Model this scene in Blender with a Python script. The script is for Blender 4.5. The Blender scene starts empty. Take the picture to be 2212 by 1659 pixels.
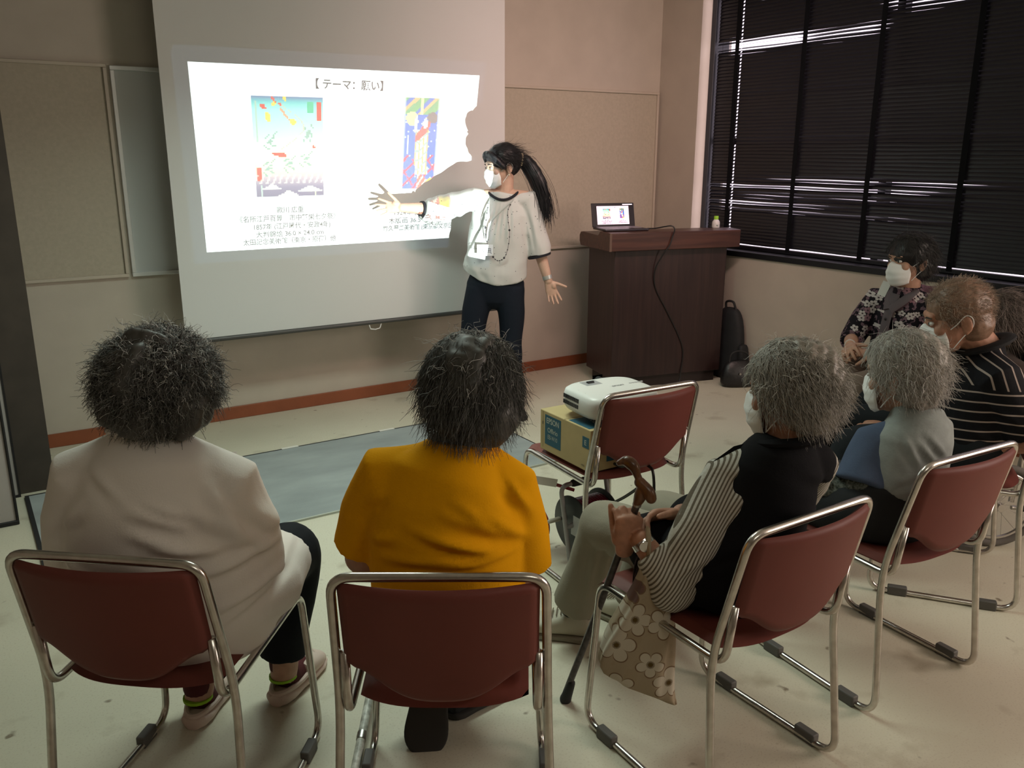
import bpy, bmesh, math, random
import numpy as np
from mathutils import Vector, Matrix

# ------------------------------------------------------------------ camera
SC = bpy.context.scene
COL = SC.collection
random.seed(7)
RNG = np.random.default_rng(11)
PITCH, YAW, ROLL = math.radians(15.05), math.radians(33.0), math.radians(0.11)
CAMH = 1.53
_cp, _sp, _cy, _sy = math.cos(PITCH), math.sin(PITCH), math.cos(YAW), math.sin(YAW)
FW = np.array([_sy*_cp, _cy*_cp, -_sp])
_r0 = np.array([_cy, -_sy, 0.0])
_u0 = np.cross(_r0, FW)
RT = _r0*math.cos(ROLL) + _u0*math.sin(ROLL)
UP = _u0*math.cos(ROLL) - _r0*math.sin(ROLL)
cam_data = bpy.data.cameras.new('camera')
cam_data.sensor_width = 36.0
cam_data.lens = 1850.0/2212.0*36.0
cam_data.clip_start = 0.05
cam = bpy.data.objects.new('camera', cam_data)
COL.objects.link(cam)
M = Matrix.Identity(4)
for i in range(3):
    M[i][0], M[i][1], M[i][2] = RT[i], UP[i], -FW[i]
M[2][3] = CAMH
cam.matrix_world = M
SC.camera = cam

# ------------------------------------------------------------------ exposure, sky, lights
SC.view_settings.view_transform = 'Standard'
SC.view_settings.look = 'None'
SC.view_settings.exposure = 0.14
SC.view_settings.gamma = 1.0
SC.view_settings.use_curve_mapping = False
try:
    SC.cycles.use_denoising = True
    SC.cycles.max_bounces = 8
    SC.cycles.diffuse_bounces = 5
    SC.cycles.transparent_max_bounces = 16
    SC.cycles.sample_clamp_indirect = 4.0
except Exception:
    pass
W = bpy.data.worlds.new('sky')
SC.world = W
W.use_nodes = True
W.node_tree.nodes['Background'].inputs[0].default_value = (1.0, 0.86, 0.97, 1)
W.node_tree.nodes['Background'].inputs[1].default_value = 2.0

def add_light(name, kind, loc, target, power, color, size=None, size_y=None, spread=180):
    ld = bpy.data.lights.new(name, kind)
    ld.energy = power
    ld.color = color
    if kind == 'AREA':
        ld.shape = 'RECTANGLE'
        ld.size = size
        ld.size_y = size_y or size
        ld.spread = math.radians(spread)
    ob = bpy.data.objects.new(name, ld)
    COL.objects.link(ob)
    ob.location = loc
    d = Vector(target) - Vector(loc)
    ob.rotation_euler = d.to_track_quat('-Z', 'Y').to_euler()
    return ob

# daylight entering through the uncovered rear window, behind the camera on the window side
add_light('rear_window_daylight', 'AREA', (4.42, -0.75, 1.65), (1.8, 2.8, 1.0), 56.0, (1.0, 0.82, 0.68), 1.5, 1.4)
# fill lights added under the unseen ceiling
add_light('ceiling_fill_light', 'AREA', (0.9, -0.9, 2.62), (1.2, 1.0, 0.0), 10.0, (1.0, 0.95, 0.80), 1.2, 0.3)  # dim general fill for the back of the room
add_light('ceiling_fill_light', 'AREA', (3.0, 2.5, 2.62), (3.85, 5.0, 1.3), 18.5, (1.0, 0.66, 0.60), 1.2, 0.3, 100)  # added to wash the right of the front wall in pink
add_light('ceiling_fill_light', 'AREA', (1.45, 2.95, 2.62), (1.45, 3.05, 0.0), 22.0, (0.84, 1.0, 0.88), 1.2, 0.3, 130)  # added to lift the floor, standing in for light bounced off the screen
# daylight slipping past the end of the blind onto the window reveal
add_light('blind_edge_daylight', 'AREA', (4.60, 4.54, 1.75), (4.60, 4.62, 1.75), 0.45, (1.0, 0.80, 0.86), 0.05, 1.7)
# the projector's own lamp, inside its lens barrel
LENS = Vector((1.995, 2.449, 0.683))
PROJ_POWER = 560.0
_pl = bpy.data.lights.new('projector_lamp', 'SPOT')
_pl.energy = PROJ_POWER
_pl.color = (0.86, 1.0, 0.97)
_pl.shadow_soft_size = 0.0
_pl.spot_size = math.radians(80)
_pl.spot_blend = 0.0
_plo = bpy.data.objects.new('projector_lamp', _pl)
COL.objects.link(_plo)
_plo.location = LENS
_plo.rotation_euler = (Vector((1.98, 4.7, 1.5)) - LENS).to_track_quat('-Z', 'Y').to_euler()

# ------------------------------------------------------------------ materials
def _new(name):
    m = bpy.data.materials.new(name)
    m.use_nodes = True
    nt = m.node_tree
    b = nt.nodes['Principled BSDF']
    return m, nt, b

def mat(name, col, rough=0.6, metal=0.0, spec=0.5, noise=0.0, nscale=20.0, bump=0.0, bscale=None, col2=None,
        sheen=0.0, stretch=(1, 1, 1), detail=4.0, coat=0.0, bdist=0.002):
    m, nt, b = _new(name)
    b.inputs['Base Color'].default_value = (*col, 1)
    b.inputs['Roughness'].default_value = rough
    b.inputs['Metallic'].default_value = metal
    b.inputs['Specular IOR Level'].default_value = spec
    b.inputs['Sheen Weight'].default_value = sheen
    b.inputs['Coat Weight'].default_value = coat
    tc = nt.nodes.new('ShaderNodeTexCoord')
    mp = nt.nodes.new('ShaderNodeMapping')
    mp.inputs['Scale'].default_value = stretch
    nt.links.new(tc.outputs['Object'], mp.inputs['Vector'])
    if noise > 0 or col2 is not None:
        n = nt.nodes.new('ShaderNodeTexNoise')
        n.inputs['Scale'].default_value = nscale
        n.inputs['Detail'].default_value = detail
        nt.links.new(mp.outputs[0], n.inputs['Vector'])
        r = nt.nodes.new('ShaderNodeValToRGB')
        c2 = col2 if col2 is not None else tuple(max(0, c*(1-noise)) for c in col)
        c1 = col if col2 is not None else tuple(min(1, c*(1+noise)) for c in col)
        r.color_ramp.elements[0].position = 0.32
        r.color_ramp.elements[1].position = 0.68
        r.color_ramp.elements[0].color = (*c2, 1)
        r.color_ramp.elements[1].color = (*c1, 1)
        nt.links.new(n.outputs['Fac'], r.inputs[0])
        nt.links.new(r.outputs[0], b.inputs['Base Color'])
    if bump > 0:
        n2 = nt.nodes.new('ShaderNodeTexNoise')
        n2.inputs['Scale'].default_value = bscale or nscale
        n2.inputs['Detail'].default_value = 3.0
        nt.links.new(mp.outputs[0], n2.inputs['Vector'])
        bp = nt.nodes.new('ShaderNodeBump')
        bp.inputs['Strength'].default_value = bump
        bp.inputs['Distance'].default_value = bdist
        nt.links.new(n2.outputs['Fac'], bp.inputs['Height'])
        nt.links.new(bp.outputs[0], b.inputs['Normal'])
    return m

def attr_mat(name, rough=0.6, emit=0.0, transparent=False, spec=0.3, bump=0.0, bscale=300):
    """material that takes its colour from the mesh's own colour pattern (attribute 'tint')"""
    m, nt, b = _new(name)
    a = nt.nodes.new('ShaderNodeAttribute')
    a.attribute_name = 'tint'
    if transparent:
        t = nt.nodes.new('ShaderNodeBsdfTransparent')
        nt.links.new(a.outputs['Color'], t.inputs[0])
        nt.links.new(t.outputs[0], nt.nodes['Material Output'].inputs[0])
        return m
    b.inputs['Roughness'].default_value = rough
    b.inputs['Specular IOR Level'].default_value = spec
    nt.links.new(a.outputs['Color'], b.inputs['Base Color'])
    if emit > 0:
        nt.links.new(a.outputs['Color'], b.inputs['Emission Color'])
        b.inputs['Emission Strength'].default_value = emit
        b.inputs['Base Color'].default_value = (0, 0, 0, 1)
    if bump > 0:
        tc = nt.nodes.new('ShaderNodeTexCoord')
        n2 = nt.nodes.new('ShaderNodeTexNoise')
        n2.inputs['Scale'].default_value = bscale
        nt.links.new(tc.outputs['Object'], n2.inputs['Vector'])
        bp = nt.nodes.new('ShaderNodeBump')
        bp.inputs['Strength'].default_value = bump
        bp.inputs['Distance'].default_value = 0.002
        nt.links.new(n2.outputs['Fac'], bp.inputs['Height'])
        nt.links.new(bp.outputs[0], b.inputs['Normal'])
    return m

def wood_mat(name, c1, c2, scale=3.0, rough=0.4, axis='Z'):
    m, nt, b = _new(name)
    tc = nt.nodes.new('ShaderNodeTexCoord')
    mp = nt.nodes.new('ShaderNodeMapping')
    s = {'Z': (18, 18, 1.0), 'X': (1.0, 18, 18), 'Y': (18, 1.0, 18)}[axis]
    mp.inputs['Scale'].default_value = s
    n = nt.nodes.new('ShaderNodeTexNoise')
    n.inputs['Scale'].default_value = scale
    n.inputs['Detail'].default_value = 6
    n.inputs['Distortion'].default_value = 0.6
    r = nt.nodes.new('ShaderNodeValToRGB')
    r.color_ramp.elements[0].position = 0.35
    r.color_ramp.elements[1].position = 0.7
    r.color_ramp.elements[0].color = (*c1, 1)
    r.color_ramp.elements[1].color = (*c2, 1)
    nt.links.new(tc.outputs['Object'], mp.inputs[0])
    nt.links.new(mp.outputs[0], n.inputs['Vector'])
    nt.links.new(n.outputs['Fac'], r.inputs[0])
    nt.links.new(r.outputs[0], b.inputs['Base Color'])
    b.inputs['Roughness'].default_value = rough
    return m

# ------------------------------------------------------------------ object helpers
def setp(o, label=None, cat=None, group=None, kind=None):
    if label: o['label'] = label
    if cat: o['category'] = cat
    if group: o['group'] = group
    if kind: o['kind'] = kind
    return o

def thing(name, label, cat, loc=(0, 0, 0), rz=0.0, group=None):
    o = bpy.data.objects.new(name, None)
    o.empty_display_size = 0.05
    COL.objects.link(o)
    o.location = loc
    o.rotation_euler = (0, 0, rz)
    return setp(o, label, cat, group)

def link(name, me, parent=None, origin=None):
    o = bpy.data.objects.new(name, me)
    COL.objects.link(o)
    if parent is not None:
        o.parent = parent
    return o

class MB:
    """collects vertices and faces, then links them as one mesh object"""
    def __init__(self):
        self.v, self.f, self.c = [], [], []
    def add(self, vs, fs, cols=None):
        n = len(self.v)
        self.v.extend([tuple(map(float, p)) for p in vs])
        self.f.extend([tuple(i+n for i in f) for f in fs])
        if cols is not None:
            self.c.extend(cols)
        return self
    def box(self, a, b, T=None):
        x0, y0, z0 = a; x1, y1, z1 = b
        vs = [(x0,y0,z0),(x1,y0,z0),(x1,y1,z0),(x0,y1,z0),(x0,y0,z1),(x1,y0,z1),(x1,y1,z1),(x0,y1,z1)]
        if T is not None:
            vs = [T @ Vector(p) for p in vs]
        return self.add(vs, [(3,2,1,0),(4,5,6,7),(0,1,5,4),(1,2,6,5),(2,3,7,6),(3,0,4,7)])
    def tube(self, pts, r, n=10, caps=True, round_caps=False, flat=None, upv=None, closed=False):
        """sweep an ellipse along pts; r = scalar, list, or list of (a, b); upv fixes the b axis direction"""
        P = [np.array(p, float) for p in pts]
        m = len(P)
        rr = [r]*m if (np.isscalar(r) or isinstance(r, tuple)) else list(r)
        rr = [(q, q) if np.isscalar(q) else q for q in rr]
        T = []
        for i in range(m):
            if closed:
                t = P[(i+1) % m] - P[i-1]
            else:
                t = P[min(i+1, m-1)] - P[max(i-1, 0)]
            l = np.linalg.norm(t)
            T.append(t/l if l > 1e-9 else np.array([0, 0, 1.0]))
        if upv is not None:
            u = np.array(upv, float)
            N = []
            for t in T:
                w = u - t*(u @ t)
                if np.linalg.norm(w) < 1e-6:
                    w = np.cross(t, [1, 0, 0.3])
                N.append(w/np.linalg.norm(w))
        else:
            u = np.cross(T[0], [0, 0, 1.0])
            if np.linalg.norm(u) < 1e-3:
                u = np.cross(T[0], [0, 1.0, 0])
            u /= np.linalg.norm(u)
            N = [u]
            for i in range(1, m):
                w = N[-1] - T[i]*(N[-1] @ T[i])
                N.append(w/np.linalg.norm(w))
        rings = []
        if round_caps and not closed:
            ext = []
            for e, s in ((0, -1), (m-1, 1)):
                a, b = rr[e]
                q = []
                for k in (0.45, 0.8, 0.97):
                    c = math.sqrt(1-k*k)
                    q.append((P[e] + T[e]*s*k*min(a, b), N[e], T[e], (a*c, b*c)))
                ext.append(q)
            seq = list(reversed(ext[0])) + [(P[i], N[i], T[i], rr[i]) for i in range(m)] + ext[1]
        else:
            seq = [(P[i], N[i], T[i], rr[i]) for i in range(m)]
        vs = []
        for p, nn, t, (a, b) in seq:
            bb = np.cross(t, nn)
            for k in range(n):
                an = 2*math.pi*k/n
                vs.append(p + bb*(a*math.cos(an)) + nn*(b*math.sin(an)))
        fs = []
        L = len(seq)
        for i in range(L if closed else L-1):
            i2 = (i+1) % L
            for k in range(n):
                k2 = (k+1) % n
                fs.append((i*n+k, i*n+k2, i2*n+k2, i2*n+k))
        if caps and not closed:
            fs.append(tuple(reversed(range(n))))
            fs.append(tuple((L-1)*n+k for k in range(n)))
        return self.add(vs, fs)
    def loft(self, rings, cap=True):
        """rings: list of equal-length closed point lists"""
        n = len(rings[0])
        vs = [p for r in rings for p in r]
        fs = []
        for i in range(len(rings)-1):
            for k in range(n):
                k2 = (k+1) % n
                fs.append((i*n+k, i*n+k2, (i+1)*n+k2, (i+1)*n+k))
        if cap:
            fs.append(tuple(reversed(range(n))))
            fs.append(tuple((len(rings)-1)*n+k for k in range(n)))
        return self.add(vs, fs)
    def ell(self, c, r, R=None, nu=16, nv=10):
        vs = [(0, 0, r[2])]
        for j in range(1, nv):
            th = math.pi*j/nv
            for i in range(nu):
                ph = 2*math.pi*i/nu
                vs.append((r[0]*math.sin(th)*math.cos(ph), r[1]*math.sin(th)*math.sin(ph), r[2]*math.cos(th)))
        vs.append((0, 0, -r[2]))
        V = np.array(vs)
        if R is not None:
            V = V @ np.array(R).T
        V = V + np.array(c)
        fs = []
        for i in range(nu):
            fs.append((0, 1+i, 1+(i+1) % nu))
        for j in range(nv-2):
            for i in range(nu):
                a = 1+j*nu+i; b = 1+j*nu+(i+1) % nu
                fs.append((a, a+nu, b+nu, b))
        last = len(vs)-1
        for i in range(nu):
            fs.append((last, 1+(nv-2)*nu+(i+1) % nu, 1+(nv-2)*nu+i))
        return self.add(V, fs)
    def prism(self, poly, d0, d1, frame=None):
        """extrude 2-D polygon: frame=(origin, ex, ey, ez)"""
        o, ex, ey, ez = frame if frame else ((0,0,0),(1,0,0),(0,1,0),(0,0,1))
        o, ex, ey, ez = map(lambda q: np.array(q, float), (o, ex, ey, ez))
        n = len(poly)
        vs = [o+ex*x+ey*y+ez*d0 for x, y in poly] + [o+ex*x+ey*y+ez*d1 for x, y in poly]
        fs = [tuple(reversed(range(n))), tuple(range(n, 2*n))]
        for k in range(n):
            k2 = (k+1) % n
            fs.append((k, k2, n+k2, n+k))
        return self.add(vs, fs)
    def lathe(self, prof, c=(0, 0, 0), n=24, R=None):
        vs, fs = [], []
        for r, z in prof:
            for k in range(n):
                a = 2*math.pi*k/n
                vs.append((r*math.cos(a), r*math.sin(a), z))
        V = np.array(vs)
        if R is not None:
            V = V @ np.array(R).T
        V = V + np.array(c)
        for i in range(len(prof)-1):
            for k in range(n):
                k2 = (k+1) % n
                fs.append((i*n+k, i*n+k2, (i+1)*n+k2, (i+1)*n+k))
        fs.append(tuple(reversed(range(n))))
        fs.append(tuple((len(prof)-1)*n+k for k in range(n)))
        return self.add(V, fs)
    def mesh(self, name, smooth=True, origin=None):
        me = bpy.data.meshes.new(name)
        vs = self.v
        if origin is not None:
            o = np.array(origin, float)
            vs = [tuple(np.array(p)-o) for p in vs]
        me.from_pydata(vs, [], self.f)
        me.validate()
        bm = bmesh.new(); bm.from_mesh(me)
        bmesh.ops.recalc_face_normals(bm, faces=bm.faces)
        bm.to_mesh(me); bm.free()
        if smooth:
            me.polygons.foreach_set('use_smooth', [True]*len(me.polygons))
        return me
    def build(self, name, material, parent=None, smooth=True, bevel=0.0, segs=2, auto=True, origin=None, sub=0):
        me = self.mesh(name, smooth, origin)
        if material is not None:
            me.materials.append(material)
        o = link(name, me, parent)
        if bevel > 0:
            md = o.modifiers.new('bevel', 'BEVEL')
            md.width = bevel; md.segments = segs; md.limit_method = 'ANGLE'; md.angle_limit = math.radians(40)
            md.harden_normals = False
        if sub:
            md = o.modifiers.new('sub', 'SUBSURF'); md.levels = sub; md.render_levels = sub
        if smooth and auto:
            sharp_edges(me, 42)
        return o

def sharp_edges(me, deg):
    bm = bmesh.new(); bm.from_mesh(me)
    lim = math.radians(deg)
    for e in bm.edges:
        if len(e.link_faces) == 2 and e.calc_face_angle(0) > lim:
            e.smooth = False
    bm.to_mesh(me); bm.free()

def set_tint(me, cols):
    """one colour per face"""
    a = me.color_attributes.new('tint', 'FLOAT_COLOR', 'CORNER')
    tot = np.array([p.loop_total for p in me.polygons])
    C = np.repeat(np.array(cols, float), tot, axis=0)
    C = np.concatenate([C, np.ones((len(C), 1))], axis=1).astype(np.float32)
    a.data.foreach_set('color', C.ravel())

def set_vtint(me, cols):
    a = me.color_attributes.new('tint', 'FLOAT_COLOR', 'POINT')
    C = np.concatenate([np.array(cols, float), np.ones((len(cols), 1))], axis=1).astype(np.float32)
    a.data.foreach_set('color', C.ravel())

_textcache = {}
def glyphs(s, align='CENTER', bold=0.0):
    """outline of a line of writing as flat polygons, cap height about 0.7, centred on x"""
    key = (s, align, bold)
    if key in _textcache:
        return _textcache[key]
    cu = bpy.data.curves.new('line', 'FONT')
    cu.body = s
    cu.align_x = align
    cu.resolution_u = 3
    cu.offset = bold
    ob = bpy.data.objects.new('line', cu)
    COL.objects.link(ob)
    dg = bpy.context.evaluated_depsgraph_get()
    me = bpy.data.meshes.new_from_object(ob.evaluated_get(dg))
    V = np.array([v.co[:2] for v in me.vertices]).reshape(-1, 2)
    Fc = [tuple(p.vertices) for p in me.polygons]
    bpy.data.objects.remove(ob); bpy.data.curves.remove(cu); bpy.data.meshes.remove(me)
    _textcache[key] = (V, Fc)
    return V, Fc

def write(mb, s, o, ex, ey, size, lift=0.0006, width=None, bold=0.0, mirror=False):
    """put a flat line of writing on a surface; o = centre of baseline"""
    V, Fc = glyphs(s, bold=bold)
    if len(V) == 0:
        return
    ex = np.array(ex, float); ey = np.array(ey, float); o = np.array(o, float)
    nz = np.cross(ex, ey)
    kx = size
    if width:
        kx = width/(V[:, 0].max()-V[:, 0].min())
    X = V[:, 0]-(V[:, 0].max()+V[:, 0].min())/2
    P = o + np.outer(X*kx, ex) + np.outer(V[:, 1]*size, ey) + nz*lift
    mb.add(P, Fc)

def fuse(mb, voxel, smooth=6, disp=None, fac=0.5):
    """grow one continuous skin over overlapping volumes; returns mesh"""
    me = bpy.data.meshes.new('tmp')
    me.from_pydata(mb.v, [], mb.f)
    bm = bmesh.new(); bm.from_mesh(me)
    bmesh.ops.recalc_face_normals(bm, faces=bm.faces)
    bm.to_mesh(me); bm.free()
    ob = bpy.data.objects.new('tmp', me)
    COL.objects.link(ob)
    r = ob.modifiers.new('r', 'REMESH'); r.mode = 'VOXEL'; r.voxel_size = voxel
    if smooth:
        s = ob.modifiers.new('s', 'SMOOTH'); s.factor = fac; s.iterations = smooth
    dg = bpy.context.evaluated_depsgraph_get()
    out = bpy.data.meshes.new_from_object(ob.evaluated_get(dg))
    bpy.data.objects.remove(ob); bpy.data.meshes.remove(me)
    if disp is not None:
        n = len(out.vertices)
        co = np.empty(n*3); out.vertices.foreach_get('co', co); co = co.reshape(-1, 3)
        no = np.empty(n*3); out.vertices.foreach_get('normal', no); no = no.reshape(-1, 3)
        d = disp(co, no)
        co = co + (no*d[:, None] if d.ndim == 1 else d)
        out.vertices.foreach_set('co', co.ravel())
        out.update()
    out.polygons.foreach_set('use_smooth', [True]*len(out.polygons))
    return out

def obj_from(me, name, material, parent=None, root=None):
    """link a mesh given in room coordinates under a thing whose base is at root"""
    if root is not None:
        co = np.empty(len(me.vertices)*3); me.vertices.foreach_get('co', co)
        co = co.reshape(-1, 3) - np.array(root)
        me.vertices.foreach_set('co', co.ravel()); me.update()
    me.materials.append(material)
    me.name = name
    return link(name, me, parent)

def bez(pts, n=8):
    """smooth curve through points (Catmull-Rom)"""
    P = [np.array(p, float) for p in pts]
    P = [2*P[0]-P[1]] + P + [2*P[-1]-P[-2]]
    out = []
    for i in range(1, len(P)-2):
        for k in range(n):
            t = k/n
            a, b, c, d = P[i-1], P[i], P[i+1], P[i+2]
            out.append(0.5*((2*b)+(-a+c)*t+(2*a-5*b+4*c-d)*t*t+(-a+3*b-3*c+d)*t**3))
    out.append(P[-2])
    return out

def fillet(pts, r, n=6):
    """polyline with rounded corners"""
    P = [np.array(p, float) for p in pts]
    rad = [r]*len(P) if np.isscalar(r) else r
    out = [P[0]]
    for i in range(1, len(P)-1):
        a, b, c = P[i-1], P[i], P[i+1]
        u = (a-b); v = (c-b)
        lu, lv = np.linalg.norm(u), np.linalg.norm(v)
        u /= lu; v /= lv
        ang = math.acos(max(-1, min(1, u @ v)))
        if ang > math.pi-0.02 or rad[i] <= 0:
            out.append(b); continue
        d = min(rad[i]/math.tan(ang/2), lu*0.49, lv*0.49)
        p0, p1 = b+u*d, b+v*d
        for k in range(n+1):
            t = k/n
            out.append((1-t)**2*p0 + 2*t*(1-t)*b + t*t*p1)
    out.append(P[-1])
    return out
# ================================================================== the room
XW = 4.54          # window wall plane
YF = 5.0           # front wall plane
XB = 4.66          # blind plane
CEIL = 2.72
m_wall = mat('wall_paint', (0.50, 0.455, 0.385), 0.55, noise=0.04, nscale=6, bump=0.15, bscale=220, spec=0.35)
m_floor_base = (0.475, 0.44, 0.34)
def floor_mat():
    m, nt, b = _new('worn_vinyl_floor')
    tc = nt.nodes.new('ShaderNodeTexCoord')
    def nz(scale, detail, lo, hi):
        n = nt.nodes.new('ShaderNodeTexNoise'); n.inputs['Scale'].default_value = scale; n.inputs['Detail'].default_value = detail
        nt.links.new(tc.outputs['Object'], n.inputs['Vector'])
        r = nt.nodes.new('ShaderNodeMapRange'); r.inputs[1].default_value = lo; r.inputs[2].default_value = hi
        nt.links.new(n.outputs['Fac'], r.inputs[0]); return r.outputs[0]
    def mix(fac, a, bcol):
        x = nt.nodes.new('ShaderNodeMix'); x.data_type = 'RGBA'
        nt.links.new(fac, x.inputs[0])
        for s, c in ((6, a), (7, bcol)):
            if isinstance(c, tuple): x.inputs[s].default_value = (*c, 1)
            else: nt.links.new(c, x.inputs[s])
        return x.outputs[2]
    c = mix(nz(1.3, 4, 0.35, 0.65), (0.57, 0.54, 0.425), (0.64, 0.605, 0.485))
    c = mix(nz(5.0, 6, 0.60, 0.74), c, (0.42, 0.375, 0.28))      # scuffs
    c = mix(nz(13.0, 2, 0.71, 0.76), c, (0.24, 0.20, 0.145))        # small dark spots
    c = mix(nz(160.0, 2, 0.55, 0.75), c, (0.52, 0.475, 0.37))
    nt.links.new(c, b.inputs['Base Color'])
    b.inputs['Roughness'].default_value = 0.5
    b.inputs['Specular IOR Level'].default_value = 0.35
    return m
m_floor = floor_mat()
m_ceil = mat('ceiling_tile', (0.55, 0.53, 0.48), 0.9, noise=0.05, nscale=30)
m_base = mat('rust_baseboard', (0.26, 0.075, 0.03), 0.45, noise=0.1, nscale=8)
m_trim = mat('beige_trim', (0.50, 0.45, 0.37), 0.45)
m_board = mat('pin_board_cloth', (0.44, 0.40, 0.315), 0.75, noise=0.05, nscale=60, bump=0.25, bscale=500)
m_black = mat('black_metal', (0.008, 0.009, 0.011), 0.4, spec=0.5)
m_dark = mat('dark_brown_panel', (0.055, 0.045, 0.035), 0.6, noise=0.15, nscale=10)

def struct(name, mb, m, **k):
    o = mb.build(name, m, **k)
    o['kind'] = 'structure'
    return o

X0, Y0 = -2.6, -3.2
struct('floor', MB().box((X0-0.1, Y0-0.1, -0.1), (XW+0.35, YF+0.1, 0)), m_floor, smooth=False)
struct('ceiling', MB().box((X0-0.1, Y0-0.1, CEIL), (XW+0.35, YF+0.1, CEIL+0.1)), m_ceil, smooth=False)
struct('wall_front', MB().box((X0-0.1, YF, 0), (XW+0.35, YF+0.1, CEIL)), m_wall, smooth=False)
struct('wall_left', MB().box((X0-0.1, Y0, 0), (X0, YF, CEIL)), m_wall, smooth=False)
struct('wall_back', MB().box((X0, Y0-0.1, 0), (XW+0.35, Y0, CEIL)), m_wall, smooth=False)
# window wall with two openings: the blinded one in the picture, and a rear one behind the camera
WY0, WY1, WZ0, WZ1 = 0.9, 4.60, 0.85, 2.62
RY0, RY1, RZ0, RZ1 = -1.6, 0.1, 0.95, 2.35
w = MB()
w.box((XW, WY1, 0), (XW+0.3, YF, CEIL))
w.box((XW, WY0, 0), (XW+0.3, WY1, WZ0))
w.box((XW, WY0, WZ1), (XW+0.3, WY1, CEIL))
w.box((XW, RY1, 0), (XW+0.3, WY0, CEIL))
w.box((XW, RY0, 0), (XW+0.3, RY1, RZ0))
w.box((XW, RY0, RZ1), (XW+0.3, RY1, CEIL))
w.box((XW, Y0, 0), (XW+0.3, RY0, CEIL))
struct('wall_right', w, m_wall, smooth=False)
# dark column and light strip at the left of the front wall
struct('trim_1', MB().box((-1.2, 4.345, 0), (0.25, YF, CEIL)), m_dark, smooth=False)
# baseboards
struct('baseboard_front', MB().box((0.25, YF-0.012, 0), (XW, YF, 0.075)), m_base, bevel=0.003)
struct('baseboard_right', MB().box((XW-0.012, Y0, 0), (XW, YF-0.012, 0.075)), m_base, bevel=0.003)

# recessed boards on the front wall, each in a thin frame
def frame(mb, x0, x1, z0, z1, t, d, y=YF):
    mb.box((x0, y-d, z1-t), (x1, y, z1)); mb.box((x0, y-d, z0), (x1, y, z0+t))
    mb.box((x0, y-d, z0+t), (x0+t, y, z1-t)); mb.box((x1-t, y-d, z0+t), (x1, y, z1-t))
def wall_board(x0, x1, z0, z1, mb_mat, fr_mat, label, cat, name, dd=0.008, t=0.018):
    r = thing(name, label, cat, ((x0+x1)/2, YF, z0))
    o = ((x0+x1)/2, YF, z0)
    MB().box((x0+t, YF-dd, z0+t), (x1-t, YF-0.001, z1-t)).build('panel', mb_mat, r, smooth=False, origin=o)
    f = MB(); frame(f, x0, x1, z0, z1, t, 0.022)
    f.build('frame', fr_mat, r, bevel=0.003, origin=o)
    return r
wall_board(-1.0+1.255, 0.780, 0.885, 1.967, m_board, m_trim, 'beige framed pin board on the front wall, left of the projection screen', 'pin board', 'pin_board')
m_wb = mat('whiteboard_enamel', (0.60, 0.62, 0.61), 0.25, spec=0.5)
m_alu = mat('pale_aluminium', (0.72, 0.74, 0.73), 0.35, metal=0.3)
wall_board(0.795, 2.55, 0.885, 1.96, m_wb, m_alu, 'whiteboard mostly hidden behind the lowered projection screen', 'whiteboard', 'whiteboard', t=0.022)
wall_board(2.56, 4.525, 0.875, 1.967, m_board, m_trim, 'wide beige framed pin board on the front wall above the lectern', 'pin board', 'pin_board')
# a nub of white putty on the wide board
setp(MB().ell((2.99, YF-0.011, 1.845), (0.011, 0.006, 0.008)).build('adhesive_putty', mat('putty', (0.75, 0.68, 0.62), 0.5)),
     'small pale putty blob stuck on the wide pin board', 'putty')

# pull-down projection screen
SY = 4.70
m_screen = mat('matte_screen', (0.66, 0.68, 0.67), 0.9, spec=0.1, noise=0.01, nscale=3)
o = (1.99, SY, 0.55)
scr = thing('projection_screen', 'large white pull-down projection screen showing the slide', 'screen', o)
MB().box((0.976, SY, 0.565), (2.995, SY+0.004, 2.62)).build('screen_sheet', m_screen, scr, smooth=False, origin=o)
m_bar = mat('dark_grey_bar', (0.06, 0.062, 0.06), 0.4)
MB().tube([(0.976, SY+0.002, 0.552), (2.995, SY+0.002, 0.552)], 0.0135, 14).build('bottom_bar', m_bar, scr, origin=o)
MB().tube([(2.03, SY, 0.54), (2.04, SY, 0.512), (2.07, SY, 0.506), (2.10, SY, 0.512), (2.11, SY, 0.54)], 0.0035, 8).build('pull_loop', mat('white_plastic', (0.75, 0.75, 0.74), 0.4), scr, origin=o)
MB().box((0.93, SY-0.05, 2.62), (3.04, SY+0.06, CEIL)).build('casing', mat('screen_casing', (0.5, 0.5, 0.48), 0.5), scr, bevel=0.008, origin=o)

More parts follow.
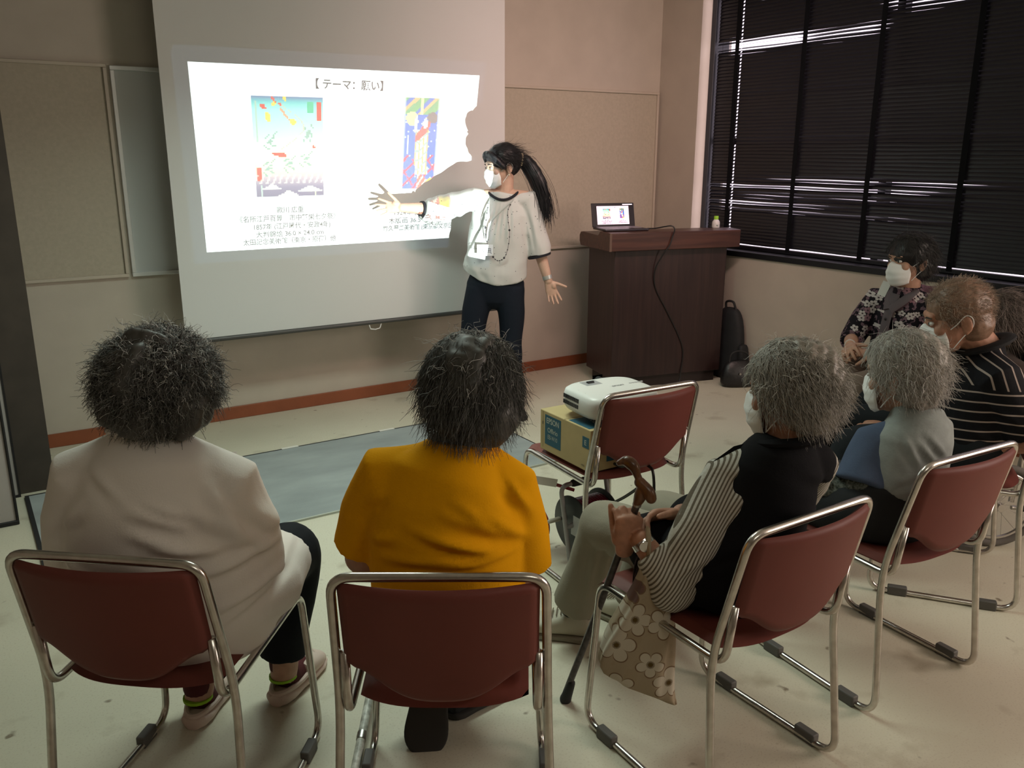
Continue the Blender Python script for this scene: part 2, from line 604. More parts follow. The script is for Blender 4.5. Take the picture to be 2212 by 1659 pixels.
# ---------------------------------------------------------------- window, glass, sill and blind
m_glass, nt_, b_ = _new('window_glass')
tr = nt_.nodes.new('ShaderNodeBsdfTransparent'); tr.inputs[0].default_value = (0.94, 0.93, 0.95, 1)
gl = nt_.nodes.new('ShaderNodeBsdfGlossy'); gl.inputs['Roughness'].default_value = 0.03
mx = nt_.nodes.new('ShaderNodeMixShader'); mx.inputs[0].default_value = 0.06
nt_.links.new(tr.outputs[0], mx.inputs[1]); nt_.links.new(gl.outputs[0], mx.inputs[2])
nt_.links.new(mx.outputs[0], nt_.nodes['Material Output'].inputs[0])
def window(name, y0, y1, z0, z1, bars_y, bars_z):
    r = bpy.data.objects.new(name, None); COL.objects.link(r); r['kind'] = 'structure'
    r.location = (XW+0.2, (y0+y1)/2, z0)
    o = r.location
    f = MB(); t = 0.045
    xa, xb = XW+0.17, XW+0.23
    f.box((xa, y0, z0), (xb, y1, z0+t)); f.box((xa, y0, z1-t), (xb, y1, z1))
    f.box((xa, y0, z0+t), (xb, y0+t, z1-t)); f.box((xa, y1-t, z0+t), (xb, y1, z1-t))
    for yb in bars_y: f.box((xa, yb-0.025, z0+t), (xb, yb+0.025, z1-t))
    for zb in bars_z: f.box((xa, y0+t, zb-0.02), (xb, y1-t, zb+0.02))
    f.build('window_frame', m_black, r, smooth=False, origin=o)
    MB().box((XW+0.195, y0+t, z0+t), (XW+0.2, y1-t, z1-t)).build('pane', m_glass, r, smooth=False, origin=o)
    return r
window('window_1', WY0, WY1, WZ0, WZ1, (1.9, 3.2), (1.62,))
window('window_2', RY0, RY1, RZ0, RZ1, (-0.75,), ())
struct('trim_2', MB().box((XW-0.012, WY0-0.03, 0.848), (XW+0.17, WY1-0.002, 0.885)).box((XW+0.09, WY1-0.045, 0.885), (XW+0.17, WY1-0.003, WZ1-0.002)), m_black, bevel=0.003)

m_slat = mat('dark_slat_enamel', (0.009, 0.009, 0.013), 0.36, spec=0.5)
o = (XB, 2.7, 0.9)
blind = thing('venetian_blind', 'black horizontal venetian blind covering the long window', 'blind', o)
BY0, BY1 = 1.05, 4.546
TAPES = (4.335, 3.80, 3.255, 2.68, 2.10, 1.52)
def slat_tilt(z, y, k):
    t = 73 + 2.5*math.sin(k*12.9)                     # nearly closed
    j = ((k*37) % 11)/11.0
    g = lambda zc, w: math.exp(-((z-zc)/w)**2)
    sg = lambda y0, k_: 1/(1+math.exp(-max(-40, min(40, (y-y0)*k_))))
    # a few disturbed rows let daylight through
    t -= 64*g(1.372, 0.013)*sg(2.45, 6)*(1-0.8*sg(4.0, 14))
    t -= 44*g(1.318, 0.012)*sg(2.75, 9)
    t -= 34*g(1.262, 0.016)*sg(2.70, 8)
    t -= 58*g(1.212, 0.013)*sg(3.55, 7)
    t -= 30*g(1.160, 0.018)*sg(2.75, 7)
    t -= 66*g(2.238, 0.036)*(0.52*sg(3.255, 60)+0.48*sg(3.80, 60))
    t -= 40*g(2.37, 0.06)*(1-sg(3.25, 40))
    t -= 20*g(1.935, 0.010)+18*g(1.622, 0.010)
    return t
z = 0.935
k = 0
ys = sorted(set([BY0+(BY1-BY0)*i/46 for i in range(47)] + [TAPES[0]+0.006, TAPES[0]-0.006]), reverse=True)
hole = {i for i in range(len(ys)-1) if abs((ys[i]+ys[i+1])/2-TAPES[0]) < 0.003}
while z < 2.60:
    s = MB(); n = len(ys)
    vs = []
    for y in ys:
        a = math.radians(slat_tilt(z, y, k))
        sag = 0.0015*math.sin(y*9+k)
        for q in (-1, -0.5, -0.22, 0.22, 0.5, 1):
            u = q*0.0135; cr = 0.0022*(1-q*q)
            # outer edge up, room edge down
            dx = u*math.cos(a) - cr*math.sin(a)
            dz = u*math.sin(a) + cr*math.cos(a)
            vs.append((XB+dx, y, z+dz+sag))
    fs = []
    for i in range(n-1):
        for j in range(5):
            if i in hole and j in (1, 2, 3):
                continue
            a0 = i*6+j
            fs.append((a0, a0+1, a0+7, a0+6))
    s.add(vs, fs)
    s.build('slat', m_slat, blind, auto=False, origin=o)
    z += 0.0225; k += 1
m_tape = mat('black_ladder_tape', (0.006, 0.007, 0.009), 0.85, spec=0.1)
for i, y in enumerate(TAPES):
    hw = 0.017
    t = MB()
    if i == 0:
        t.box((XB-0.0195, y+0.006, 0.9), (XB-0.0185, y+2*hw+0.006, 2.6))
    else:
        t.box((XB-0.0195, y-hw, 0.9), (XB-0.0185, y+hw, 2.6))
    t.build('ladder_tape', m_tape, blind, smooth=False, origin=o)
MB().box((XB-0.018, BY0, 0.8855), (XB+0.018, BY1, 0.915)).build('bottom_rail', m_slat, blind, bevel=0.006, segs=3, origin=o)
MB().box((XB-0.025, BY0, 2.575), (XB+0.03, BY1, WZ1-0.002)).build('head_rail', m_black, blind, bevel=0.003, origin=o)
# ================================================================== furniture and things at the front
m_white = mat('white_plastic_shell', (0.70, 0.70, 0.67), 0.38, spec=0.5)
m_rubber = mat('black_rubber', (0.012, 0.012, 0.013), 0.7)
m_chrome = mat('chrome', (0.62, 0.60, 0.58), 0.22, metal=1.0)
m_steel = mat('satin_steel', (0.45, 0.44, 0.42), 0.35, metal=1.0)

# loop-pile floor mat in a thin black edge
m_matt = mat('grey_carpet', (0.105, 0.118, 0.122), 0.95, noise=0.35, nscale=90, bump=0.5, bscale=300, spec=0.05)
m_matt2 = mat('grey_carpet_tiles', (0.36, 0.39, 0.385), 0.95, col2=(0.27, 0.295, 0.295), nscale=2.2, bump=0.5, bscale=300, spec=0.05, detail=8, stretch=(1, 2.5, 1))
o = (1.32, 3.82, 0)
r = thing('floor_mat', 'large grey carpet mat with black edging on the floor before the screen', 'mat', o)
MB().box((0.135, 3.36, 0.0005), (2.505, 4.275, 0.009)).build('pile', m_matt2, r, smooth=False, origin=o)
e = MB()
e.box((0.118, 3.36, 0.0005), (0.135, 4.275, 0.010)); e.box((2.505, 3.36, 0.0005), (2.512, 4.275, 0.010)); e.box((0.118, 4.275, 0.0005), (2.512, 4.285, 0.010))
e.build('edging', m_rubber, r, smooth=False, origin=o)
MB().box((0.118, 3.349, 0.0005), (2.512, 3.36, 0.009)).build('front_strip', mat('pale_edge_strip', (0.42, 0.44, 0.38), 0.5), r, smooth=False, origin=o)
m_tapew = mat('white_tape', (0.75, 0.74, 0.68), 0.6)
for x, lab in ((1.365, 'white tape strip on the far edge of the floor mat, left one of the two'), (1.93, 'white tape strip on the far edge of the floor mat, right one of the two')):
    setp(MB().box((x-0.045, 4.272, 0.0102), (x+0.045, 4.292, 0.0122)).build('tape_strip', m_tapew, smooth=False), lab, 'tape', 'white tape strips on the mat edge')

# pale cabinet cut by the left frame edge, and the pale strip behind it
o = (-0.27, 4.12, 0)
r = thing('cabinet', 'pale grey cabinet with black edges at the far left of the room', 'cabinet', o)
m_cab = mat('pale_laminate', (0.42, 0.40, 0.385), 0.5)
MB().box((-0.62, 3.975, 0.02), (0.066, 4.27, 1.35)).build('body', m_cab, r, smooth=False, origin=o)
e = MB()
e.box((-0.63, 3.967, 0.0), (0.077, 4.275, 0.02)); e.box((0.066, 3.967, 0.02), (0.077, 4.275, 1.36)); e.box((-0.63, 3.967, 1.35), (0.066, 4.275, 1.36))
e.build('edging', m_rubber, r, bevel=0.004, origin=o)
m_lbl = mat('grey_label', (0.30, 0.29, 0.27), 0.5)
for z0, z1 in ((0.12, 0.17), (0.055, 0.11)):
    MB().box((-0.05, 3.973, z0), (0.012, 3.975, z1)).build('label_plate', m_lbl, r, smooth=False, origin=o)
o = (-0.1, 4.325, 0)
r = thing('folding_panel', 'narrow pale upright panel between the cabinet and the dark column', 'panel', o)
MB().box((-0.3, 4.312, 0.012), (0.098, 4.338, 1.36)).build('board', mat('pale_panel', (0.40, 0.39, 0.37), 0.5), r, smooth=False, origin=o)
MB().box((-0.3, 4.308, 0.0), (0.106, 4.342, 0.012)).box((0.098, 4.308, 0.012), (0.106, 4.342, 1.36)).build('edging', m_rubber, r, smooth=False, origin=o)

# ---------------------------------------------------------------- lectern
LR = math.atan2(-0.233, 0.972)
m_lect = wood_mat('dark_rosewood', (0.018, 0.008, 0.008), (0.034, 0.016, 0.014), 2.0, 0.42, 'Z')
m_lect2 = wood_mat('rosewood_top', (0.045, 0.016, 0.012), (0.085, 0.032, 0.022), 2.2, 0.35, 'X')
LW = 0.835
lo = (4.377, 4.083, 0)
lect = thing('lectern', 'dark rosewood lectern standing in the corner below the window', 'lectern', lo, LR)
MB().box((-LW, 0.0, 0.075), (0, 0.40, 0.935)).build('body', m_lect, lect, bevel=0.004)
MB().box((-LW+0.04, 0.02, 0.0), (-0.03, 0.38, 0.075)).build('plinth', mat('dark_plinth', (0.016, 0.009, 0.008), 0.5), lect, smooth=False)
# top: side profile with a raised lip towards the room, rounded back
prof = [(-0.05, 0.93), (-0.05, 1.045), (0.07, 1.050), (0.10, 1.046), (0.115, 1.03), (0.13, 1.020), (0.36, 1.026), (0.40, 1.022), (0.42, 1.0), (0.42, 0.96), (0.40, 0.93)]
MB().prism(prof, -LW-0.065, 0.065, ((0, 0, 0), (0, 1, 0), (0, 0, 1), (1, 0, 0))).build('top', m_lect2, lect, bevel=0.004)
MB().box((-LW-0.0655, -0.053, 0.93), (-LW-0.050, -0.0495, 1.046)).build('edge_strip', mat('worn_edge', (0.12, 0.075, 0.055), 0.5), lect, smooth=False)

def on_lect(x, y, z):
    return Vector(lo) + Matrix.Rotation(LR, 3, 'Z') @ Vector((x, y, z))

# laptop showing the same slide
lap = thing('laptop', 'open black laptop showing the slide, on the lectern', 'laptop', on_lect(-0.735, 0.16, 1.0495), LR-0.02)
MB().box((-0.155, -0.13, 0.0), (0.155, 0.07, 0.014)).build('base', mat('dark_aluminium', (0.05, 0.045, 0.055), 0.35, metal=0.6), lap, bevel=0.004)
kb = MB()
for i in range(12):
    for j in range(4):
        kb.box((-0.14+i*0.0235, -0.06+j*0.03, 0.014), (-0.12+i*0.0235, -0.036+j*0.03, 0.016))
kb.build('keyboard', mat('keys', (0.25, 0.22, 0.26), 0.4), lap, smooth=False)
TL = math.radians(14)
lid = MB()
Rl = Matrix.Translation((0, 0.072, 0.012)) @ Matrix.Rotation(-TL, 4, 'X')
lid.box((-0.155, 0, 0), (0.155, 0.007, 0.158), Rl)
lid.build('lid', mat('black_bezel', (0.012, 0.009, 0.014), 0.3), lap, bevel=0.003)

# ---------------------------------------------------------------- slide content (one pattern shared by the projector and the laptop)
def lerp(a, b, t): return tuple(x+(y-x)*t for x, y in zip(a, b))
def blob(u, v, cu, cv, ru, rv, ang=0.0):
    c, s = math.cos(ang), math.sin(ang)
    du, dv = u-cu, v-cv
    return ((du*c+dv*s)/ru)**2 + ((-du*s+dv*c)/rv)**2 < 1
def picture_a(u, v):
    """tall picture: teal sky fading to cream, mauve ground, scattered leaves; u, v in 0..1 from the top left"""
    stops = [(0, (0.10, 0.13, 0.30)), (0.05, (0.10, 0.42, 0.45)), (0.13, (0.30, 0.66, 0.58)), (0.40, (0.50, 0.74, 0.60)), (0.58, (0.80, 0.80, 0.52)), (0.74, (0.78, 0.56, 0.42)), (0.80, (0.42, 0.30, 0.36)), (0.9, (0.16, 0.12, 0.22)), (1, (0.10, 0.07, 0.16))]
    c = stops[-1][1]
    for (a, ca), (b, cb) in zip(stops, stops[1:]):
        if a <= v <= b:
            c = lerp(ca, cb, (v-a)/(b-a)); break
    red, yel, grn, gry = (0.62, 0.03, 0.02), (0.85, 0.48, 0.06), (0.03, 0.40, 0.22), (0.22, 0.33, 0.28)
    for q in ((0.16, 0.10, 0.045, 0.022, 0.5), (0.40, 0.075, 0.03, 0.016, 0.6), (0.86, 0.49, 0.03, 0.014, 0), (0.36, 0.565, 0.11, 0.022, 0.1), (0.30, 0.03, 0.04, 0.016, 0.8)):
        if blob(u, v, *q): c = red
    for q in ((0.22, 0.20, 0.035, 0.05, -0.5), (0.30, 0.07, 0.03, 0.02, 0), (0.56, 0.24, 0.05, 0.028, 0.3), (0.46, 0.02, 0.03, 0.016, 0.4)):
        if blob(u, v, *q): c = yel
    if abs(u-(0.40+(v-0.12)*1.1)) < 0.018 and 0.1 < v < 0.22: c = (0.60, 0.25, 0.15)
    if 0.77 < u < 0.87 and 0.05 < v < 0.15: c = grn
    if 0.90 < u < 0.97 and 0.04 < v < 0.22: c = red
    if 0.02 < u < 0.08 and 0.69 < v < 0.84: c = red
    for cu, cv, k in ((0.78, 0.35, 0.9), (0.24, 0.43, -0.8), (0.74, 0.62, -0.6), (0.5, 0.66, -0.5), (0.20, 0.70, -0.6)):
        for i in range(7):
            if blob(u, v, cu+0.02*(i-3)*(1 if i % 2 else -1), cv+0.022*(i-3), 0.05, 0.008, k+0.2*i): c = gry
    if abs(u-0.055-0.02*v) < 0.007 and v > 0.05: c = (0.35, 0.45, 0.38)
    if abs(u-0.90+0.02*v) < 0.006 and v > 0.5: c = (0.40, 0.38, 0.30)
    w = 0.40+0.22*math.sin(v*9.5-1.2)
    if abs(u-w-0.1) < 0.010 and 0.08 < v < 0.52: c = (0.45, 0.42, 0.34)
    for cu, cv, s in ((0.23, 0.93, 0.17), (0.80, 0.95, 0.19), (0.47, 1.0, 0.17)):
        if abs(u-cu)/s + (cv-v)/0.065 < 1 and v < cv and abs(u-cu)/s+(cv-v)/0.065 > 0.0: c = (0.78, 0.72, 0.60)
    if 0.78 < v < 0.86 and math.sin(u*70+v*40) > 0.45: c = lerp(c, (0.70, 0.60, 0.55), 0.5)
    return c
def picture_b(u, v):
    """tall narrow picture: blue ground with a pale upright form, red and yellow bands"""
    c = (0.03, 0.13, 0.50)
    if math.sin(u*61.0+v*17)*math.sin(v*97+u*31) > 0.93: c = (0.7, 0.8, 0.85)
    if v < 0.17:
        c = ((0.10, 0.32, 0.12), (0.03, 0.13, 0.45), (0.70, 0.35, 0.15), (0.10, 0.30, 0.14))[int(u*7+v*19) % 4]
        if abs(u-0.5) < 0.03: c = (0.85, 0.8, 0.3)
    if blob(u, v, 0.22, 0.22, 0.17, 0.075): c = (0.80, 0.72, 0.28)
    if blob(u, v, 0.82, 0.21, 0.15, 0.06): c = (0.12, 0.10, 0.11)
    if v > 0.62 and abs(((v-0.62)*2.2+u*0.9) % 0.32-0.16) < 0.035: c = (0.60, 0.03, 0.08)
    if v > 0.66 and abs(((v-0.62)*1.8-u*1.1) % 0.5-0.25) < 0.03: c = (0.60, 0.05, 0.12)
    if 0.36 < u-0.02*math.sin(v*9) < 0.74 and 0.34 < v < 0.84:
        c = (0.85, 0.80, 0.62)
        if math.sin(u*55) > 0.62: c = (0.75, 0.35, 0.12)
        if math.sin(v*62+3*math.sin(u*11)) > 0.6: c = (0.28, 0.36, 0.34)
    if blob(u, v, 0.55, 0.36, 0.24, 0.055, -0.4): c = (0.68, 0.07, 0.07)
    if blob(u, v, 0.62, 0.27, 0.07, 0.06): c = (0.85, 0.78, 0.68)
    if blob(u, v, 0.35, 0.28, 0.05, 0.09, 0.3): c = (0.85, 0.78, 0.68)
    if 0.10 < u < 0.17 and 0.40 < v < 0.6: c = (0.8, 0.78, 0.7)
    if v > 0.84 and 0.45 < u < 0.62+(v-0.84)*2.2: c = (0.70, 0.10, 0.08) if math.sin(u*40+v*60) < 0.5 else (0.85, 0.7, 0.6)
    if v > 0.88 and u > 0.74 and v > 1.2-u*0.38: c = (0.85, 0.58, 0.06)
    if u < 0.04 or u > 0.97: c = lerp(c, (0.7, 0.7, 0.7), 0.4)
    return c
INK = (0.02, 0.022, 0.04)
# rectangles on the slide as fractions of its width and height (origin top left)
PIC_A = (0.182, 0.150, 0.418, 0.690)
PIC_B = (0.715, 0.135, 0.849, 0.665)
LINES = [('【 テーマ：願い】', 0.513, 0.080, 0.236, INK, 0.050),
         ('歌川 広重', 0.296, 0.770, 0.096, INK, 0.036),
         ('《名所江戸百景　市中繁栄七夕祭》', 0.291, 0.818, 0.345, INK, 0.036),
         ('1857年 (江戸時代・安政4年)', 0.304, 0.866, 0.276, INK, 0.036),
         ('大判錦絵 36.0 × 24.0 cm', 0.294, 0.912, 0.245, INK, 0.036),
         ('太田記念美術館（東京・原宿）他', 0.294, 0.956, 0.338, INK, 0.036),
         ('竹久 夢二', 0.795, 0.765, 0.100, (0.30, 0.03, 0.03), 0.036),
         ('1924年 (大正13年)', 0.795, 0.815, 0.205, INK, 0.036),
         ('木版画 36.5 × 24.5 cm', 0.795, 0.866, 0.250, INK, 0.036),
         ('竹久夢二美術館 (東京都文京区)', 0.800, 0.914, 0.305, INK, 0.036)]
def slide_mesh(name, place, paper=None, na=(44, 66), nb=(26, 68), ink=INK):
    """builds the slide: place(u, v, layer) gives the 3-D point; paper = colour of the blank areas or None for clear film"""
    V, Fc, C = [], [], []
    def grid(rect, nu, nv, fn, layer):
        u0, v0, u1, v1 = rect
        b = len(V)
        for j in range(nv+1):
            for i in range(nu+1):
                V.append(place(u0+(u1-u0)*i/nu, v0+(v1-v0)*j/nv, layer))
        for j in range(nv):
            for i in range(nu):
                a = b+j*(nu+1)+i
                Fc.append((a, a+1, a+nu+2, a+nu+1))
                C.append(fn((i+0.5)/nu, (j+0.5)/nv))
    grid(PIC_A, *na, picture_a, 1)
    grid(PIC_B, *nb, picture_b, 1)
    for s, cu, base, wid, col, h in LINES:
        G, F2 = glyphs(s, bold=0.016)
        gx = G[:, 0]-(G[:, 0].max()+G[:, 0].min())/2
        kx = wid/(G[:, 0].max()-G[:, 0].min())
        ky = h*1.12
        b = len(V)
        for x, y in zip(gx*kx, G[:, 1]*ky):
            V.append(place(cu+x, base+h*0.40-y, 2))
        for f in F2:
            Fc.append(tuple(i+b for i in f)); C.append(col)
    if paper is not None:
        b = len(V)
        V.extend([place(0, 0, 0), place(1, 0, 0), place(1, 1, 0), place(0, 1, 0)])
        Fc.append((b, b+1, b+2, b+3)); C.append(paper)
    return V, Fc, C

# laptop display
dV, dF, dC = slide_mesh('d', lambda u, v, l: tuple(Rl @ Vector((-0.118+0.232*u, -0.0006-0.0002*l, 0.138-0.122*v))), (0.80, 0.66, 0.76), (16, 24), (10, 24))
b0 = len(dV)
dV += [tuple(Rl @ Vector(q)) for q in ((0.07, -0.0008, 0.150), (0.142, -0.0008, 0.150), (0.142, -0.0008, 0.1435), (0.07, -0.0008, 0.1435))]
dF.append((b0, b0+1, b0+2, b0+3)); dC.append((0.85, 0.78, 0.85))
me = bpy.data.meshes.new('display'); me.from_pydata(dV, [], dF); set_tint(me, dC)
me.materials.append(attr_mat('lit_display', emit=0.95)); link('display', me, lap)

# bottle with a green cap, standing at the far end of the lectern top
bt = thing('drink_bottle', 'small white drink bottle with lime green cap on the lectern', 'bottle', on_lect(-0.035, 0.10, 1.0482))
MB().lathe([(0.001, 0.0), (0.024, 0.0), (0.026, 0.004), (0.026, 0.030), (0.0245, 0.040), (0.018, 0.050), (0.0135, 0.055), (0.0135, 0.058)]).build('body', mat('milky_bottle', (0.72, 0.73, 0.70), 0.35), bt)
MB().lathe([(0.0138, 0.055), (0.0152, 0.056), (0.0152, 0.075), (0.014, 0.078), (0.001, 0.078)]).build('cap', mat('lime_cap', (0.34, 0.72, 0.04), 0.4), bt)
lb = MB()
R5 = Matrix.Rotation(LR-0.25, 3, 'Z')
for (x0, x1, z0, z1) in ((-0.006, 0.006, 0.016, 0.019), (-0.004, 0.006, 0.012, 0.0145)):
    lb.box((x0, -0.0264, z0), (x1, -0.0255, z1), R5.to_4x4())
lb.build('label_print', mat('label_ink', (0.05, 0.12, 0.05), 0.5), bt, smooth=False)

# cable falling down the lectern front
m_cable = mat('black_cable', (0.010, 0.009, 0.009), 0.45)
pts = [on_lect(-0.555, 0.10, 1.056), on_lect(-0.535, 0.03, 1.062), on_lect(-0.50, -0.02, 1.075), on_lect(-0.463, -0.055, 1.082), on_lect(-0.447, -0.066, 1.060), on_lect(-0.455, -0.062, 1.02), on_lect(-0.475, -0.062, 0.96), on_lect(-0.51, -0.05, 0.905), on_lect(-0.547, -0.016, 0.80), on_lect(-0.536, -0.008, 0.68), on_lect(-0.44, -0.007, 0.515), on_lect(-0.34, -0.007, 0.34), on_lect(-0.300, -0.007, 0.225), on_lect(-0.31, -0.009, 0.10), on_lect(-0.34, -0.03, 0.008), on_lect(-0.45, -0.10, 0.006)]
setp(MB().tube(bez(pts, 6), 0.0042, 8).build('laptop_cable', m_cable), 'thin black cable hanging down the front of the lectern', 'cable')

# backpack and handbag on the floor beside the lectern
m_nylon = mat('black_nylon', (0.010, 0.011, 0.013), 0.75, bump=0.3, bscale=60, noise=0.3, nscale=12)
bpo = (4.474, 4.105, 0)
bp = thing('backpack', 'black backpack leaning on the wall beside the lectern', 'backpack', bpo)
def se(cx, cy, z, a, b, p=3.0, n=28, rot=0.0):
    out = []
    for k in range(n):
        t = 2*math.pi*k/n
        c, s = math.cos(t), math.sin(t)
        x = a*math.copysign(abs(c)**(2/p), c); y = b*math.copysign(abs(s)**(2/p), s)
        out.append((cx+x*math.cos(rot)-y*math.sin(rot), cy+x*math.sin(rot)+y*math.cos(rot), z))
    return out
rg = [se(0, 0, 0.002, 0.045, 0.10), se(0, 0, 0.02, 0.055, 0.125), se(0, 0, 0.18, 0.056, 0.135), se(0, 0, 0.34, 0.052, 0.125), se(0.003, 0, 0.43, 0.045, 0.105), se(0.006, 0, 0.485, 0.034, 0.075), se(0.008, 0, 0.505, 0.016, 0.04)]
MB().loft(rg).build('body', m_nylon, bp, sub=1)
MB().loft([se(-0.0, -0.135, 0.03, 0.040, 0.02), se(-0.0, -0.142, 0.08, 0.045, 0.026), se(-0.0, -0.142, 0.22, 0.045, 0.026), se(-0.0, -0.132, 0.27, 0.036, 0.016)]).build('front_pocket', m_nylon, bp, sub=1)
MB().tube(bez([(0.0, 0.04, 0.49), (-0.01, 0.03, 0.54), (-0.01, -0.03, 0.545), (0.0, -0.05, 0.49)], 6), (0.008), 8).build('handle', m_rubber, bp)
hb0 = (4.36, 3.90, 0)
hb = thing('handbag', 'black leather handbag slumped on the floor by the backpack', 'handbag', hb0, -0.5)
MB().loft([se(0, 0, 0.002, 0.10, 0.05, 3), se(0, 0, 0.02, 0.115, 0.06, 3), se(0, 0, 0.09, 0.11, 0.058, 3), se(0.004, 0.0, 0.15, 0.095, 0.035, 2.5), se(0.01, 0.0, 0.185, 0.075, 0.012, 2.2)]).build('body', mat('black_leather', (0.009, 0.009, 0.010), 0.4, bump=0.4, bscale=40, bdist=0.004), hb, sub=1)
MB().tube(bez([(-0.06, 0, 0.17), (-0.05, 0.0, 0.225), (0.0, 0.0, 0.245), (0.06, 0, 0.225), (0.07, 0, 0.17)], 6), 0.006, 8).build('strap', m_rubber, hb)
MB().lathe([(0.001, 0), (0.007, 0), (0.007, 0.004), (0.001, 0.004)], (0.0, -0.059, 0.10), 12, Matrix.Rotation(math.pi/2, 3, 'X')).build('clasp', m_steel, hb)

# ---------------------------------------------------------------- chairs
m_vinyl = mat('salmon_vinyl', (0.165, 0.046, 0.036), 0.5, spec=0.22, bump=0.25, bscale=900, noise=0.06, nscale=5, bdist=0.0006)
m_tube = mat('chair_chrome', (0.60, 0.57, 0.53), 0.25, metal=1.0, noise=0.12, nscale=40)
m_glide = mat('grey_glide', (0.10, 0.095, 0.088), 0.6)
def chair_parts(root):
    # one bent tube: backrest end, seat rail, front leg, floor runner, rear leg, top rail and the mirror image
    def side(s):
        return [(s*0.192, -0.240, 0.575), (s*0.194, -0.222, 0.418), (s*0.198, 0.215, 0.430), (s*0.222, 0.232, 0.0105), (s*0.230, -0.245, 0.0105), (s*0.2145, -0.200, 0.430), (s*0.2050, -0.278, 0.7580)]
    L = side(-1); R = side(1)
    pts = fillet(L+[p for p in reversed(R)], [0, 0.05, 0.045, 0.055, 0.055, 0.5, 0.045, 0.045, 0.5, 0.055, 0.055, 0.045, 0.05, 0], 7)
    MB().tube(pts, 0.0098, 12).build('frame', m_tube, root, auto=False)
    # seat: rounded slab, hollowed, rear edge rounded
    nx, ny = 22, 22
    def seat_pt(i, j, top):
        u = -1+2*i/nx; v = j/ny
        hw = 0.186 - 0.010*(1-v)
        y0 = -0.225+0.045*abs(u)**3; y1 = 0.245
        y = y0+(y1-y0)*v
        x = u*hw
        zt = 0.447 - 0.010*(1-u*u)*math.sin(math.pi*min(1, v*1.1)) - 0.030*max(0, (v-0.86)/0.14)**2 + 0.004
        if top:
            e = min(1.0, (1-abs(u))/0.09, v/0.07 if v < 0.5 else (1-v)/0.05)
            return (x, y, zt - 0.016*(1-math.sqrt(max(0, 1-(1-e)**2))))
        e = min(1.0, (1-abs(u))/0.12, v/0.10 if v < 0.5 else (1-v)/0.06)
        return (x, y, zt-0.016-0.012*math.sqrt(max(0, 1-(1-e)**2)))
    s = MB()
    vs = [seat_pt(i, j, True) for j in range(ny+1) for i in range(nx+1)]
    n = nx+1
    fs = [(j*n+i, j*n+i+1, (j+1)*n+i+1, (j+1)*n+i) for j in range(ny) for i in range(nx)]
    off = len(vs)
    vs += [seat_pt(i, j, False) for j in range(ny+1) for i in range(nx+1)]
    fs += [(off+j*n+i, off+(j+1)*n+i, off+(j+1)*n+i+1, off+j*n+i+1) for j in range(ny) for i in range(nx)]
    ring = [i for i in range(n)] + [j*n+nx for j in range(1, ny+1)] + [ny*n+i for i in range(nx-1, -1, -1)] + [j*n for j in range(ny-1, 0, -1)]
    for k in range(len(ring)):
        a, b = ring[k], ring[(k+1) % len(ring)]
        fs.append((a, off+a, off+b, b))
    s.add(vs, fs)
    s.build('seat', m_vinyl, root, auto=False)
    # backrest shell
    def outline(u):           # lower edge height for u in -1..1
        a = abs(u)
        if a > 0.90: return 0.548
        t = a/0.90
        return 0.470 + 0.070*(1-math.cos(math.pi*min(1, t)**1.6))/2 if t < 1 else 0.548
    nx, nz = 36, 20
    def back_pt(i, j, side):
        u = -1+2*i/nx; v = j/nz
        zl = outline(u); zt = 0.748 - 0.010*max(0, (abs(u)-0.88)/0.12)**2
        z = zl+(zt-zl)*v
        ymid = -0.207-0.064*((z-0.43)/0.30) - 0.036*(1-u*u)
        x = u*0.1935
        e = min(1.0, (1-abs(u))/0.05, v/0.06 if v < 0.5 else (1-v)/0.06)
        th = 0.011*math.sqrt(max(0, 1-(1-e)**2))+0.001
        return (x, ymid-0.002 + side*th, z)
    s = MB(); n = nx+1
    vs = [back_pt(i, j, 1) for j in range(nz+1) for i in range(n)]
    off = len(vs)
    vs += [back_pt(i, j, -1) for j in range(nz+1) for i in range(n)]
    fs = [(j*n+i, j*n+i+1, (j+1)*n+i+1, (j+1)*n+i) for j in range(nz) for i in range(nx)]
    fs += [(off+j*n+i, off+(j+1)*n+i, off+(j+1)*n+i+1, off+j*n+i+1) for j in range(nz) for i in range(nx)]
    ring = [i for i in range(n)] + [j*n+nx for j in range(1, nz+1)] + [nz*n+i for i in range(nx-1, -1, -1)] + [j*n for j in range(nz-1, 0, -1)]
    for k in range(len(ring)):
        a, b = ring[k], ring[(k+1) % len(ring)]
        fs.append((a, off+a, off+b, b))
    s.add(vs, fs)
    s.build('backrest', m_vinyl, root, auto=False)
    for sx in (-1, 1):
        for y in (0.135, -0.150):
            x = sx*(0.2265+0.008*(0.135-y)/0.43)
            MB().box((x-0.0125, y-0.032, 0.0), (x+0.0125, y+0.032, 0.034)).build('glide', m_glide, root, bevel=0.004)
def copy_tree(o, parent=None):
    c = o.copy(); COL.objects.link(c)
    if parent is not None: c.parent = parent
    for ch in o.children: copy_tree(ch, c)
    return c
CH = {}
spots = [('one', (0.340, 1.942), -0.704, 'salmon vinyl chair under the person in the white long-sleeved shirt'),
         ('two', (0.832, 1.540), -0.569, 'salmon vinyl chair under the person in the mustard yellow shirt'),
         ('three', (1.520, 1.385), 0.00, 'salmon vinyl chair under the person holding the walking cane'),
         ('four', (2.228, 1.420), -0.055, 'salmon vinyl chair under the person in the grey felt vest'),
         ('five', (2.940, 1.610), 0.655, 'salmon vinyl chair under the man in the striped polo shirt'),
         ('six', (3.80, 2.40), 1.50, 'salmon vinyl chair by the window wall under the person in the floral blouse'),
         ('projector', (1.942, 2.372), -0.045, 'salmon vinyl chair used as a stand for the projector and its box')]
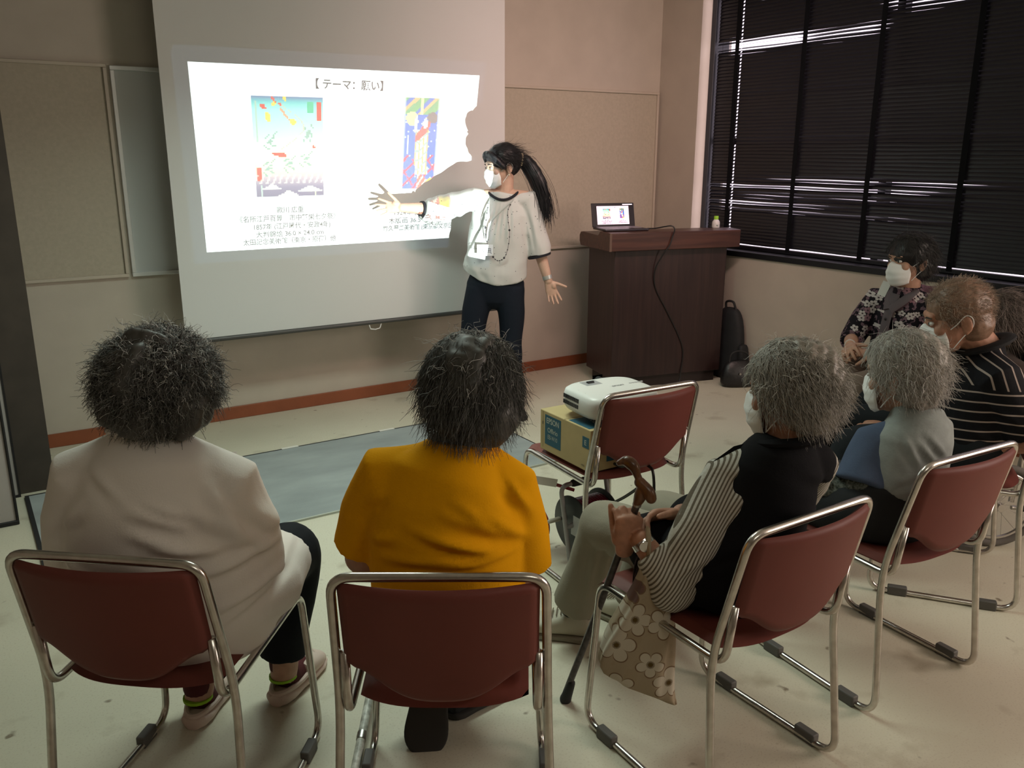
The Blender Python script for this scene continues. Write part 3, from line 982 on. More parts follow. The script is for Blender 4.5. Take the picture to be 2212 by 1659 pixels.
for i, (k, (x, y), rz, lab) in enumerate(spots):
    if i == 0:
        c = thing('stacking_chair', lab, 'chair', (x, y, 0), rz, 'salmon sled-base chairs'); chair_parts(c); proto = c
    else:
        c = copy_tree(proto); c.location = (x, y, 0); c.rotation_euler = (0, 0, rz); c['label'] = lab
    CH[k] = c

# ---------------------------------------------------------------- projector on its box
m_card = mat('brown_cardboard', (0.44, 0.34, 0.165), 0.8, noise=0.06, nscale=10)
m_blue = mat('printed_blue', (0.012, 0.085, 0.13), 0.6)
m_pale = mat('printed_pale', (0.42, 0.46, 0.40), 0.6)
bo = (1.93, 2.355, 0.4545)
bx = thing('cardboard_box', 'brown cardboard projector box with blue labels, on the chair seat', 'box', bo, -0.03)
bw, bl, bh = 0.172, 0.158, 0.155
MB().box((-bw, -bl, 0), (bw, bl, bh)).build('carton', m_card, bx, bevel=0.003)
fl_ = MB()
fl_.box((-bw, -0.002, bh), (bw, 0.002, bh+0.0006)); fl_.box((-bw-0.0006, bl-0.02, 0.01), (-bw, bl-0.018, bh-0.004))
fl_.build('flap_seam', mat('card_edge', (0.28, 0.21, 0.10), 0.8), bx, smooth=False)
EX, EZ = (0, -1, 0), (0, 0, 1)
m_stamp = mat('printed_dark', (0.05, 0.04, 0.03), 0.7)
def card_label(a, b_, texts, bar=None):
    l = MB().box(a, b_).build('label', m_blue, bx, smooth=False)
    for t in texts:
        p = MB(); write(p, *t[0], **t[1]); p.build('print', m_pale, l, smooth=False)
    return l
card_label((-bw-0.0008, 0.022, 0.028), (-bw, 0.125, 0.142), [
    (('EPSON', (-bw-0.001, 0.0735, 0.112), EX, EZ, 0.030), dict(width=0.080, bold=0.02)),
    (('Offirio', (-bw-0.001, 0.0735, 0.078), EX, EZ, 0.026), dict(width=0.066, bold=0.012)),
    (('EB-W10', (-bw-0.001, 0.0735, 0.052), EX, EZ, 0.024), dict(width=0.062))])
card_label((-bw-0.0008, -0.150, 0.085), (-bw, -0.112, 0.125), [(('E', (-bw-0.001, -0.131, 0.096), EX, EZ, 0.026), dict(bold=0.02))])
card_label((-0.165, -0.14, bh), (-0.05, -0.015, bh+0.0008), [(('EPSON', (-0.107, -0.075, bh+0.0009), (-0.26, -0.965, 0), (0.965, -0.26, 0), 0.032), dict(width=0.10, bold=0.02))])
card_label((-0.10, -bl-0.0008, 0.03), (0.02, -bl, 0.075), [])
p = MB(); write(p, 'H16', (-bw-0.0005, -0.118, 0.014), EX, EZ, 0.012); p.build('stamp', m_stamp, bx, smooth=False)
MB().box((-bw-0.0009, 0.137, 0.10), (-bw-0.0003, 0.142, 0.112)).build('stamp', m_stamp, bx, smooth=False)

PT = math.radians(2.2)
po = Vector((1.930, 2.315, 0.4545+bh+0.0010))
pj = thing('projector', 'white video projector on the cardboard box, aimed at the screen', 'projector', po, -0.03)
Rt = Matrix.Translation((0, 0, 0.021)) @ Matrix.Rotation(PT, 4, 'X')
def ring_at(z, a, b, p=4.5, yo=0.0, n=48):
    out = []
    for k in range(n):
        t = 2*math.pi*(k+0.5)/n
        c, s = math.cos(t), math.sin(t)
        x = a*math.copysign(abs(c)**(2/p), c); y = b*math.copysign(abs(s)**(2/p), s)
        zz = z
        y += 0.012*(1-(x/a)**2)*(1 if y > 0 else 0)      # bowed front
        out.append(tuple(Rt @ Vector((x, y+yo, zz))))
    return out
rings = [ring_at(0.000, 0.128, 0.092), ring_at(0.006, 0.146, 0.108), ring_at(0.022, 0.156, 0.117), ring_at(0.058, 0.156, 0.117), ring_at(0.074, 0.152, 0.113), ring_at(0.0815, 0.143, 0.104), ring_at(0.0845, 0.128, 0.09), ring_at(0.0855, 0.09, 0.06)]
MB().loft(rings).build('body', m_white, pj, auto=False)
v = MB()
for j in range(9):
    for kk, (za, zb) in enumerate(((0.050, 0.064), (0.028, 0.042))):
        y = 0.075-j*0.0105
        v.box((-0.1575, y-0.007, za), (-0.1545, y, zb), Rt)
v.build('side_vent', mat('vent_dark', (0.03, 0.03, 0.032), 0.6), pj, smooth=False)
MB().box((-0.075, 0.045, 0.0835), (-0.005, 0.095, 0.0862), Rt).build('dial_window', mat('grey_recess', (0.33, 0.34, 0.35), 0.3), pj, bevel=0.004)
MB().tube([tuple(Rt @ Vector((-0.055, 0.072, 0.086))), tuple(Rt @ Vector((-0.028, 0.072, 0.086)))], 0.0075, 12).build('zoom_ring', m_rubber, pj)
pr = MB()
ey = np.array(Rt.to_3x3() @ Vector((0, 1, 0))); 
write(pr, 'EPSON', tuple(Rt @ Vector((0.03, -0.005, 0.0862))), (1, 0, 0), ey, 0.014, width=0.05, bold=0.03)
pr.build('print', mat('grey_print', (0.20, 0.20, 0.21), 0.5), pj, smooth=False)
m_btn = mat('grey_buttons', (0.42, 0.42, 0.42), 0.4)
for i in range(5):
    MB().box((0.085+0.013*i, 0.0, 0.0835), (0.094+0.013*i, 0.006, 0.0870), Rt).build('button', m_btn, pj, smooth=False)
for yy in (0.02, -0.02):
    MB().box((-0.13, yy, 0.0815), (-0.10, yy+0.002, 0.0845), Rt).build('seam', m_btn, pj, smooth=False)
for (x, y, h) in ((-0.12, -0.085, -0.0035), (0.12, -0.085, -0.0035), (0.0, 0.09, 0.0025)):
    p1 = Rt @ Vector((x, y, 0.006))
    MB().tube([(p1.x, p1.y, 0.0), (p1.x, p1.y, p1.z)], 0.009, 12).build('foot', m_rubber, pj)
# lens barrel with the lamp inside and the image panel near its mouth
bar = MB()
Lloc = Matrix.Rotation(0.03, 3, 'Z') @ (LENS - po)
lens_r, GD = 0.0172, 0.025
nn = 40
vs = []
for y in (-0.004, 0.031):
    for k in range(nn):
        a = 2*math.pi*k/nn
        vs.append((Lloc.x+lens_r*math.cos(a), Lloc.y+y, Lloc.z+0.0091+lens_r*math.sin(a)))
for y in (0.031, -0.004):
    for k in range(nn):
        a = 2*math.pi*k/nn
        vs.append((Lloc.x+(lens_r+0.002)*math.cos(a), Lloc.y+y, Lloc.z+0.0091+(lens_r+0.002)*math.sin(a)))
fs = [(i*nn+k, i*nn+(k+1) % nn, (i+1)*nn+(k+1) % nn, (i+1)*nn+k) for i in range(3) for k in range(nn)]
fs.append(tuple(range(nn)))
bar.add(vs, fs)
barrel = bar.build('lens_barrel', m_rubber, pj)
SQ = [Vector(q) for q in ((1.115, SY, 1.972), (2.815, SY, 1.986), (2.691, SY, 1.027), (1.126, SY, 1.023))]
def homography(q):
    src = [(0, 0), (1, 0), (1, 1), (0, 1)]
    A = []
    for (u, v_), s in zip(src, q):
        x, y = s.x, s.z
        A.append([u, v_, 1, 0, 0, 0, -u*x, -v_*x, -x]); A.append([0, 0, 0, u, v_, 1, -u*y, -v_*y, -y])
    h = np.linalg.svd(np.array(A))[2][-1].reshape(3, 3)
    return h
HG = homography(SQ)
def on_film(u, v_, l=0):
    w_ = HG @ np.array([u, v_, 1.0])
    S = Vector((w_[0]/w_[2], SY, w_[1]/w_[2]))
    return (S-LENS)*(GD/(SY-LENS.y))
gV, gF, gC = slide_mesh('film', lambda u, v_, l: tuple(on_film(u, v_)), None)
def quadstrip(a, b, col):
    n0 = len(gV)
    gV.extend([tuple(p) for p in a]+[tuple(p) for p in b])
    for k in range(4):
        k2 = (k+1) % 4
        gF.append((n0+k, n0+k2, n0+4+k2, n0+4+k)); gC.append(col)
c4 = [(0, 0), (1, 0), (1, 1), (0, 1)]
e1 = [(-0.045, -0.075), (1.022, -0.075), (1.022, 1.065), (-0.045, 1.065)]
i0 = [on_film(*q) for q in c4]; i1 = [on_film(*q) for q in e1]
quadstrip(i0, i1, (0.010, 0.016, 0.028))
i2 = [Vector((s*0.024, GD, 0.0091+t*0.024)) for s, t in ((-1, 1), (1, 1), (1, -1), (-1, -1))]
quadstrip(i1, i2, (0, 0, 0))
me = bpy.data.meshes.new('image_panel'); me.from_pydata(gV, [], gF); set_tint(me, gC)
me.materials.append(attr_mat('image_panel_film', transparent=True))
ip = link('image_panel', me, barrel)
ip.location = Lloc
ip.rotation_euler = (0, 0, 0.03)

# power and video cords of the projector
setp(MB().tube(bez([(1.850, 2.185, 0.476), (1.825, 2.120, 0.492), (1.818, 2.070, 0.512), (1.824, 2.032, 0.500), (1.835, 2.028, 0.455), (1.842, 2.095, 0.393), (1.851, 2.184, 0.329), (1.845, 2.285, 0.262)], 8), 0.0055, 8).build('power_cord', m_cable), 'black cord looping from the projector down to the cable reel', 'cord')
setp(MB().tube(bez([(1.960, 2.165, 0.466), (1.950, 2.115, 0.468), (1.936, 2.080, 0.462), (1.938, 2.072, 0.40), (1.945, 2.070, 0.25), (1.955, 2.07, 0.08), (1.985, 2.08, 0.007), (2.08, 2.10, 0.007)], 8), 0.0055, 8).build('video_cord', m_cable), 'black cord dropping straight from the projector chair to the floor', 'cord')

# cable reel below the projector chair
ro = (1.90, 2.39, 0)
reel = thing('cable_reel', 'extension cable reel with dark red cord under the projector chair', 'cable reel', ro)
RX = Matrix.Rotation(math.pi/2, 3, 'Y')
m_reel = mat('dark_reel_plastic', (0.018, 0.024, 0.024), 0.45)
for nm, x0 in (('flange', -0.078), ('flange', 0.068)):
    MB().lathe([(0.02, 0), (0.108, 0), (0.112, 0.003), (0.112, 0.007), (0.108, 0.010), (0.02, 0.010)], (x0, 0, 0.172), 40, RX).build(nm, m_reel, reel, origin=None)
m_redc = mat('dark_red_cord', (0.11, 0.008, 0.018), 0.35)
prof = [(0.04, 0.0)]
for i in range(12):
    for t in range(5):
        a = math.pi*t/4
        prof.append((0.090+0.0055*math.sin(a), i*0.0113+0.0113*(1-math.cos(a))/2))
prof.append((0.04, 0.1356))
MB().lathe(prof, (-0.068, 0, 0.172), 40, RX).build('wound_cord', m_redc, reel)
m_grey = mat('grey_tube', (0.30, 0.29, 0.28), 0.45)
fr = fillet([(-0.07, 0.055, 0.33), (-0.115, 0.05, 0.325), (-0.115, 0.0, 0.02), (0.10, 0.0, 0.012)], [0, 0.04, 0.04, 0], 6)
MB().tube(fillet([(0.105, 0.03, 0.325), (-0.110, 0.03, 0.325), (-0.110, -0.045, 0.012), (0.105, -0.045, 0.012), (0.105, 0.03, 0.325)], 0.035, 6), 0.009, 10).build('stand', m_grey, reel)
MB().tube([(-0.05, 0.03, 0.325), (0.05, 0.03, 0.325)], 0.0145, 12, round_caps=True).build('grip', m_rubber, reel)
MB().tube([(-0.11, -0.006, 0.172), (0.105, -0.006, 0.172)], 0.010, 10).build('axle', m_grey, reel)
lb = MB().box((-0.0795, -0.05, 0.135), (-0.0785, -0.012, 0.215)); lb.box((-0.0795, -0.012, 0.135), (-0.0785, 0.0, 0.17))
lb.build('rating_label', mat('silver_label', (0.45, 0.47, 0.46), 0.4), reel, smooth=False)
MB().tube([(-0.085, 0.07, 0.172), (-0.13, 0.07, 0.172)], 0.009, 10, round_caps=True).build('crank_knob', mat('cream_knob', (0.5, 0.47, 0.38), 0.5), reel)
setp(MB().tube(bez([(1.885, 2.46, 0.275), (1.82, 2.50, 0.30), (1.74, 2.55, 0.33), (1.70, 2.62, 0.34), (1.735, 2.68, 0.30), (1.82, 2.66, 0.2), (1.86, 2.60, 0.1), (1.84, 2.62, 0.01), (1.72, 2.8, 0.008)], 8), 0.007, 8).build('extension_cord', mat('red_cord', (0.30, 0.030, 0.035), 0.4)), 'red extension cord rising from the reel beside the chair', 'cord')
setp(MB().box((-0.055, -0.001, -0.016), (0.055, 0.001, 0.016), Matrix.Translation((1.765, 2.50, 0.325)) @ Matrix.Rotation(-0.5, 4, 'Z') @ Matrix.Rotation(0.2, 4, 'Y')).build('cord_tag', m_tapew, smooth=False), 'white paper tag wrapped on the red extension cord', 'tag')
# unseen housings made up to go with the added ceiling fill lights
for x, y, lab in ((0.9, -0.9, 'housing of a ceiling fill light, out of view over the back row'), (3.0, 2.5, 'housing of an added fill light that turns the right wall pink, out of view'), (1.45, 2.95, 'housing of an added fill light for the floor before the screen, out of view')):
    r = thing('fill_light_housing', lab, 'fill light housing', (x, y, 2.63))
    MB().box((-0.62, -0.17, 0.02), (0.62, 0.17, 0.088)).build('housing', m_white, r, smooth=False)
# ================================================================== people: shared builders
def V3(*a): return np.array(a, float)
def unit(v):
    v = np.array(v, float); return v/np.linalg.norm(v)
def frame_of(face, up=(0, 0, 1), pitch=0.0, roll=0.0):
    """columns: right, forward, up; pitch > 0 looks down"""
    f = unit(face); r = unit(np.cross(f, up)); u = np.cross(r, f)
    c, s = math.cos(pitch), math.sin(pitch)
    f2 = f*c - u*s; u2 = u*c + f*s
    c, s = math.cos(roll), math.sin(roll)
    r3 = r*c + u2*s; u3 = u2*c - r*s
    return np.stack([r3, f2, u3], axis=1)

def stripes_mat(name, base, line, axis, period, duty, rough=0.8, axis2=None, split=None, bump=0.2, soft=None):
    """woven stripes: dot(position, axis) modulo period; above the split height a second direction is used"""
    m, nt, b = _new(name)
    tc = nt.nodes.new('ShaderNodeTexCoord')
    def band(ax, per):
        d = nt.nodes.new('ShaderNodeVectorMath'); d.operation = 'DOT_PRODUCT'
        d.inputs[1].default_value = ax
        nt.links.new(tc.outputs['Object'], d.inputs[0])
        q = nt.nodes.new('ShaderNodeMath'); q.operation = 'DIVIDE'; q.inputs[1].default_value = per
        nt.links.new(d.outputs['Value'], q.inputs[0])
        fr = nt.nodes.new('ShaderNodeMath'); fr.operation = 'FRACT'
        nt.links.new(q.outputs[0], fr.inputs[0])
        ls = nt.nodes.new('ShaderNodeMath'); ls.operation = 'LESS_THAN'; ls.inputs[1].default_value = duty
        nt.links.new(fr.outputs[0], ls.inputs[0])
        return ls.outputs[0]
    fac = band(axis, period)
    if axis2 is not None:
        f2 = band(axis2, period*1.05)
        sp = nt.nodes.new('ShaderNodeSeparateXYZ'); nt.links.new(tc.outputs['Object'], sp.inputs[0])
        gt = nt.nodes.new('ShaderNodeMath'); gt.operation = 'GREATER_THAN'; gt.inputs[1].default_value = split
        nt.links.new(sp.outputs['Z'], gt.inputs[0])
        mx = nt.nodes.new('ShaderNodeMix'); nt.links.new(gt.outputs[0], mx.inputs[0])
        nt.links.new(fac, mx.inputs[2]); nt.links.new(f2, mx.inputs[3]); fac = mx.outputs[0]
    mc = nt.nodes.new('ShaderNodeMix'); mc.data_type = 'RGBA'
    nt.links.new(fac, mc.inputs[0]); mc.inputs[6].default_value = (*base, 1); mc.inputs[7].default_value = (*line, 1)
    nt.links.new(mc.outputs[2], b.inputs['Base Color'])
    b.inputs['Roughness'].default_value = rough; b.inputs['Specular IOR Level'].default_value = 0.15
    if bump:
        n2 = nt.nodes.new('ShaderNodeTexNoise'); n2.inputs['Scale'].default_value = 130
        nt.links.new(tc.outputs['Object'], n2.inputs['Vector'])
        bp = nt.nodes.new('ShaderNodeBump'); bp.inputs['Strength'].default_value = bump; bp.inputs['Distance'].default_value = 0.003
        nt.links.new(n2.outputs['Fac'], bp.inputs['Height']); nt.links.new(bp.outputs[0], b.inputs['Normal'])
    return m

def flower_mat(name, ground, petal, centre, line, scale, ax, ay, rough=0.85, ground2=None, big=0.46, rand=0.75, leaf=None):
    """printed cloth: five-petalled flowers with dark stamens scattered on a plain ground"""
    m, nt, b = _new(name)
    N = nt.nodes.new; LK = nt.links.new
    tc = N('ShaderNodeTexCoord')
    def dot(ax_):
        d = N('ShaderNodeVectorMath'); d.operation = 'DOT_PRODUCT'; d.inputs[1].default_value = ax_
        LK(tc.outputs['Object'], d.inputs[0]); return d.outputs['Value']
    cb = N('ShaderNodeCombineXYZ'); LK(dot(ax), cb.inputs[0]); LK(dot(ay), cb.inputs[1])
    sc = N('ShaderNodeVectorMath'); sc.operation = 'SCALE'; sc.inputs['Scale'].default_value = scale; LK(cb.outputs[0], sc.inputs[0])
    vo = N('ShaderNodeTexVoronoi'); vo.voronoi_dimensions = '2D'; vo.inputs['Scale'].default_value = 1.0; vo.inputs['Randomness'].default_value = rand
    LK(sc.outputs[0], vo.inputs['Vector'])
    su = N('ShaderNodeVectorMath'); su.operation = 'SUBTRACT'; LK(sc.outputs[0], su.inputs[0]); LK(vo.outputs['Position'], su.inputs[1])
    sp = N('ShaderNodeSeparateXYZ'); LK(su.outputs[0], sp.inputs[0])
    def M2(op, a, bb=None):
        k = N('ShaderNodeMath'); k.operation = op
        for i, q in enumerate((a, bb)):
            if q is None: continue
            if isinstance(q, (int, float)): k.inputs[i].default_value = q
            else: LK(q, k.inputs[i])
        return k.outputs[0]
    r = M2('SQRT', M2('ADD', M2('MULTIPLY', sp.outputs[0], sp.outputs[0]), M2('MULTIPLY', sp.outputs[1], sp.outputs[1])))
    cs = N('ShaderNodeSeparateXYZ'); LK(vo.outputs['Color'], cs.inputs[0])
    th = M2('ADD', M2('ARCTAN2', sp.outputs[1], sp.outputs[0]), M2('MULTIPLY', cs.outputs[0], 6.28))
    pet = M2('ABSOLUTE', M2('SINE', M2('MULTIPLY', th, 2.5)))
    R = M2('MULTIPLY', M2('ADD', M2('MULTIPLY', M2('POWER', pet, 0.45), 0.62), 0.38), M2('ADD', M2('MULTIPLY', cs.outputs[1], 0.16), big-0.08))
    inp = M2('LESS_THAN', r, R)
    edge = M2('LESS_THAN', M2('ABSOLUTE', M2('SUBTRACT', r, R)), 0.018)
    st = M2('LESS_THAN', r, M2('ADD', 0.05, M2('MULTIPLY', M2('ABSOLUTE', M2('SINE', M2('MULTIPLY', th, 9.0))), 0.07)))
    def mix(fac, a, c):
        x = N('ShaderNodeMix'); x.data_type = 'RGBA'; LK(fac, x.inputs[0])
        for i, q in ((6, a), (7, c)):
            if isinstance(q, tuple): x.inputs[i].default_value = (*q, 1)
            else: LK(q, x.inputs[i])
        return x.outputs[2]
    g = ground
    nz = N('ShaderNodeTexNoise'); nz.inputs['Scale'].default_value = scale*1.7; nz.inputs['Detail'].default_value = 4; LK(tc.outputs['Object'], nz.inputs['Vector'])
    if ground2 is not None:
        g = mix(M2('GREATER_THAN', nz.outputs['Fac'], 0.55), ground, ground2)
    which = M2('GREATER_THAN', cs.outputs[2], 0.26)
    pc = mix(which, leaf if leaf else petal, petal)
    c = mix(inp, g, pc)
    c = mix(edge, c, line)
    c = mix(st, c, centre)
    LK(c, b.inputs['Base Color'])
    b.inputs['Roughness'].default_value = rough; b.inputs['Specular IOR Level'].default_value = 0.15
    return m

m_skin = mat('skin', (0.46, 0.265, 0.185), 0.55, noise=0.10, nscale=35, bump=0.15, bscale=120, spec=0.35)
m_skin_old = mat('weathered_skin', (0.40, 0.205, 0.135), 0.55, noise=0.16, nscale=45, bump=0.3, bscale=110, spec=0.35)
m_skin_fair = mat('fair_skin', (0.55, 0.36, 0.27), 0.5, noise=0.07, nscale=30, spec=0.35)
m_eye = mat('eye_white', (0.6, 0.58, 0.55), 0.25)
m_iris = mat('dark_iris', (0.012, 0.008, 0.006), 0.2)
m_brow = mat('dark_brow', (0.03, 0.025, 0.02), 0.8)
m_mask = mat('white_mask', (0.80, 0.81, 0.80), 0.75, bump=0.2, bscale=300, spec=0.1)

HEADPTS = {}
def add_head(mb, C, R, s=1.0, ears=True):
    C = np.array(C)
    P = lambda x, y, z: C + R @ (np.array([x, y, z])*s)
    E = lambda c, r: mb.ell(P(*c), np.array(r)*s, R, 18, 12)
    E((0, -0.015, 0.030), (0.074, 0.095, 0.086))
    E((0, 0.018, -0.020), (0.064, 0.074, 0.082))
    E((0, 0.034, -0.070), (0.046, 0.050, 0.042))
    E((0, 0.072, -0.098), (0.020, 0.014, 0.015))
    E((0, 0.076, 0.028), (0.050, 0.014, 0.016))
    for sx in (-1, 1):
        E((sx*0.043, 0.058, -0.022), (0.022, 0.022, 0.024))
    mb.tube([P(0, 0.083, 0.010), P(0, 0.096, -0.010), P(0, 0.105, -0.028)], [0.008*s, 0.010*s, 0.013*s], 10, round_caps=True)
    for sx in (-1, 1):
        E((sx*0.011, 0.093, -0.030), (0.008, 0.009, 0.007))
    E((0, 0.084, -0.062), (0.022, 0.011, 0.007)); E((0, 0.082, -0.073), (0.019, 0.010, 0.007))
    if ears:
        for sx in (-1, 1):
            Rz = R @ np.array(Matrix.Rotation(sx*0.45, 3, 'Z'))
            mb.ell(P(sx*0.077, -0.012, -0.012), np.array((0.008, 0.019, 0.032))*s, Rz, 12, 10)
            mb.ell(P(sx*0.077, -0.006, -0.036), np.array((0.007, 0.010, 0.012))*s, Rz, 10, 8)

def add_face(C, R, root, base, s=1.0, brow=None):
    C = np.array(C); P = lambda x, y, z: C + R @ (np.array([x, y, z])*s)
    for sx in (-1, 1):
        e = MB().ell(P(sx*0.031, 0.0795, 0.006), np.array((0.0135, 0.009, 0.0065))*s, R, 14, 10).build('eye', m_eye, root, origin=base)
        MB().ell(P(sx*0.031, 0.0860, 0.006), np.array((0.0062, 0.0035, 0.0062))*s, R, 12, 8).build('iris', m_iris, e, origin=base)
        MB().tube([P(sx*0.013, 0.089, 0.024), P(sx*0.030, 0.0895, 0.029), P(sx*0.050, 0.079, 0.024)], [0.0022*s, 0.003*s, 0.0015*s], 8, round_caps=True).build('eyebrow', brow or m_brow, root, origin=base)

def add_mask(C, R, root, base, s=1.0, low=-0.112, label=None):
    C = np.array(C); P = lambda x, y, z: C + R @ (np.array([x, y, z])*s)
    nu, nv = 20, 14
    v = []
    for j in range(nv+1):
        t = j/nv
        z = -0.006*(1-t) + low*t
        hw = 1.12 - 0.16*abs(2*t-1)**2
        for i in range(nu+1):
            a = (-1+2*i/nu)*hw
            bulge = 0.030*math.sin(math.pi*min(1, max(0, t*0.95+0.05)))**0.7
            ry = 0.086+bulge+0.012*math.exp(-((t-0.22)/0.16)**2)*math.exp(-(a/0.25)**2)
            rx = 0.070+0.006*math.sin(math.pi*t)
            pl = 0.0016*math.sin(t*math.pi*7)*math.exp(-(a/0.9)**4)
            zz = z - (0.010*(1-t))*(abs(a)**2)*(1.0) + 0.018*t*(abs(a)**2)
            if t < 0.15: zz += 0.012*math.exp(-(a/0.22)**2)
            v.append(P(math.sin(a)*(rx+pl), math.cos(a)*(ry+pl)-0.004, zz))
    f = [(j*(nu+1)+i, j*(nu+1)+i+1, (j+1)*(nu+1)+i+1, (j+1)*(nu+1)+i) for j in range(nv) for i in range(nu)]
    o = MB().add(v, f).build('mask', m_mask, root, auto=False, origin=base)
    md = o.modifiers.new('thick', 'SOLIDIFY'); md.thickness = 0.0016; md.offset = 1
    for sx in (-1, 1):
        l = MB()
        l.tube(bez([P(sx*0.066, 0.034, -0.020), P(sx*0.076, 0.015, -0.006), P(sx*0.082, -0.012, 0.016), P(sx*0.084, -0.030, 0.006), P(sx*0.083, -0.028, -0.022), P(sx*0.076, 0.006, -0.052), P(sx*0.064, 0.038, -0.085)], 4), 0.0016*s, 6)
        l.build('ear_loop', m_mask, o, origin=base)
    return o

def add_arm(mb, sh, el, wr, r=(0.050, 0.043, 0.036, 0.026)):
    sh, el, wr = map(np.array, (sh, el, wr))
    mb.tube([sh, sh*0.5+el*0.5, el], [r[0], (r[0]+r[1])/2, r[1]], 14, round_caps=True)
    mb.tube([el, el*0.62+wr*0.38, wr], [r[1], r[2], (r[3]*1.08, r[3]*0.9)], 14, round_caps=True)

def add_hand(mb, wr, d, n, s, curl=(0.2, 0.2, 0.2, 0.2), spread=0.14, thumb=(0.75, 0.2), sc=1.0, thumb_curl=0.15):
    """wr wrist, d towards the fingers, n out of the palm, s towards the thumb side"""
    wr = np.array(wr, float); d = unit(d); n = unit(np.array(n)-d*(np.array(n) @ d)); s = np.array(s, float); s = unit(s-d*(s @ d)-n*(s @ n))
    K = 1.0*sc
    mb.tube([wr-d*0.012*K, wr+d*0.020*K, wr+d*0.055*K, wr+d*0.083*K], [(0.024*K, 0.017*K), (0.030*K, 0.016*K), (0.038*K, 0.0145*K), (0.037*K, 0.0115*K)], 16, round_caps=True, upv=n)
    # heel of the thumb
    mb.ell(wr+d*0.035*K+s*0.022*K+n*0.010*K, (0.024*K, 0.017*K, 0.014*K), np.stack([d, s, n], axis=1), 12, 8)
    offs = (0.029, 0.0098, -0.0095, -0.0275); lens = (0.068, 0.077, 0.071, 0.055); rad = (0.0082, 0.0085, 0.0081, 0.0070)
    for i in range(4):
        b = wr + d*(0.080-0.004*abs(i-1.3))*K + s*offs[i]*K
        a0 = spread*(1.3-i)
        dd = unit(d*math.cos(a0)+s*math.sin(a0))
        pts = [b-dd*0.015*K, b]; ang = 0.0
        for q in range(3):
            ang += curl[i]*(0.9, 1.1, 0.8)[q]
            pts.append(pts[-1] + (dd*math.cos(ang)+n*math.sin(ang))*lens[i]*K*(0.45, 0.30, 0.25)[q])
        mb.tube(pts, [rad[i]*K*q for q in (1.08, 1.05, 1.02, 0.94, 0.82)], 10, round_caps=True)
    b = wr + d*0.018*K + s*0.024*K + n*0.004*K
    td = unit(d*math.cos(thumb[0])+s*math.sin(thumb[0])+n*thumb[1])
    t2 = unit(td + d*thumb_curl + n*thumb_curl*0.5)
    mb.tube([b, b+td*0.034*K, b+td*0.034*K+t2*0.030*K, b+td*0.034*K+t2*0.054*K], [0.0125*K, 0.0105*K, 0.0096*K, 0.0078*K], 10, round_caps=True)

def fold_disp(g, segs, noise_amp=0.003, freq=9.0, seed=1, stretch=(1, 1, 1), back=0.35):
    """cloth folds: ridges along the given segments (seen along direction g) plus soft random creases"""
    g = unit(g); ex = unit(np.cross(g, (0, 0, 1)))
    rg = np.random.default_rng(seed)
    W_ = [(rg.normal(size=3)*freq*np.array(stretch), rg.uniform(0, 6.28), 1/(1+k*0.25)) for k in range(9)]
    def f(co, no):
        d = np.zeros(len(co))
        for k, ph, a in W_:
            d += noise_amp*a*np.sin(co @ k + ph + 1.7*np.sin(co @ np.roll(k, 1)*0.6+ph*2))*0.5
        if segs:
            x = co @ ex; z = co[:, 2]
            w = np.clip((back-(no @ g))/0.5, 0, 1)
            for p, q, amp, wd in segs:
                p2 = np.array([np.dot(p, ex), p[2]]); q2 = np.array([np.dot(q, ex), q[2]])
                v = q2-p2; L2 = v @ v
                t = np.clip(((x-p2[0])*v[0]+(z-p2[1])*v[1])/L2, 0, 1)
                dx = x-(p2[0]+v[0]*t); dz = z-(p2[1]+v[1]*t)
                nrm = np.array([-v[1], v[0]])/math.sqrt(L2)
                sd = dx*nrm[0]+dz*nrm[1]
                end = np.exp(-((np.hypot(dx, dz)**2-sd**2)/(wd*wd*1.5)))
                tap = 0.25+0.75*np.sin(math.pi*np.clip(t, 0.02, 0.98))
                d += w*amp*tap*end*(np.exp(-(sd/wd)**2) - 0.75*np.exp(-((sd+1.9*wd)/(1.1*wd))**2))
        return d
    return f

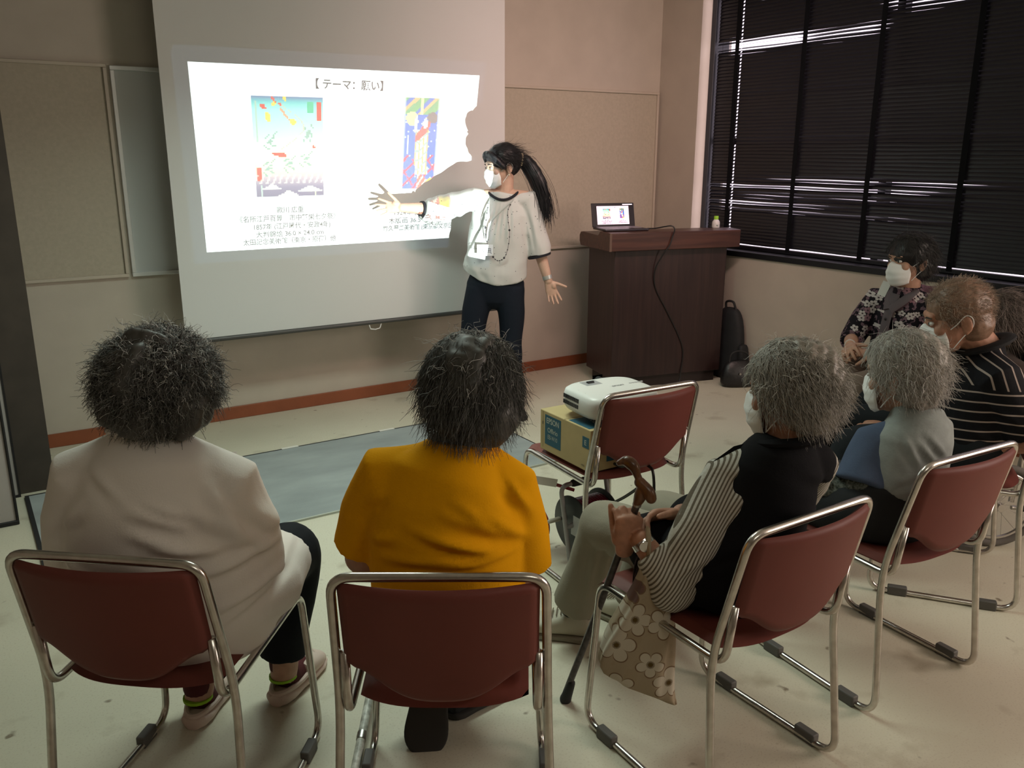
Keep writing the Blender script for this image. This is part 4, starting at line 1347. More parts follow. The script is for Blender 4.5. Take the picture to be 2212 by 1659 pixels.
def strands(C, R, n, radii, zmin, length, curl=0.3, thick=0.0008, seed=3, comb=(0, -0.4, -0.6), lift=0.6, facecut=0.055, tint=((0.3, 0.3, 0.3), (0.6, 0.6, 0.6)), segs=6, off=1.0, centre=(0, -0.012, 0.025), zcurl=1.0, back_low=None):
    """thin tapering hair strands rooted on the scalp; returns a mesh with a per-strand tint"""
    rg = np.random.default_rng(seed)
    pts = []
    while len(pts) < n:
        v = rg.normal(size=(n*3, 3)); v /= np.linalg.norm(v, axis=1)[:, None]
        p = v*np.array(radii)+np.array(centre)
        keep = (p[:, 2] > zmin) | ((p[:, 1] < -0.03) & (p[:, 2] > (back_low if back_low is not None else zmin)))
        keep &= ~((p[:, 1] > facecut) & (p[:, 2] < 0.075))
        pts.extend(list(zip(p[keep], v[keep])))
    pts = pts[:n]
    P0 = np.array([a for a, _ in pts])*off; N0 = np.array([b for _, b in pts])
    cb = np.array(comb, float)
    L = length*rg.uniform(0.6, 1.25, n)
    D = N0*lift + cb + rg.normal(size=(n, 3))*0.45
    D -= N0*np.minimum(0, np.sum(D*N0, axis=1))[:, None]*0.8
    D /= np.linalg.norm(D, axis=1)[:, None]
    path = [P0]
    ph = rg.uniform(0, 6.28, n); sw = rg.normal(size=(n, 3)); fr = rg.uniform(0.8, 1.6, n)
    for k in range(segs):
        t = (k+1)/segs
        wob = np.cross(D, sw)*(curl*np.sin(ph+fr*t*7.0*zcurl))[:, None]
        st = D + wob + np.array((0, 0, -0.35))*t
        st /= np.linalg.norm(st, axis=1)[:, None]
        q = path[-1] + st*(L/segs)[:, None]
        # stay outside the scalp
        e = (q-np.array(centre))/np.array(radii)
        rr = np.linalg.norm(e, axis=1)
        q = np.where((rr < 1.01)[:, None], np.array(centre)+e/rr[:, None]*1.015*np.array(radii), q)
        path.append(q)
    path = np.stack(path, axis=1)
    S = segs+1
    tg = np.gradient(path, axis=1); tg /= np.linalg.norm(tg, axis=2)[..., None]+1e-9
    a = np.cross(tg, np.array((0.31, 0.57, 0.76))); a /= np.linalg.norm(a, axis=2)[..., None]+1e-9
    b = np.cross(tg, a)
    w = thick*np.linspace(1, 0.35, S)[None, :, None]
    ring = [path+(a*math.cos(x)+b*math.sin(x))*w for x in (0, 2.094, 4.189)]
    Vt = np.stack(ring, axis=2).reshape(-1, 3)
    Vt = np.array(C) + Vt @ np.array(R).T
    base = (np.arange(n)[:, None, None]*S + np.arange(segs)[None, :, None])*3
    k = np.arange(3)[None, None, :]; k2 = (k+1) % 3
    Fc = np.stack([base+k, base+k2, base+3+k2, base+3+k], axis=-1).reshape(-1, 4)
    t0, t1 = np.array(tint[0]), np.array(tint[1])
    u = rg.uniform(0, 1, n)[:, None]
    cols = np.repeat(t0+(t1-t0)*u, S*3, axis=0)
    return Vt, Fc, cols
m_hair = attr_mat('hair', rough=0.45, spec=0.45)
def build_hair(name, parts, cap_mesh, cap_tint, root, base):
    """one hair mesh: a closed cap plus strands"""
    Vs, Fs, Cs = [], [], []
    off = 0
    if cap_mesh is not None:
        n = len(cap_mesh.vertices)
        co = np.empty(n*3); cap_mesh.vertices.foreach_get('co', co); co = co.reshape(-1, 3)
        Vs.append(co); Fs.extend([tuple(p.vertices) for p in cap_mesh.polygons])
        k = RNG.uniform(0.8, 1.2, (n, 1)); Cs.append(np.array(cap_tint)*k); off = n
    for Vt, Fc, cl in parts:
        Vs.append(Vt); Fs.extend([tuple(map(int, f)) for f in (Fc+off)]); Cs.append(cl); off += len(Vt)
    V = np.concatenate(Vs)-np.array(base)
    me = bpy.data.meshes.new(name); me.from_pydata([tuple(v) for v in V], [], Fs)
    set_vtint(me, np.concatenate(Cs))
    me.polygons.foreach_set('use_smooth', [True]*len(me.polygons))
    me.materials.append(m_hair)
    return link(name, me, root)

def scalp_cap(C, R, s=1.0, grow=1.06, low=-0.02, nape=-0.07, extra=(), voxel=0.006, front=0.055, disp=None, smooth=4):
    """closed hair volume over the skull, cut at the forehead and the nape"""
    mb = MB(); C = np.array(C)
    P = lambda x, y, z: C + R @ (np.array([x, y, z])*s)
    mb.ell(P(0, -0.020, 0.034), np.array((0.078, 0.098, 0.088))*s*grow, R, 20, 14)
    mb.ell(P(0, -0.045, nape*0.4), np.array((0.070, 0.066, 0.070))*s*grow, R, 18, 12)
    for c, r in extra:
        mb.ell(P(*c), np.array(r)*s, R, 16, 12)
    return fuse(mb, voxel, smooth, disp)

def tufts(amp, freq, seed):
    return fold_disp((0, 1, 0), [], amp, freq, seed)

def shoe(mb_up, mb_sole, heel, toe, w=0.046, h=0.075, ground=0.0, collar=True, up=(0, 0, 1), heel_h=0.0):
    """upper and sole volumes from heel to toe"""
    heel = np.array(heel, float); toe = np.array(toe, float); d = toe-heel; L = np.linalg.norm(d); d /= L
    u = unit(np.array(up)-d*(np.array(up) @ d)); s = np.cross(d, u)
    def ring(t, wd, z0, z1, p=2.6, n=20):
        out = []
        for k in range(n):
            a = 2*math.pi*k/n; c, q = math.cos(a), math.sin(a)
            x = wd*math.copysign(abs(c)**(2/p), c); z = (z0+z1)/2+(z1-z0)/2*math.copysign(abs(q)**(2/p), q)
            out.append(heel+d*(t*L)+s*x+u*z)
        return out
    prof = [(0.00, 0.55, 0.60), (0.03, 0.72, 0.86), (0.12, 0.80, 1.0), (0.28, 0.80, 0.98), (0.42, 0.86, 0.80), (0.58, 0.97, 0.62), (0.75, 1.0, 0.52), (0.88, 0.90, 0.46), (0.96, 0.62, 0.40), (1.0, 0.30, 0.32)]
    mb_up.loft([ring(t, w*a, 0.012, max(0.02, h*b)) for t, a, b in prof])
    prof2 = [(-0.02, 0.30), (0.0, 0.58), (0.04, 0.80), (0.12, 0.92), (0.3, 0.88), (0.45, 0.92), (0.6, 1.03), (0.74, 1.08), (0.85, 1.00), (0.93, 0.80), (0.98, 0.55), (1.01, 0.25)]
    mb_sole.loft([ring(t, w*a, 0.0, 0.020, 5) for t, a in prof2])
# ================================================================== 1: presenter standing at the screen
def person(name, label, base, group=None):
    return thing(name, label, 'person', tuple(base))

m_black_cloth = mat('black_trouser_cloth', (0.010, 0.012, 0.015), 0.85, spec=0.15, bump=0.2, bscale=200)
m_navy = mat('dark_navy_cloth', (0.010, 0.014, 0.022), 0.85, spec=0.15, bump=0.2, bscale=200)

def presenter():
    base = V3(2.645, 4.248, 0.0)
    root = person('person', 'woman standing at the screen in white blouse and mask, pointing with one arm', base)
    tc = unit((-0.545, -0.839, 0)); rt = unit((-0.839, 0.545, 0))      # she faces the audience; rt = her right hand side
    up = V3(0, 0, 1)
    hd = V3(2.672, 4.228, 1.462)
    face = unit(rt*0.90 + tc*0.42)
    R = frame_of(face, pitch=0.20, roll=0.0)
    neck = V3(2.690, 4.223, 1.325)
    shR = V3(2.550, 4.313, 1.285); shL = V3(2.800, 4.153, 1.280)
    elR = V3(2.368, 4.528, 1.219); wrR = V3(2.190, 4.540, 1.231)
    elL = V3(2.857, 4.118, 1.000); wrL = V3(2.890, 4.063, 0.812)
    # --- body: one skin
    b = MB()
    add_head(b, hd, R, 0.97)
    b.tube([hd+V3(0, 0, -0.06)+R[:, 1]*-0.02, neck, V3(2.680, 4.230, 1.26)], [(0.050, 0.052), (0.049, 0.05), (0.06, 0.05)], 16, round_caps=True)
    b.tube([V3(2.675, 4.233, 1.28), V3(2.670, 4.238, 1.12), V3(2.655, 4.243, 0.95), V3(2.643, 4.248, 0.82)], [(0.12, 0.06), (0.135, 0.085), (0.12, 0.08), (0.14, 0.09)], 18, round_caps=True, upv=tc)
    for s, sh in ((1, shR), (-1, shL)):
        b.tube([V3(2.680, 4.230, 1.29), sh], [0.05, 0.047], 12, round_caps=True)
    add_arm(b, shR, elR, wrR, (0.044, 0.038, 0.034, 0.024))
    add_arm(b, shL, elL, wrL, (0.044, 0.037, 0.033, 0.024))
    dR = unit(V3(2.010, 4.625, 1.237)-wrR)
    add_hand(b, wrR, dR, tc*1.0+up*0.12, up, (0.06, 0.03, 0.05, 0.10), 0.24, (0.85, 0.15), 0.93)
    dL = unit(V3(2.937, 4.043, 0.665)-wrL)
    add_hand(b, wrL, dL, tc+up*0.25, -rt, (0.22, 0.20, 0.22, 0.28), 0.13, (1.05, 0.35), 0.93)
    for s in (1, -1):
        hip = V3(2.643, 4.248, 0.83)+rt*s*0.075
        ank = V3(2.643, 4.248, 0.10)+rt*(0.23 if s > 0 else -0.105)
        kn = (hip+ank)/2 + tc*0.01
        b.tube([hip, kn, ank, ank+V3(0, 0, -0.05)], [0.062, 0.046, 0.034, 0.034], 12, round_caps=True)
    obj_from(fuse(b, 0.0033, 5), 'body', m_skin_fair, root, base)
    add_face(hd, R, root, base, 0.97)
    add_mask(hd, R, root, base, 0.97)
    # --- hair: cap, side locks, pony tail
    cap = MB()
    P = lambda x, y, z: hd + R @ (np.array([x, y, z])*0.97)
    cap.ell(P(0, -0.022, 0.036), (0.083, 0.100, 0.092), R, 22, 16)
    cap.ell(P(0, -0.055, -0.005), (0.066, 0.058, 0.062), R, 18, 12)
    for sx in (-1, 1):
        cap.tube(bez([P(sx*0.020, 0.075, 0.085), P(sx*0.060, 0.062, 0.060), P(sx*0.076, 0.035, 0.020), P(sx*0.078, 0.012, -0.010)], 4), [0.018]*4+[0.020]*4+[0.018]*4+[0.010], 10, round_caps=True)
    cap.tube(bez([P(0.0, 0.070, 0.092), P(0.038, 0.078, 0.080), P(0.062, 0.062, 0.058)], 4), 0.011, 10, round_caps=True)
    cap.tube(bez([P(-0.01, 0.070, 0.092), P(-0.042, 0.077, 0.078), P(-0.066, 0.060, 0.046)], 4), 0.011, 10, round_caps=True)
    knot = P(-0.012, -0.115, 0.012)
    cap.ell(knot, (0.028, 0.028, 0.028), R)
    tail = bez([knot, knot+V3(0.030, -0.018, -0.012)*1.0, V3(2.835, 4.120, 1.395), V3(2.872, 4.098, 1.29), V3(2.880, 4.090, 1.20)], 6)
    cap.tube(tail, [(0.022, 0.020)]+[(0.030+0.018*math.sin(math.pi*min(1, i/20)), 0.030) for i in range(len(tail)-2)]+[(0.014, 0.012)], 14, round_caps=True)
    capm = fuse(cap, 0.0042, 4, tufts(0.0016, 60, 4))
    st = strands(hd, R, 1300, (0.082, 0.100, 0.092), 0.01, 0.09, 0.05, 0.0007, 5, (0, -1.2, -0.5), 0.02, 0.05, ((0.004, 0.004, 0.005), (0.014, 0.013, 0.014)))
    # tail strands
    rg = np.random.default_rng(8)
    tv, tf = [], []
    for i in range(260):
        o = rg.normal(size=3)*0.018
        q = [tail[j]+o*(0.6+0.9*(j/len(tail))) for j in range(6, len(tail))]
        q.append(q[-1]+V3(0, 0, -1)*rg.uniform(0.0, 0.05)+rg.normal(size=3)*0.006)
        m = MB().tube(q, [0.0010]*(len(q)-1)+[0.0004], 3, caps=False)
        tf.extend([tuple(a+len(tv) for a in f) for f in m.f]); tv.extend(m.v)
    tp = (np.array(tv), np.array(tf), np.tile(np.array([[0.007, 0.007, 0.009]]), (len(tv), 1)))
    hair = build_hair('hair', [st, tp], capm, (0.007, 0.007, 0.009), root, base)
    # string of pale beads round the tail
    ax = unit(np.array(tail[4])-np.array(tail[0])); e1 = unit(np.cross(ax, up)); e2 = np.cross(ax, e1)
    kc = np.array(tail[2])
    m_pearl = mat('pearl_bead', (0.78, 0.66, 0.42), 0.3)
    hb = MB()
    hb.tube([kc+(e1*math.cos(a)+e2*math.sin(a))*0.0275 for a in np.linspace(0, 6.28, 20)[:-1]], 0.004, 8, closed=True)
    hb = hb.build('hair_band', m_black_cloth, hair, origin=base)
    for k in range(15):
        a = 2*math.pi*k/15
        MB().ell(kc+(e1*math.cos(a)+e2*math.sin(a))*0.034, (0.0062, 0.0062, 0.0062), None, 12, 8).build('bead', m_pearl, hair, origin=base)
    # --- blouse
    s = MB()
    sp = [V3(2.637, 4.248, 0.800), V3(2.641, 4.246, 0.86), V3(2.650, 4.243, 0.97), V3(2.665, 4.238, 1.10), V3(2.675, 4.233, 1.20), V3(2.679, 4.230, 1.285), V3(2.683, 4.228, 1.318)]
    s.tube(sp, [(0.185, 0.115), (0.190, 0.125), (0.180, 0.125), (0.175, 0.125), (0.165, 0.105), (0.115, 0.085), (0.080, 0.075)], 32, upv=tc)
    cuR = elR*0.72+wrR*0.28; cuL = elL*0.93+wrL*0.07
    s.tube([V3(2.635, 4.258, 1.262), shR, shR*0.45+elR*0.55+V3(0, 0, -0.012), elR+V3(0, 0, -0.018), cuR+V3(0, 0, -0.010)], [0.062, 0.064, 0.075, 0.084, 0.052], 18)
    s.tube([V3(2.725, 4.203, 1.260), shL, shL*0.5+elL*0.5+V3(0.0, 0, 0), elL, cuL+V3(0, 0, -0.028)], [0.062, 0.062, 0.066, 0.072, 0.068], 18)
    E_ = lambda a, b, amp, w: (V3(*a), V3(*b), amp, w)
    segs = []
    for i in range(7):
        x = -0.05+i*0.018
        a = V3(2.679, 4.230, 1.255)+rt*x*1.2; bb = V3(2.655, 4.238, 1.05)+rt*(x*1.9+0.01)
        segs.append((a, bb, 0.006, 0.008))
    for i in range(6):
        a = V3(2.605, 4.278, 1.22-0.012*i); bb = V3(2.53-0.03*i, 4.16, 1.02-0.015*i)
        segs.append((a, bb, 0.007, 0.011))
    segs += [E_((2.445, 4.398, 1.27), (2.515, 4.348, 1.21), 0.007, 0.010), E_((2.405, 4.418, 1.24), (2.485, 4.368, 1.18), 0.007, 0.010), E_((2.815, 4.148, 1.22), (2.850, 4.118, 1.03), 0.008, 0.013), E_((2.785, 4.148, 1.2), (2.810, 4.118, 1.0), 0.007, 0.012)]
    m_bl, nt, bb_ = _new('white_dotted_blouse')
    tcn = nt.nodes.new('ShaderNodeTexCoord'); vo = nt.nodes.new('ShaderNodeTexVoronoi'); vo.inputs['Scale'].default_value = 38; vo.inputs['Randomness'].default_value = 0.7
    nt.links.new(tcn.outputs['Object'], vo.inputs['Vector'])
    lt = nt.nodes.new('ShaderNodeMath'); lt.operation = 'LESS_THAN'; lt.inputs[1].default_value = 0.115; nt.links.new(vo.outputs['Distance'], lt.inputs[0])
    mx = nt.nodes.new('ShaderNodeMix'); mx.data_type = 'RGBA'; nt.links.new(lt.outputs[0], mx.inputs[0]); mx.inputs[6].default_value = (0.56, 0.57, 0.55, 1); mx.inputs[7].default_value = (0.16, 0.17, 0.18, 1)
    nt.links.new(mx.outputs[2], bb_.inputs['Base Color']); bb_.inputs['Roughness'].default_value = 0.85; bb_.inputs['Specular IOR Level'].default_value = 0.15
    fd = fold_disp(-tc, segs, 0.004, 16, 3, (1, 1, 0.35), back=0.6)
    def blouse_disp(co, no):
        d = no*fd(co, no)[:, None]
        x = (co-np.array([2.641, 4.246, 0])) @ rt
        d[:, 2] += np.clip((0.93-co[:, 2])/0.13, 0, 1)*(0.055*np.clip(np.abs(x)/0.18, 0, 1)**2 + 0.012*np.clip(x/0.18, -1, 1))
        return d
    bl = obj_from(fuse(s, 0.0055, 5, blouse_disp), 'blouse', m_bl, root, base)
    # dark trim at neck and cuffs
    m_trim2 = mat('dark_navy_trim', (0.008, 0.008, 0.014), 0.8)
    nk = [V3(2.683, 4.228, 1.322)+(rt*math.cos(a)*0.086 + tc*math.sin(a)*0.092) + V3(0, 0, -0.040*max(0, math.sin(a))**2 - 0.002) for a in np.linspace(0, 6.283, 40)[:-1]]
    MB().tube(nk, (0.0075), 8, closed=True).build('neck_trim', m_trim2, bl, origin=base)
    for c, ax_, rr in ((cuR+V3(0, 0, -0.010), wrR-elR, 0.0535), (cuL+V3(0, 0, -0.028), cuL-shL, 0.0700)):
        ax_ = unit(ax_); e1 = unit(np.cross(ax_, up)); e2 = np.cross(ax_, e1)
        MB().tube([c-ax_*0.007, c+ax_*0.007], [(rr, rr), (rr*0.97, rr*0.97)], 22).build('cuff', m_trim2, bl, origin=base)
    # trousers
    t = MB()
    hipc = V3(2.641, 4.248, 0.80)
    t.tube([hipc+V3(0, 0, 0.07), hipc, hipc+V3(0, 0, -0.06)], [(0.140, 0.095), (0.170, 0.110), (0.165, 0.102)], 24, upv=tc, round_caps=True)
    for s_ in (1, -1):
        hip = hipc+rt*s_*0.086+V3(0, 0, -0.03)
        an = V3(2.641, 4.248, 0.035)+rt*(0.23 if s_ > 0 else -0.105)
        kn = hip*0.54+an*0.46+tc*0.02
        t.tube([hip, hip*0.6+kn*0.4, kn, kn*0.4+an*0.6, an], [(0.085, 0.092), (0.082, 0.088), (0.066, 0.070), (0.062, 0.064), (0.060, 0.062)], 18, upv=tc, round_caps=False)
    obj_from(fuse(t, 0.008, 5, fold_disp(-tc, [], 0.004, 12, 9)), 'trousers', m_navy, root, base)
    for s_ in (1, -1):
        hl = V3(2.641, 4.248, 0.0)+rt*(0.23 if s_ > 0 else -0.105)-tc*0.07
        u_, so = MB(), MB()
        shoe(u_, so, hl, hl+unit(tc+rt*0.25*s_)*0.235, 0.042, 0.06)
        so_ = u_.build('shoe', m_black, root, origin=base, sub=1); so.build('sole', m_rubber, so_, origin=base)
    # lanyard with a name card, two long bead necklaces, wrist band
    m_lan = mat('pale_lanyard', (0.50, 0.56, 0.54), 0.6)
    fr_ = lambda x, z, k=0.0: V3(2.653, 4.242, 0)+rt*x+tc*(0.135+k)+V3(0, 0, z)
    l = MB()
    for sx in (-1, 1):
        l.tube(bez([V3(2.683, 4.228, 1.295)+rt*sx*0.078-tc*0.02, V3(2.681, 4.228, 1.275)+rt*(sx*0.066+0.01)+tc*0.075, fr_(sx*0.018+0.052, 1.16, 0.008), fr_(0.062+sx*0.004, 1.06, 0.006)], 6), [(0.006, 0.0012)]*19, 6)
    card = root
    nb = thing_child = l.build('lanyard', m_lan, root, origin=base)
    cd = MB()
    c0 = V3(2.653, 4.242, 0)+rt*0.068+tc*0.146
    def card_pt(x, z, k): return c0 + (-rt)*x + V3(0, 0, 1.005+z) + tc*k
    cd.add([card_pt(-0.045, -0.031, 0), card_pt(0.045, -0.031, 0), card_pt(0.045, 0.031, 0), card_pt(-0.045, 0.031, 0), card_pt(-0.045, -0.031, 0.003), card_pt(0.045, -0.031, 0.003), card_pt(0.045, 0.031, 0.003), card_pt(-0.045, 0.031, 0.003)], [(3, 2, 1, 0), (4, 5, 6, 7), (0, 1, 5, 4), (1, 2, 6, 5), (2, 3, 7, 6), (3, 0, 4, 7)])
    co_ = cd.build('name_card', mat('card_white', (0.72, 0.73, 0.72), 0.5), nb, smooth=False, origin=base)
    wr_ = MB(); write(wr_, '安田', card_pt(0.006, -0.012, 0.0032), -rt, (0, 0, 1), 0.030, lift=0.0006)
    wr_.build('print', mat('card_ink', (0.05, 0.06, 0.07), 0.6), co_, smooth=False, origin=base)
    m_bead = mat('dark_bead', (0.02, 0.018, 0.025), 0.3)
    nk2 = MB()
    pth = bez([V3(2.683, 4.228, 1.29)+rt*0.074, fr_(0.055, 1.22, -0.01), fr_(0.064, 1.09, 0.004), fr_(0.030, 0.98, 0.012), fr_(-0.010, 0.945, 0.012), fr_(-0.050, 0.98, 0.010), fr_(-0.070, 1.09, 0.002), fr_(-0.060, 1.22, -0.012), V3(2.683, 4.228, 1.29)-rt*0.074], 10)
    nk2.tube(pth, 0.0012, 6)
    for i in range(2, len(pth)-2, 3):
        r_ = 0.0062 if (i // 3) % 5 == 0 else 0.0036
        nk2.ell(pth[i], (r_, r_, r_), None, 10, 8)
    nk2.build('necklace', m_bead, root, origin=base)
    ax_ = unit(wrL-elL); c = wrL-ax_*0.022
    MB().tube([c-ax_*0.011, c+ax_*0.011], [(0.0290, 0.0275), (0.0285, 0.027)], 20).build('wrist_band', mat('silver_band', (0.50, 0.52, 0.50), 0.35, metal=0.5), root, origin=base)
    MB().ell(hd + R @ np.array([-0.077, -0.006, -0.05])*0.97, (0.004, 0.004, 0.006), None, 10, 8).build('earring', m_pearl, root, origin=base)
presenter()
# ================================================================== 2: seated audience
G = unit((math.sin(YAW), math.cos(YAW), 0))        # general viewing direction of the rows, used to lay cloth folds on backs
def SEG(*L): return [(V3(*a), V3(*b), amp, w) for a, b, amp, w in L]
m_tee = mat('white_cotton', (0.84, 0.80, 0.75), 0.9, spec=0.1, bump=0.25, bscale=260)
m_yel = mat('mustard_cotton', (0.82, 0.37, 0.003), 0.9, spec=0.1, bump=0.3, bscale=260)
GREY_D, GREY_L = (0.055, 0.054, 0.050), (0.30, 0.30, 0.28)

def legs(mb, hips, f, r, knee_l, knee_r, ank_l, ank_r, rr=(0.085, 0.068, 0.058), hipw=0.095):
    for s, kn, an in ((-1, knee_l, ank_l), (1, knee_r, ank_r)):
        h = hips+r*s*hipw
        mb.tube([h, h*0.5+kn*0.5, kn], [rr[0], (rr[0]+rr[1])/2, rr[1]], 16, round_caps=True)
        mb.tube([kn, kn*0.5+an*0.5, an], [rr[1], (rr[1]+rr[2])/2, rr[2]], 16)

def seated_core(mb, hips, chest, neck, hd, R, f, r, shl, shr):
    add_head(mb, hd, R)
    mb.tube([hd+R[:, 2]*-0.05-R[:, 1]*0.012, neck, neck*0.7+chest*0.3], [0.052, 0.053, 0.075], 16, round_caps=True)
    mb.tube([hips, hips*0.5+chest*0.5, chest, neck*0.5+chest*0.5], [(0.12, 0.09), (0.11, 0.08), (0.12, 0.08), (0.09, 0.06)], 16, round_caps=True, upv=f)
    for sh in (shl, shr):
        mb.tube([neck*0.6+chest*0.4, sh], [0.055, 0.045], 12, round_caps=True)

# ---------------------------------------------------------------- person in the white long-sleeved shirt
def person_white():
    f = unit((0.647, 0.762, 0)); r = V3(f[1], -f[0], 0); up = V3(0, 0, 1)
    base = V3(0.33, 1.93, 0)
    root = person('person', 'person with frizzy grey hair in white long-sleeved shirt, seen from behind', base)
    hips = V3(0.325, 1.925, 0.52); chest = V3(0.300, 1.895, 0.78); neck = V3(0.300, 1.915, 0.935)
    hd = V3(0.338, 1.905, 1.035); R = frame_of(f, pitch=0.10)
    shl = V3(0.165, 1.985, 0.850); shr = V3(0.442, 1.805, 0.822)
    ell_ = V3(0.140, 2.050, 0.640); wrl = V3(0.26, 2.22, 0.62)
    elr = V3(0.478, 1.832, 0.645); wrr = V3(0.555, 2.085, 0.650)
    kl = V3(0.50, 2.29, 0.47); kr = V3(0.660, 2.130, 0.475)
    al = V3(0.40, 2.215, 0.085); ar = V3(0.632, 2.185, 0.085)
    b = MB(); seated_core(b, hips, chest, neck, hd, R, f, r, shl, shr)
    add_arm(b, shl, ell_, wrl); add_arm(b, shr, elr, wrr)
    add_hand(b, wrl, f*0.8+r*0.5, -up, r, (0.3, 0.3, 0.3, 0.3)); add_hand(b, wrr, f*0.9-r*0.3+up*0.1, -r+up*0.3, up, (0.5, 0.5, 0.5, 0.5))
    legs(b, hips, f, r, kl, kr, al+up*-0.02, ar+up*-0.02, (0.07, 0.052, 0.038))
    obj_from(fuse(b, 0.005, 4), 'body', m_skin, root, base)
    add_face(hd, R, root, base)
    # shirt
    s = MB()
    s.tube([V3(0.345, 1.955, 0.452), V3(0.335, 1.935, 0.53), V3(0.318, 1.912, 0.62), V3(0.305, 1.897, 0.73), V3(0.295, 1.892, 0.82), V3(0.295, 1.900, 0.885), V3(0.300, 1.912, 0.925), V3(0.302, 1.918, 0.948)],
           [(0.215, 0.185), (0.225, 0.180), (0.222, 0.172), (0.210, 0.155), (0.190, 0.130), (0.150, 0.105), (0.095, 0.080), (0.072, 0.070)], 36, upv=f)
    for sh, el, wr, k in ((shl, ell_, wrl, -1), (shr, elr, wrr, 1)):
        s.tube([chest*0.35+neck*0.65+r*k*0.05, sh, sh*0.5+el*0.5+r*k*0.010, el+r*k*0.005, el*0.65+wr*0.35, wr*0.85+el*0.15], [0.072, 0.074, 0.072, 0.068, 0.062, 0.055], 18)
    s.ell(elr+V3(-0.01, 0.0, -0.015), (0.074, 0.068, 0.064))
    # cloth over the lap and the side of the seat
    s.tube([hips+r*0.12+V3(0, 0, 0.02), hips+r*0.135+f*0.13+V3(0, 0, -0.005), hips+r*0.12+f*0.27+V3(0, 0, -0.01)], [(0.115, 0.10), (0.115, 0.090), (0.10, 0.08)], 18, upv=up)
    s.tube([hips-r*0.10+V3(0, 0, 0.01), hips-r*0.10+f*0.13, hips-r*0.10+f*0.26], [(0.115, 0.09), (0.11, 0.085), (0.10, 0.075)], 18, upv=up)
    segs = SEG(((0.234, 1.792, 0.824), (0.343, 1.721, 0.782), 0.008, 0.012), ((0.263, 1.773, 0.839), (0.345, 1.72, 0.8), 0.006, 0.009), ((0.339, 1.723, 0.819), (0.418, 1.672, 0.71), 0.016, 0.014),
               ((0.235, 1.791, 0.775), (0.328, 1.73, 0.735), 0.010, 0.013), ((0.254, 1.778, 0.741), (0.397, 1.686, 0.725), 0.013, 0.012), ((0.338, 1.724, 0.673), (0.445, 1.654, 0.697), 0.014, 0.012),
               ((0.351, 1.715, 0.58), (0.474, 1.636, 0.63), 0.012, 0.012), ((0.361, 1.709, 0.547), (0.464, 1.642, 0.608), 0.010, 0.010), ((0.091, 1.884, 0.762), (0.137, 1.854, 0.814), 0.010, 0.012),
               ((0.158, 1.841, 0.895), (0.217, 1.803, 0.85), 0.006, 0.012), ((0.36, 1.71, 0.85), (0.4, 1.684, 0.742), 0.012, 0.012), ((0.441, 1.657, 0.875), (0.458, 1.646, 0.773), 0.010, 0.013),
               ((0.05, 1.90, 0.70), (0.16, 1.84, 0.66), 0.008, 0.012), ((0.08, 1.9, 0.66), (0.2, 1.82, 0.60), 0.008, 0.014), ((0.42, 1.67, 0.79), (0.47, 1.64, 0.70), 0.009, 0.012))
    sh = obj_from(fuse(s, 0.0075, 6, fold_disp(G, segs, 0.0045, 11, 5)), 'shirt', m_tee, root, base)
    nk = [V3(0.302, 1.917, 0.947)+r*math.cos(a)*0.074+f*math.sin(a)*0.072+up*(-0.018*math.sin(a)+0.0) for a in np.linspace(0, 6.283, 36)[:-1]]
    MB().tube(nk, (0.010, 0.013), 8, closed=True).build('collar_band', m_tee, sh, origin=base)
    # hair: wide frizzy perm
    cap = scalp_cap(hd, R, 1.0, 1.20, extra=(((0.065, -0.03, -0.02), (0.058, 0.075, 0.080)), ((-0.065, -0.03, -0.02), (0.058, 0.075, 0.080)), ((0, -0.06, -0.03), (0.09, 0.055, 0.075)), ((0, -0.02, 0.04), (0.10, 0.10, 0.078))), voxel=0.007, disp=tufts(0.010, 55, 2))
    s1 = strands(hd, R, 5200, (0.121, 0.122, 0.112), -0.02, 0.050, 1.3, 0.0010, 21, (0, -0.25, -0.6), 0.30, 0.06, ((0.05, 0.05, 0.046), (0.26, 0.26, 0.24)), zcurl=1.5, back_low=-0.10)
    s2 = strands(hd, R, 420, (0.124, 0.124, 0.115), -0.03, 0.050, 1.4, 0.0008, 22, (0, -0.1, -0.1), 0.7, 0.06, ((0.45, 0.46, 0.44), (0.75, 0.76, 0.73)), zcurl=1.6, back_low=-0.10)
    build_hair('hair', [s1, s2], cap, (0.075, 0.073, 0.068), root, base)
    # trousers, socks, slip-on shoes
    t = MB(); legs(t, hips+V3(0, 0, -0.01), f, r, kl, kr, al+V3(0.0, 0.0, 0.06), ar+V3(0, 0, 0.06), (0.098, 0.088, 0.070))
    t.tube([hips-r*0.1, hips+r*0.1], 0.10, 16, round_caps=True)
    obj_from(fuse(t, 0.009, 5, fold_disp(G, [], 0.006, 12, 15)), 'trousers', m_black_cloth, root, base)
    m_sock = mat('maroon_sock', (0.075, 0.008, 0.010), 0.9, bump=0.3, bscale=300)
    m_neon = mat('lime_band', (0.28, 0.52, 0.01), 0.7)
    m_clog = mat('pale_pink_foam', (0.62, 0.485, 0.42), 0.6)
    m_inner = mat('shoe_lining', (0.20, 0.13, 0.11), 0.9)
    for an, toe in ((al, V3(0.495, 2.345, 0)), (ar, V3(0.800, 2.330, 0))):
        hl = V3(an[0], an[1], 0)-unit(V3(toe[0]-an[0], toe[1]-an[1], 0))*0.045
        d = unit(toe-hl)
        MB().tube([an+up*0.10, an+up*0.02, an+d*0.02-up*0.030, an+d*0.09-up*0.045], [0.040, 0.038, 0.040, 0.036], 16, round_caps=True).build('sock', m_sock, root, origin=base)
        MB().tube([an-up*0.018-d*0.002, an-up*0.010-d*0.002], [(0.0402, 0.0402), (0.0402, 0.0402)], 18).build('sock_band', m_neon, root, origin=base)
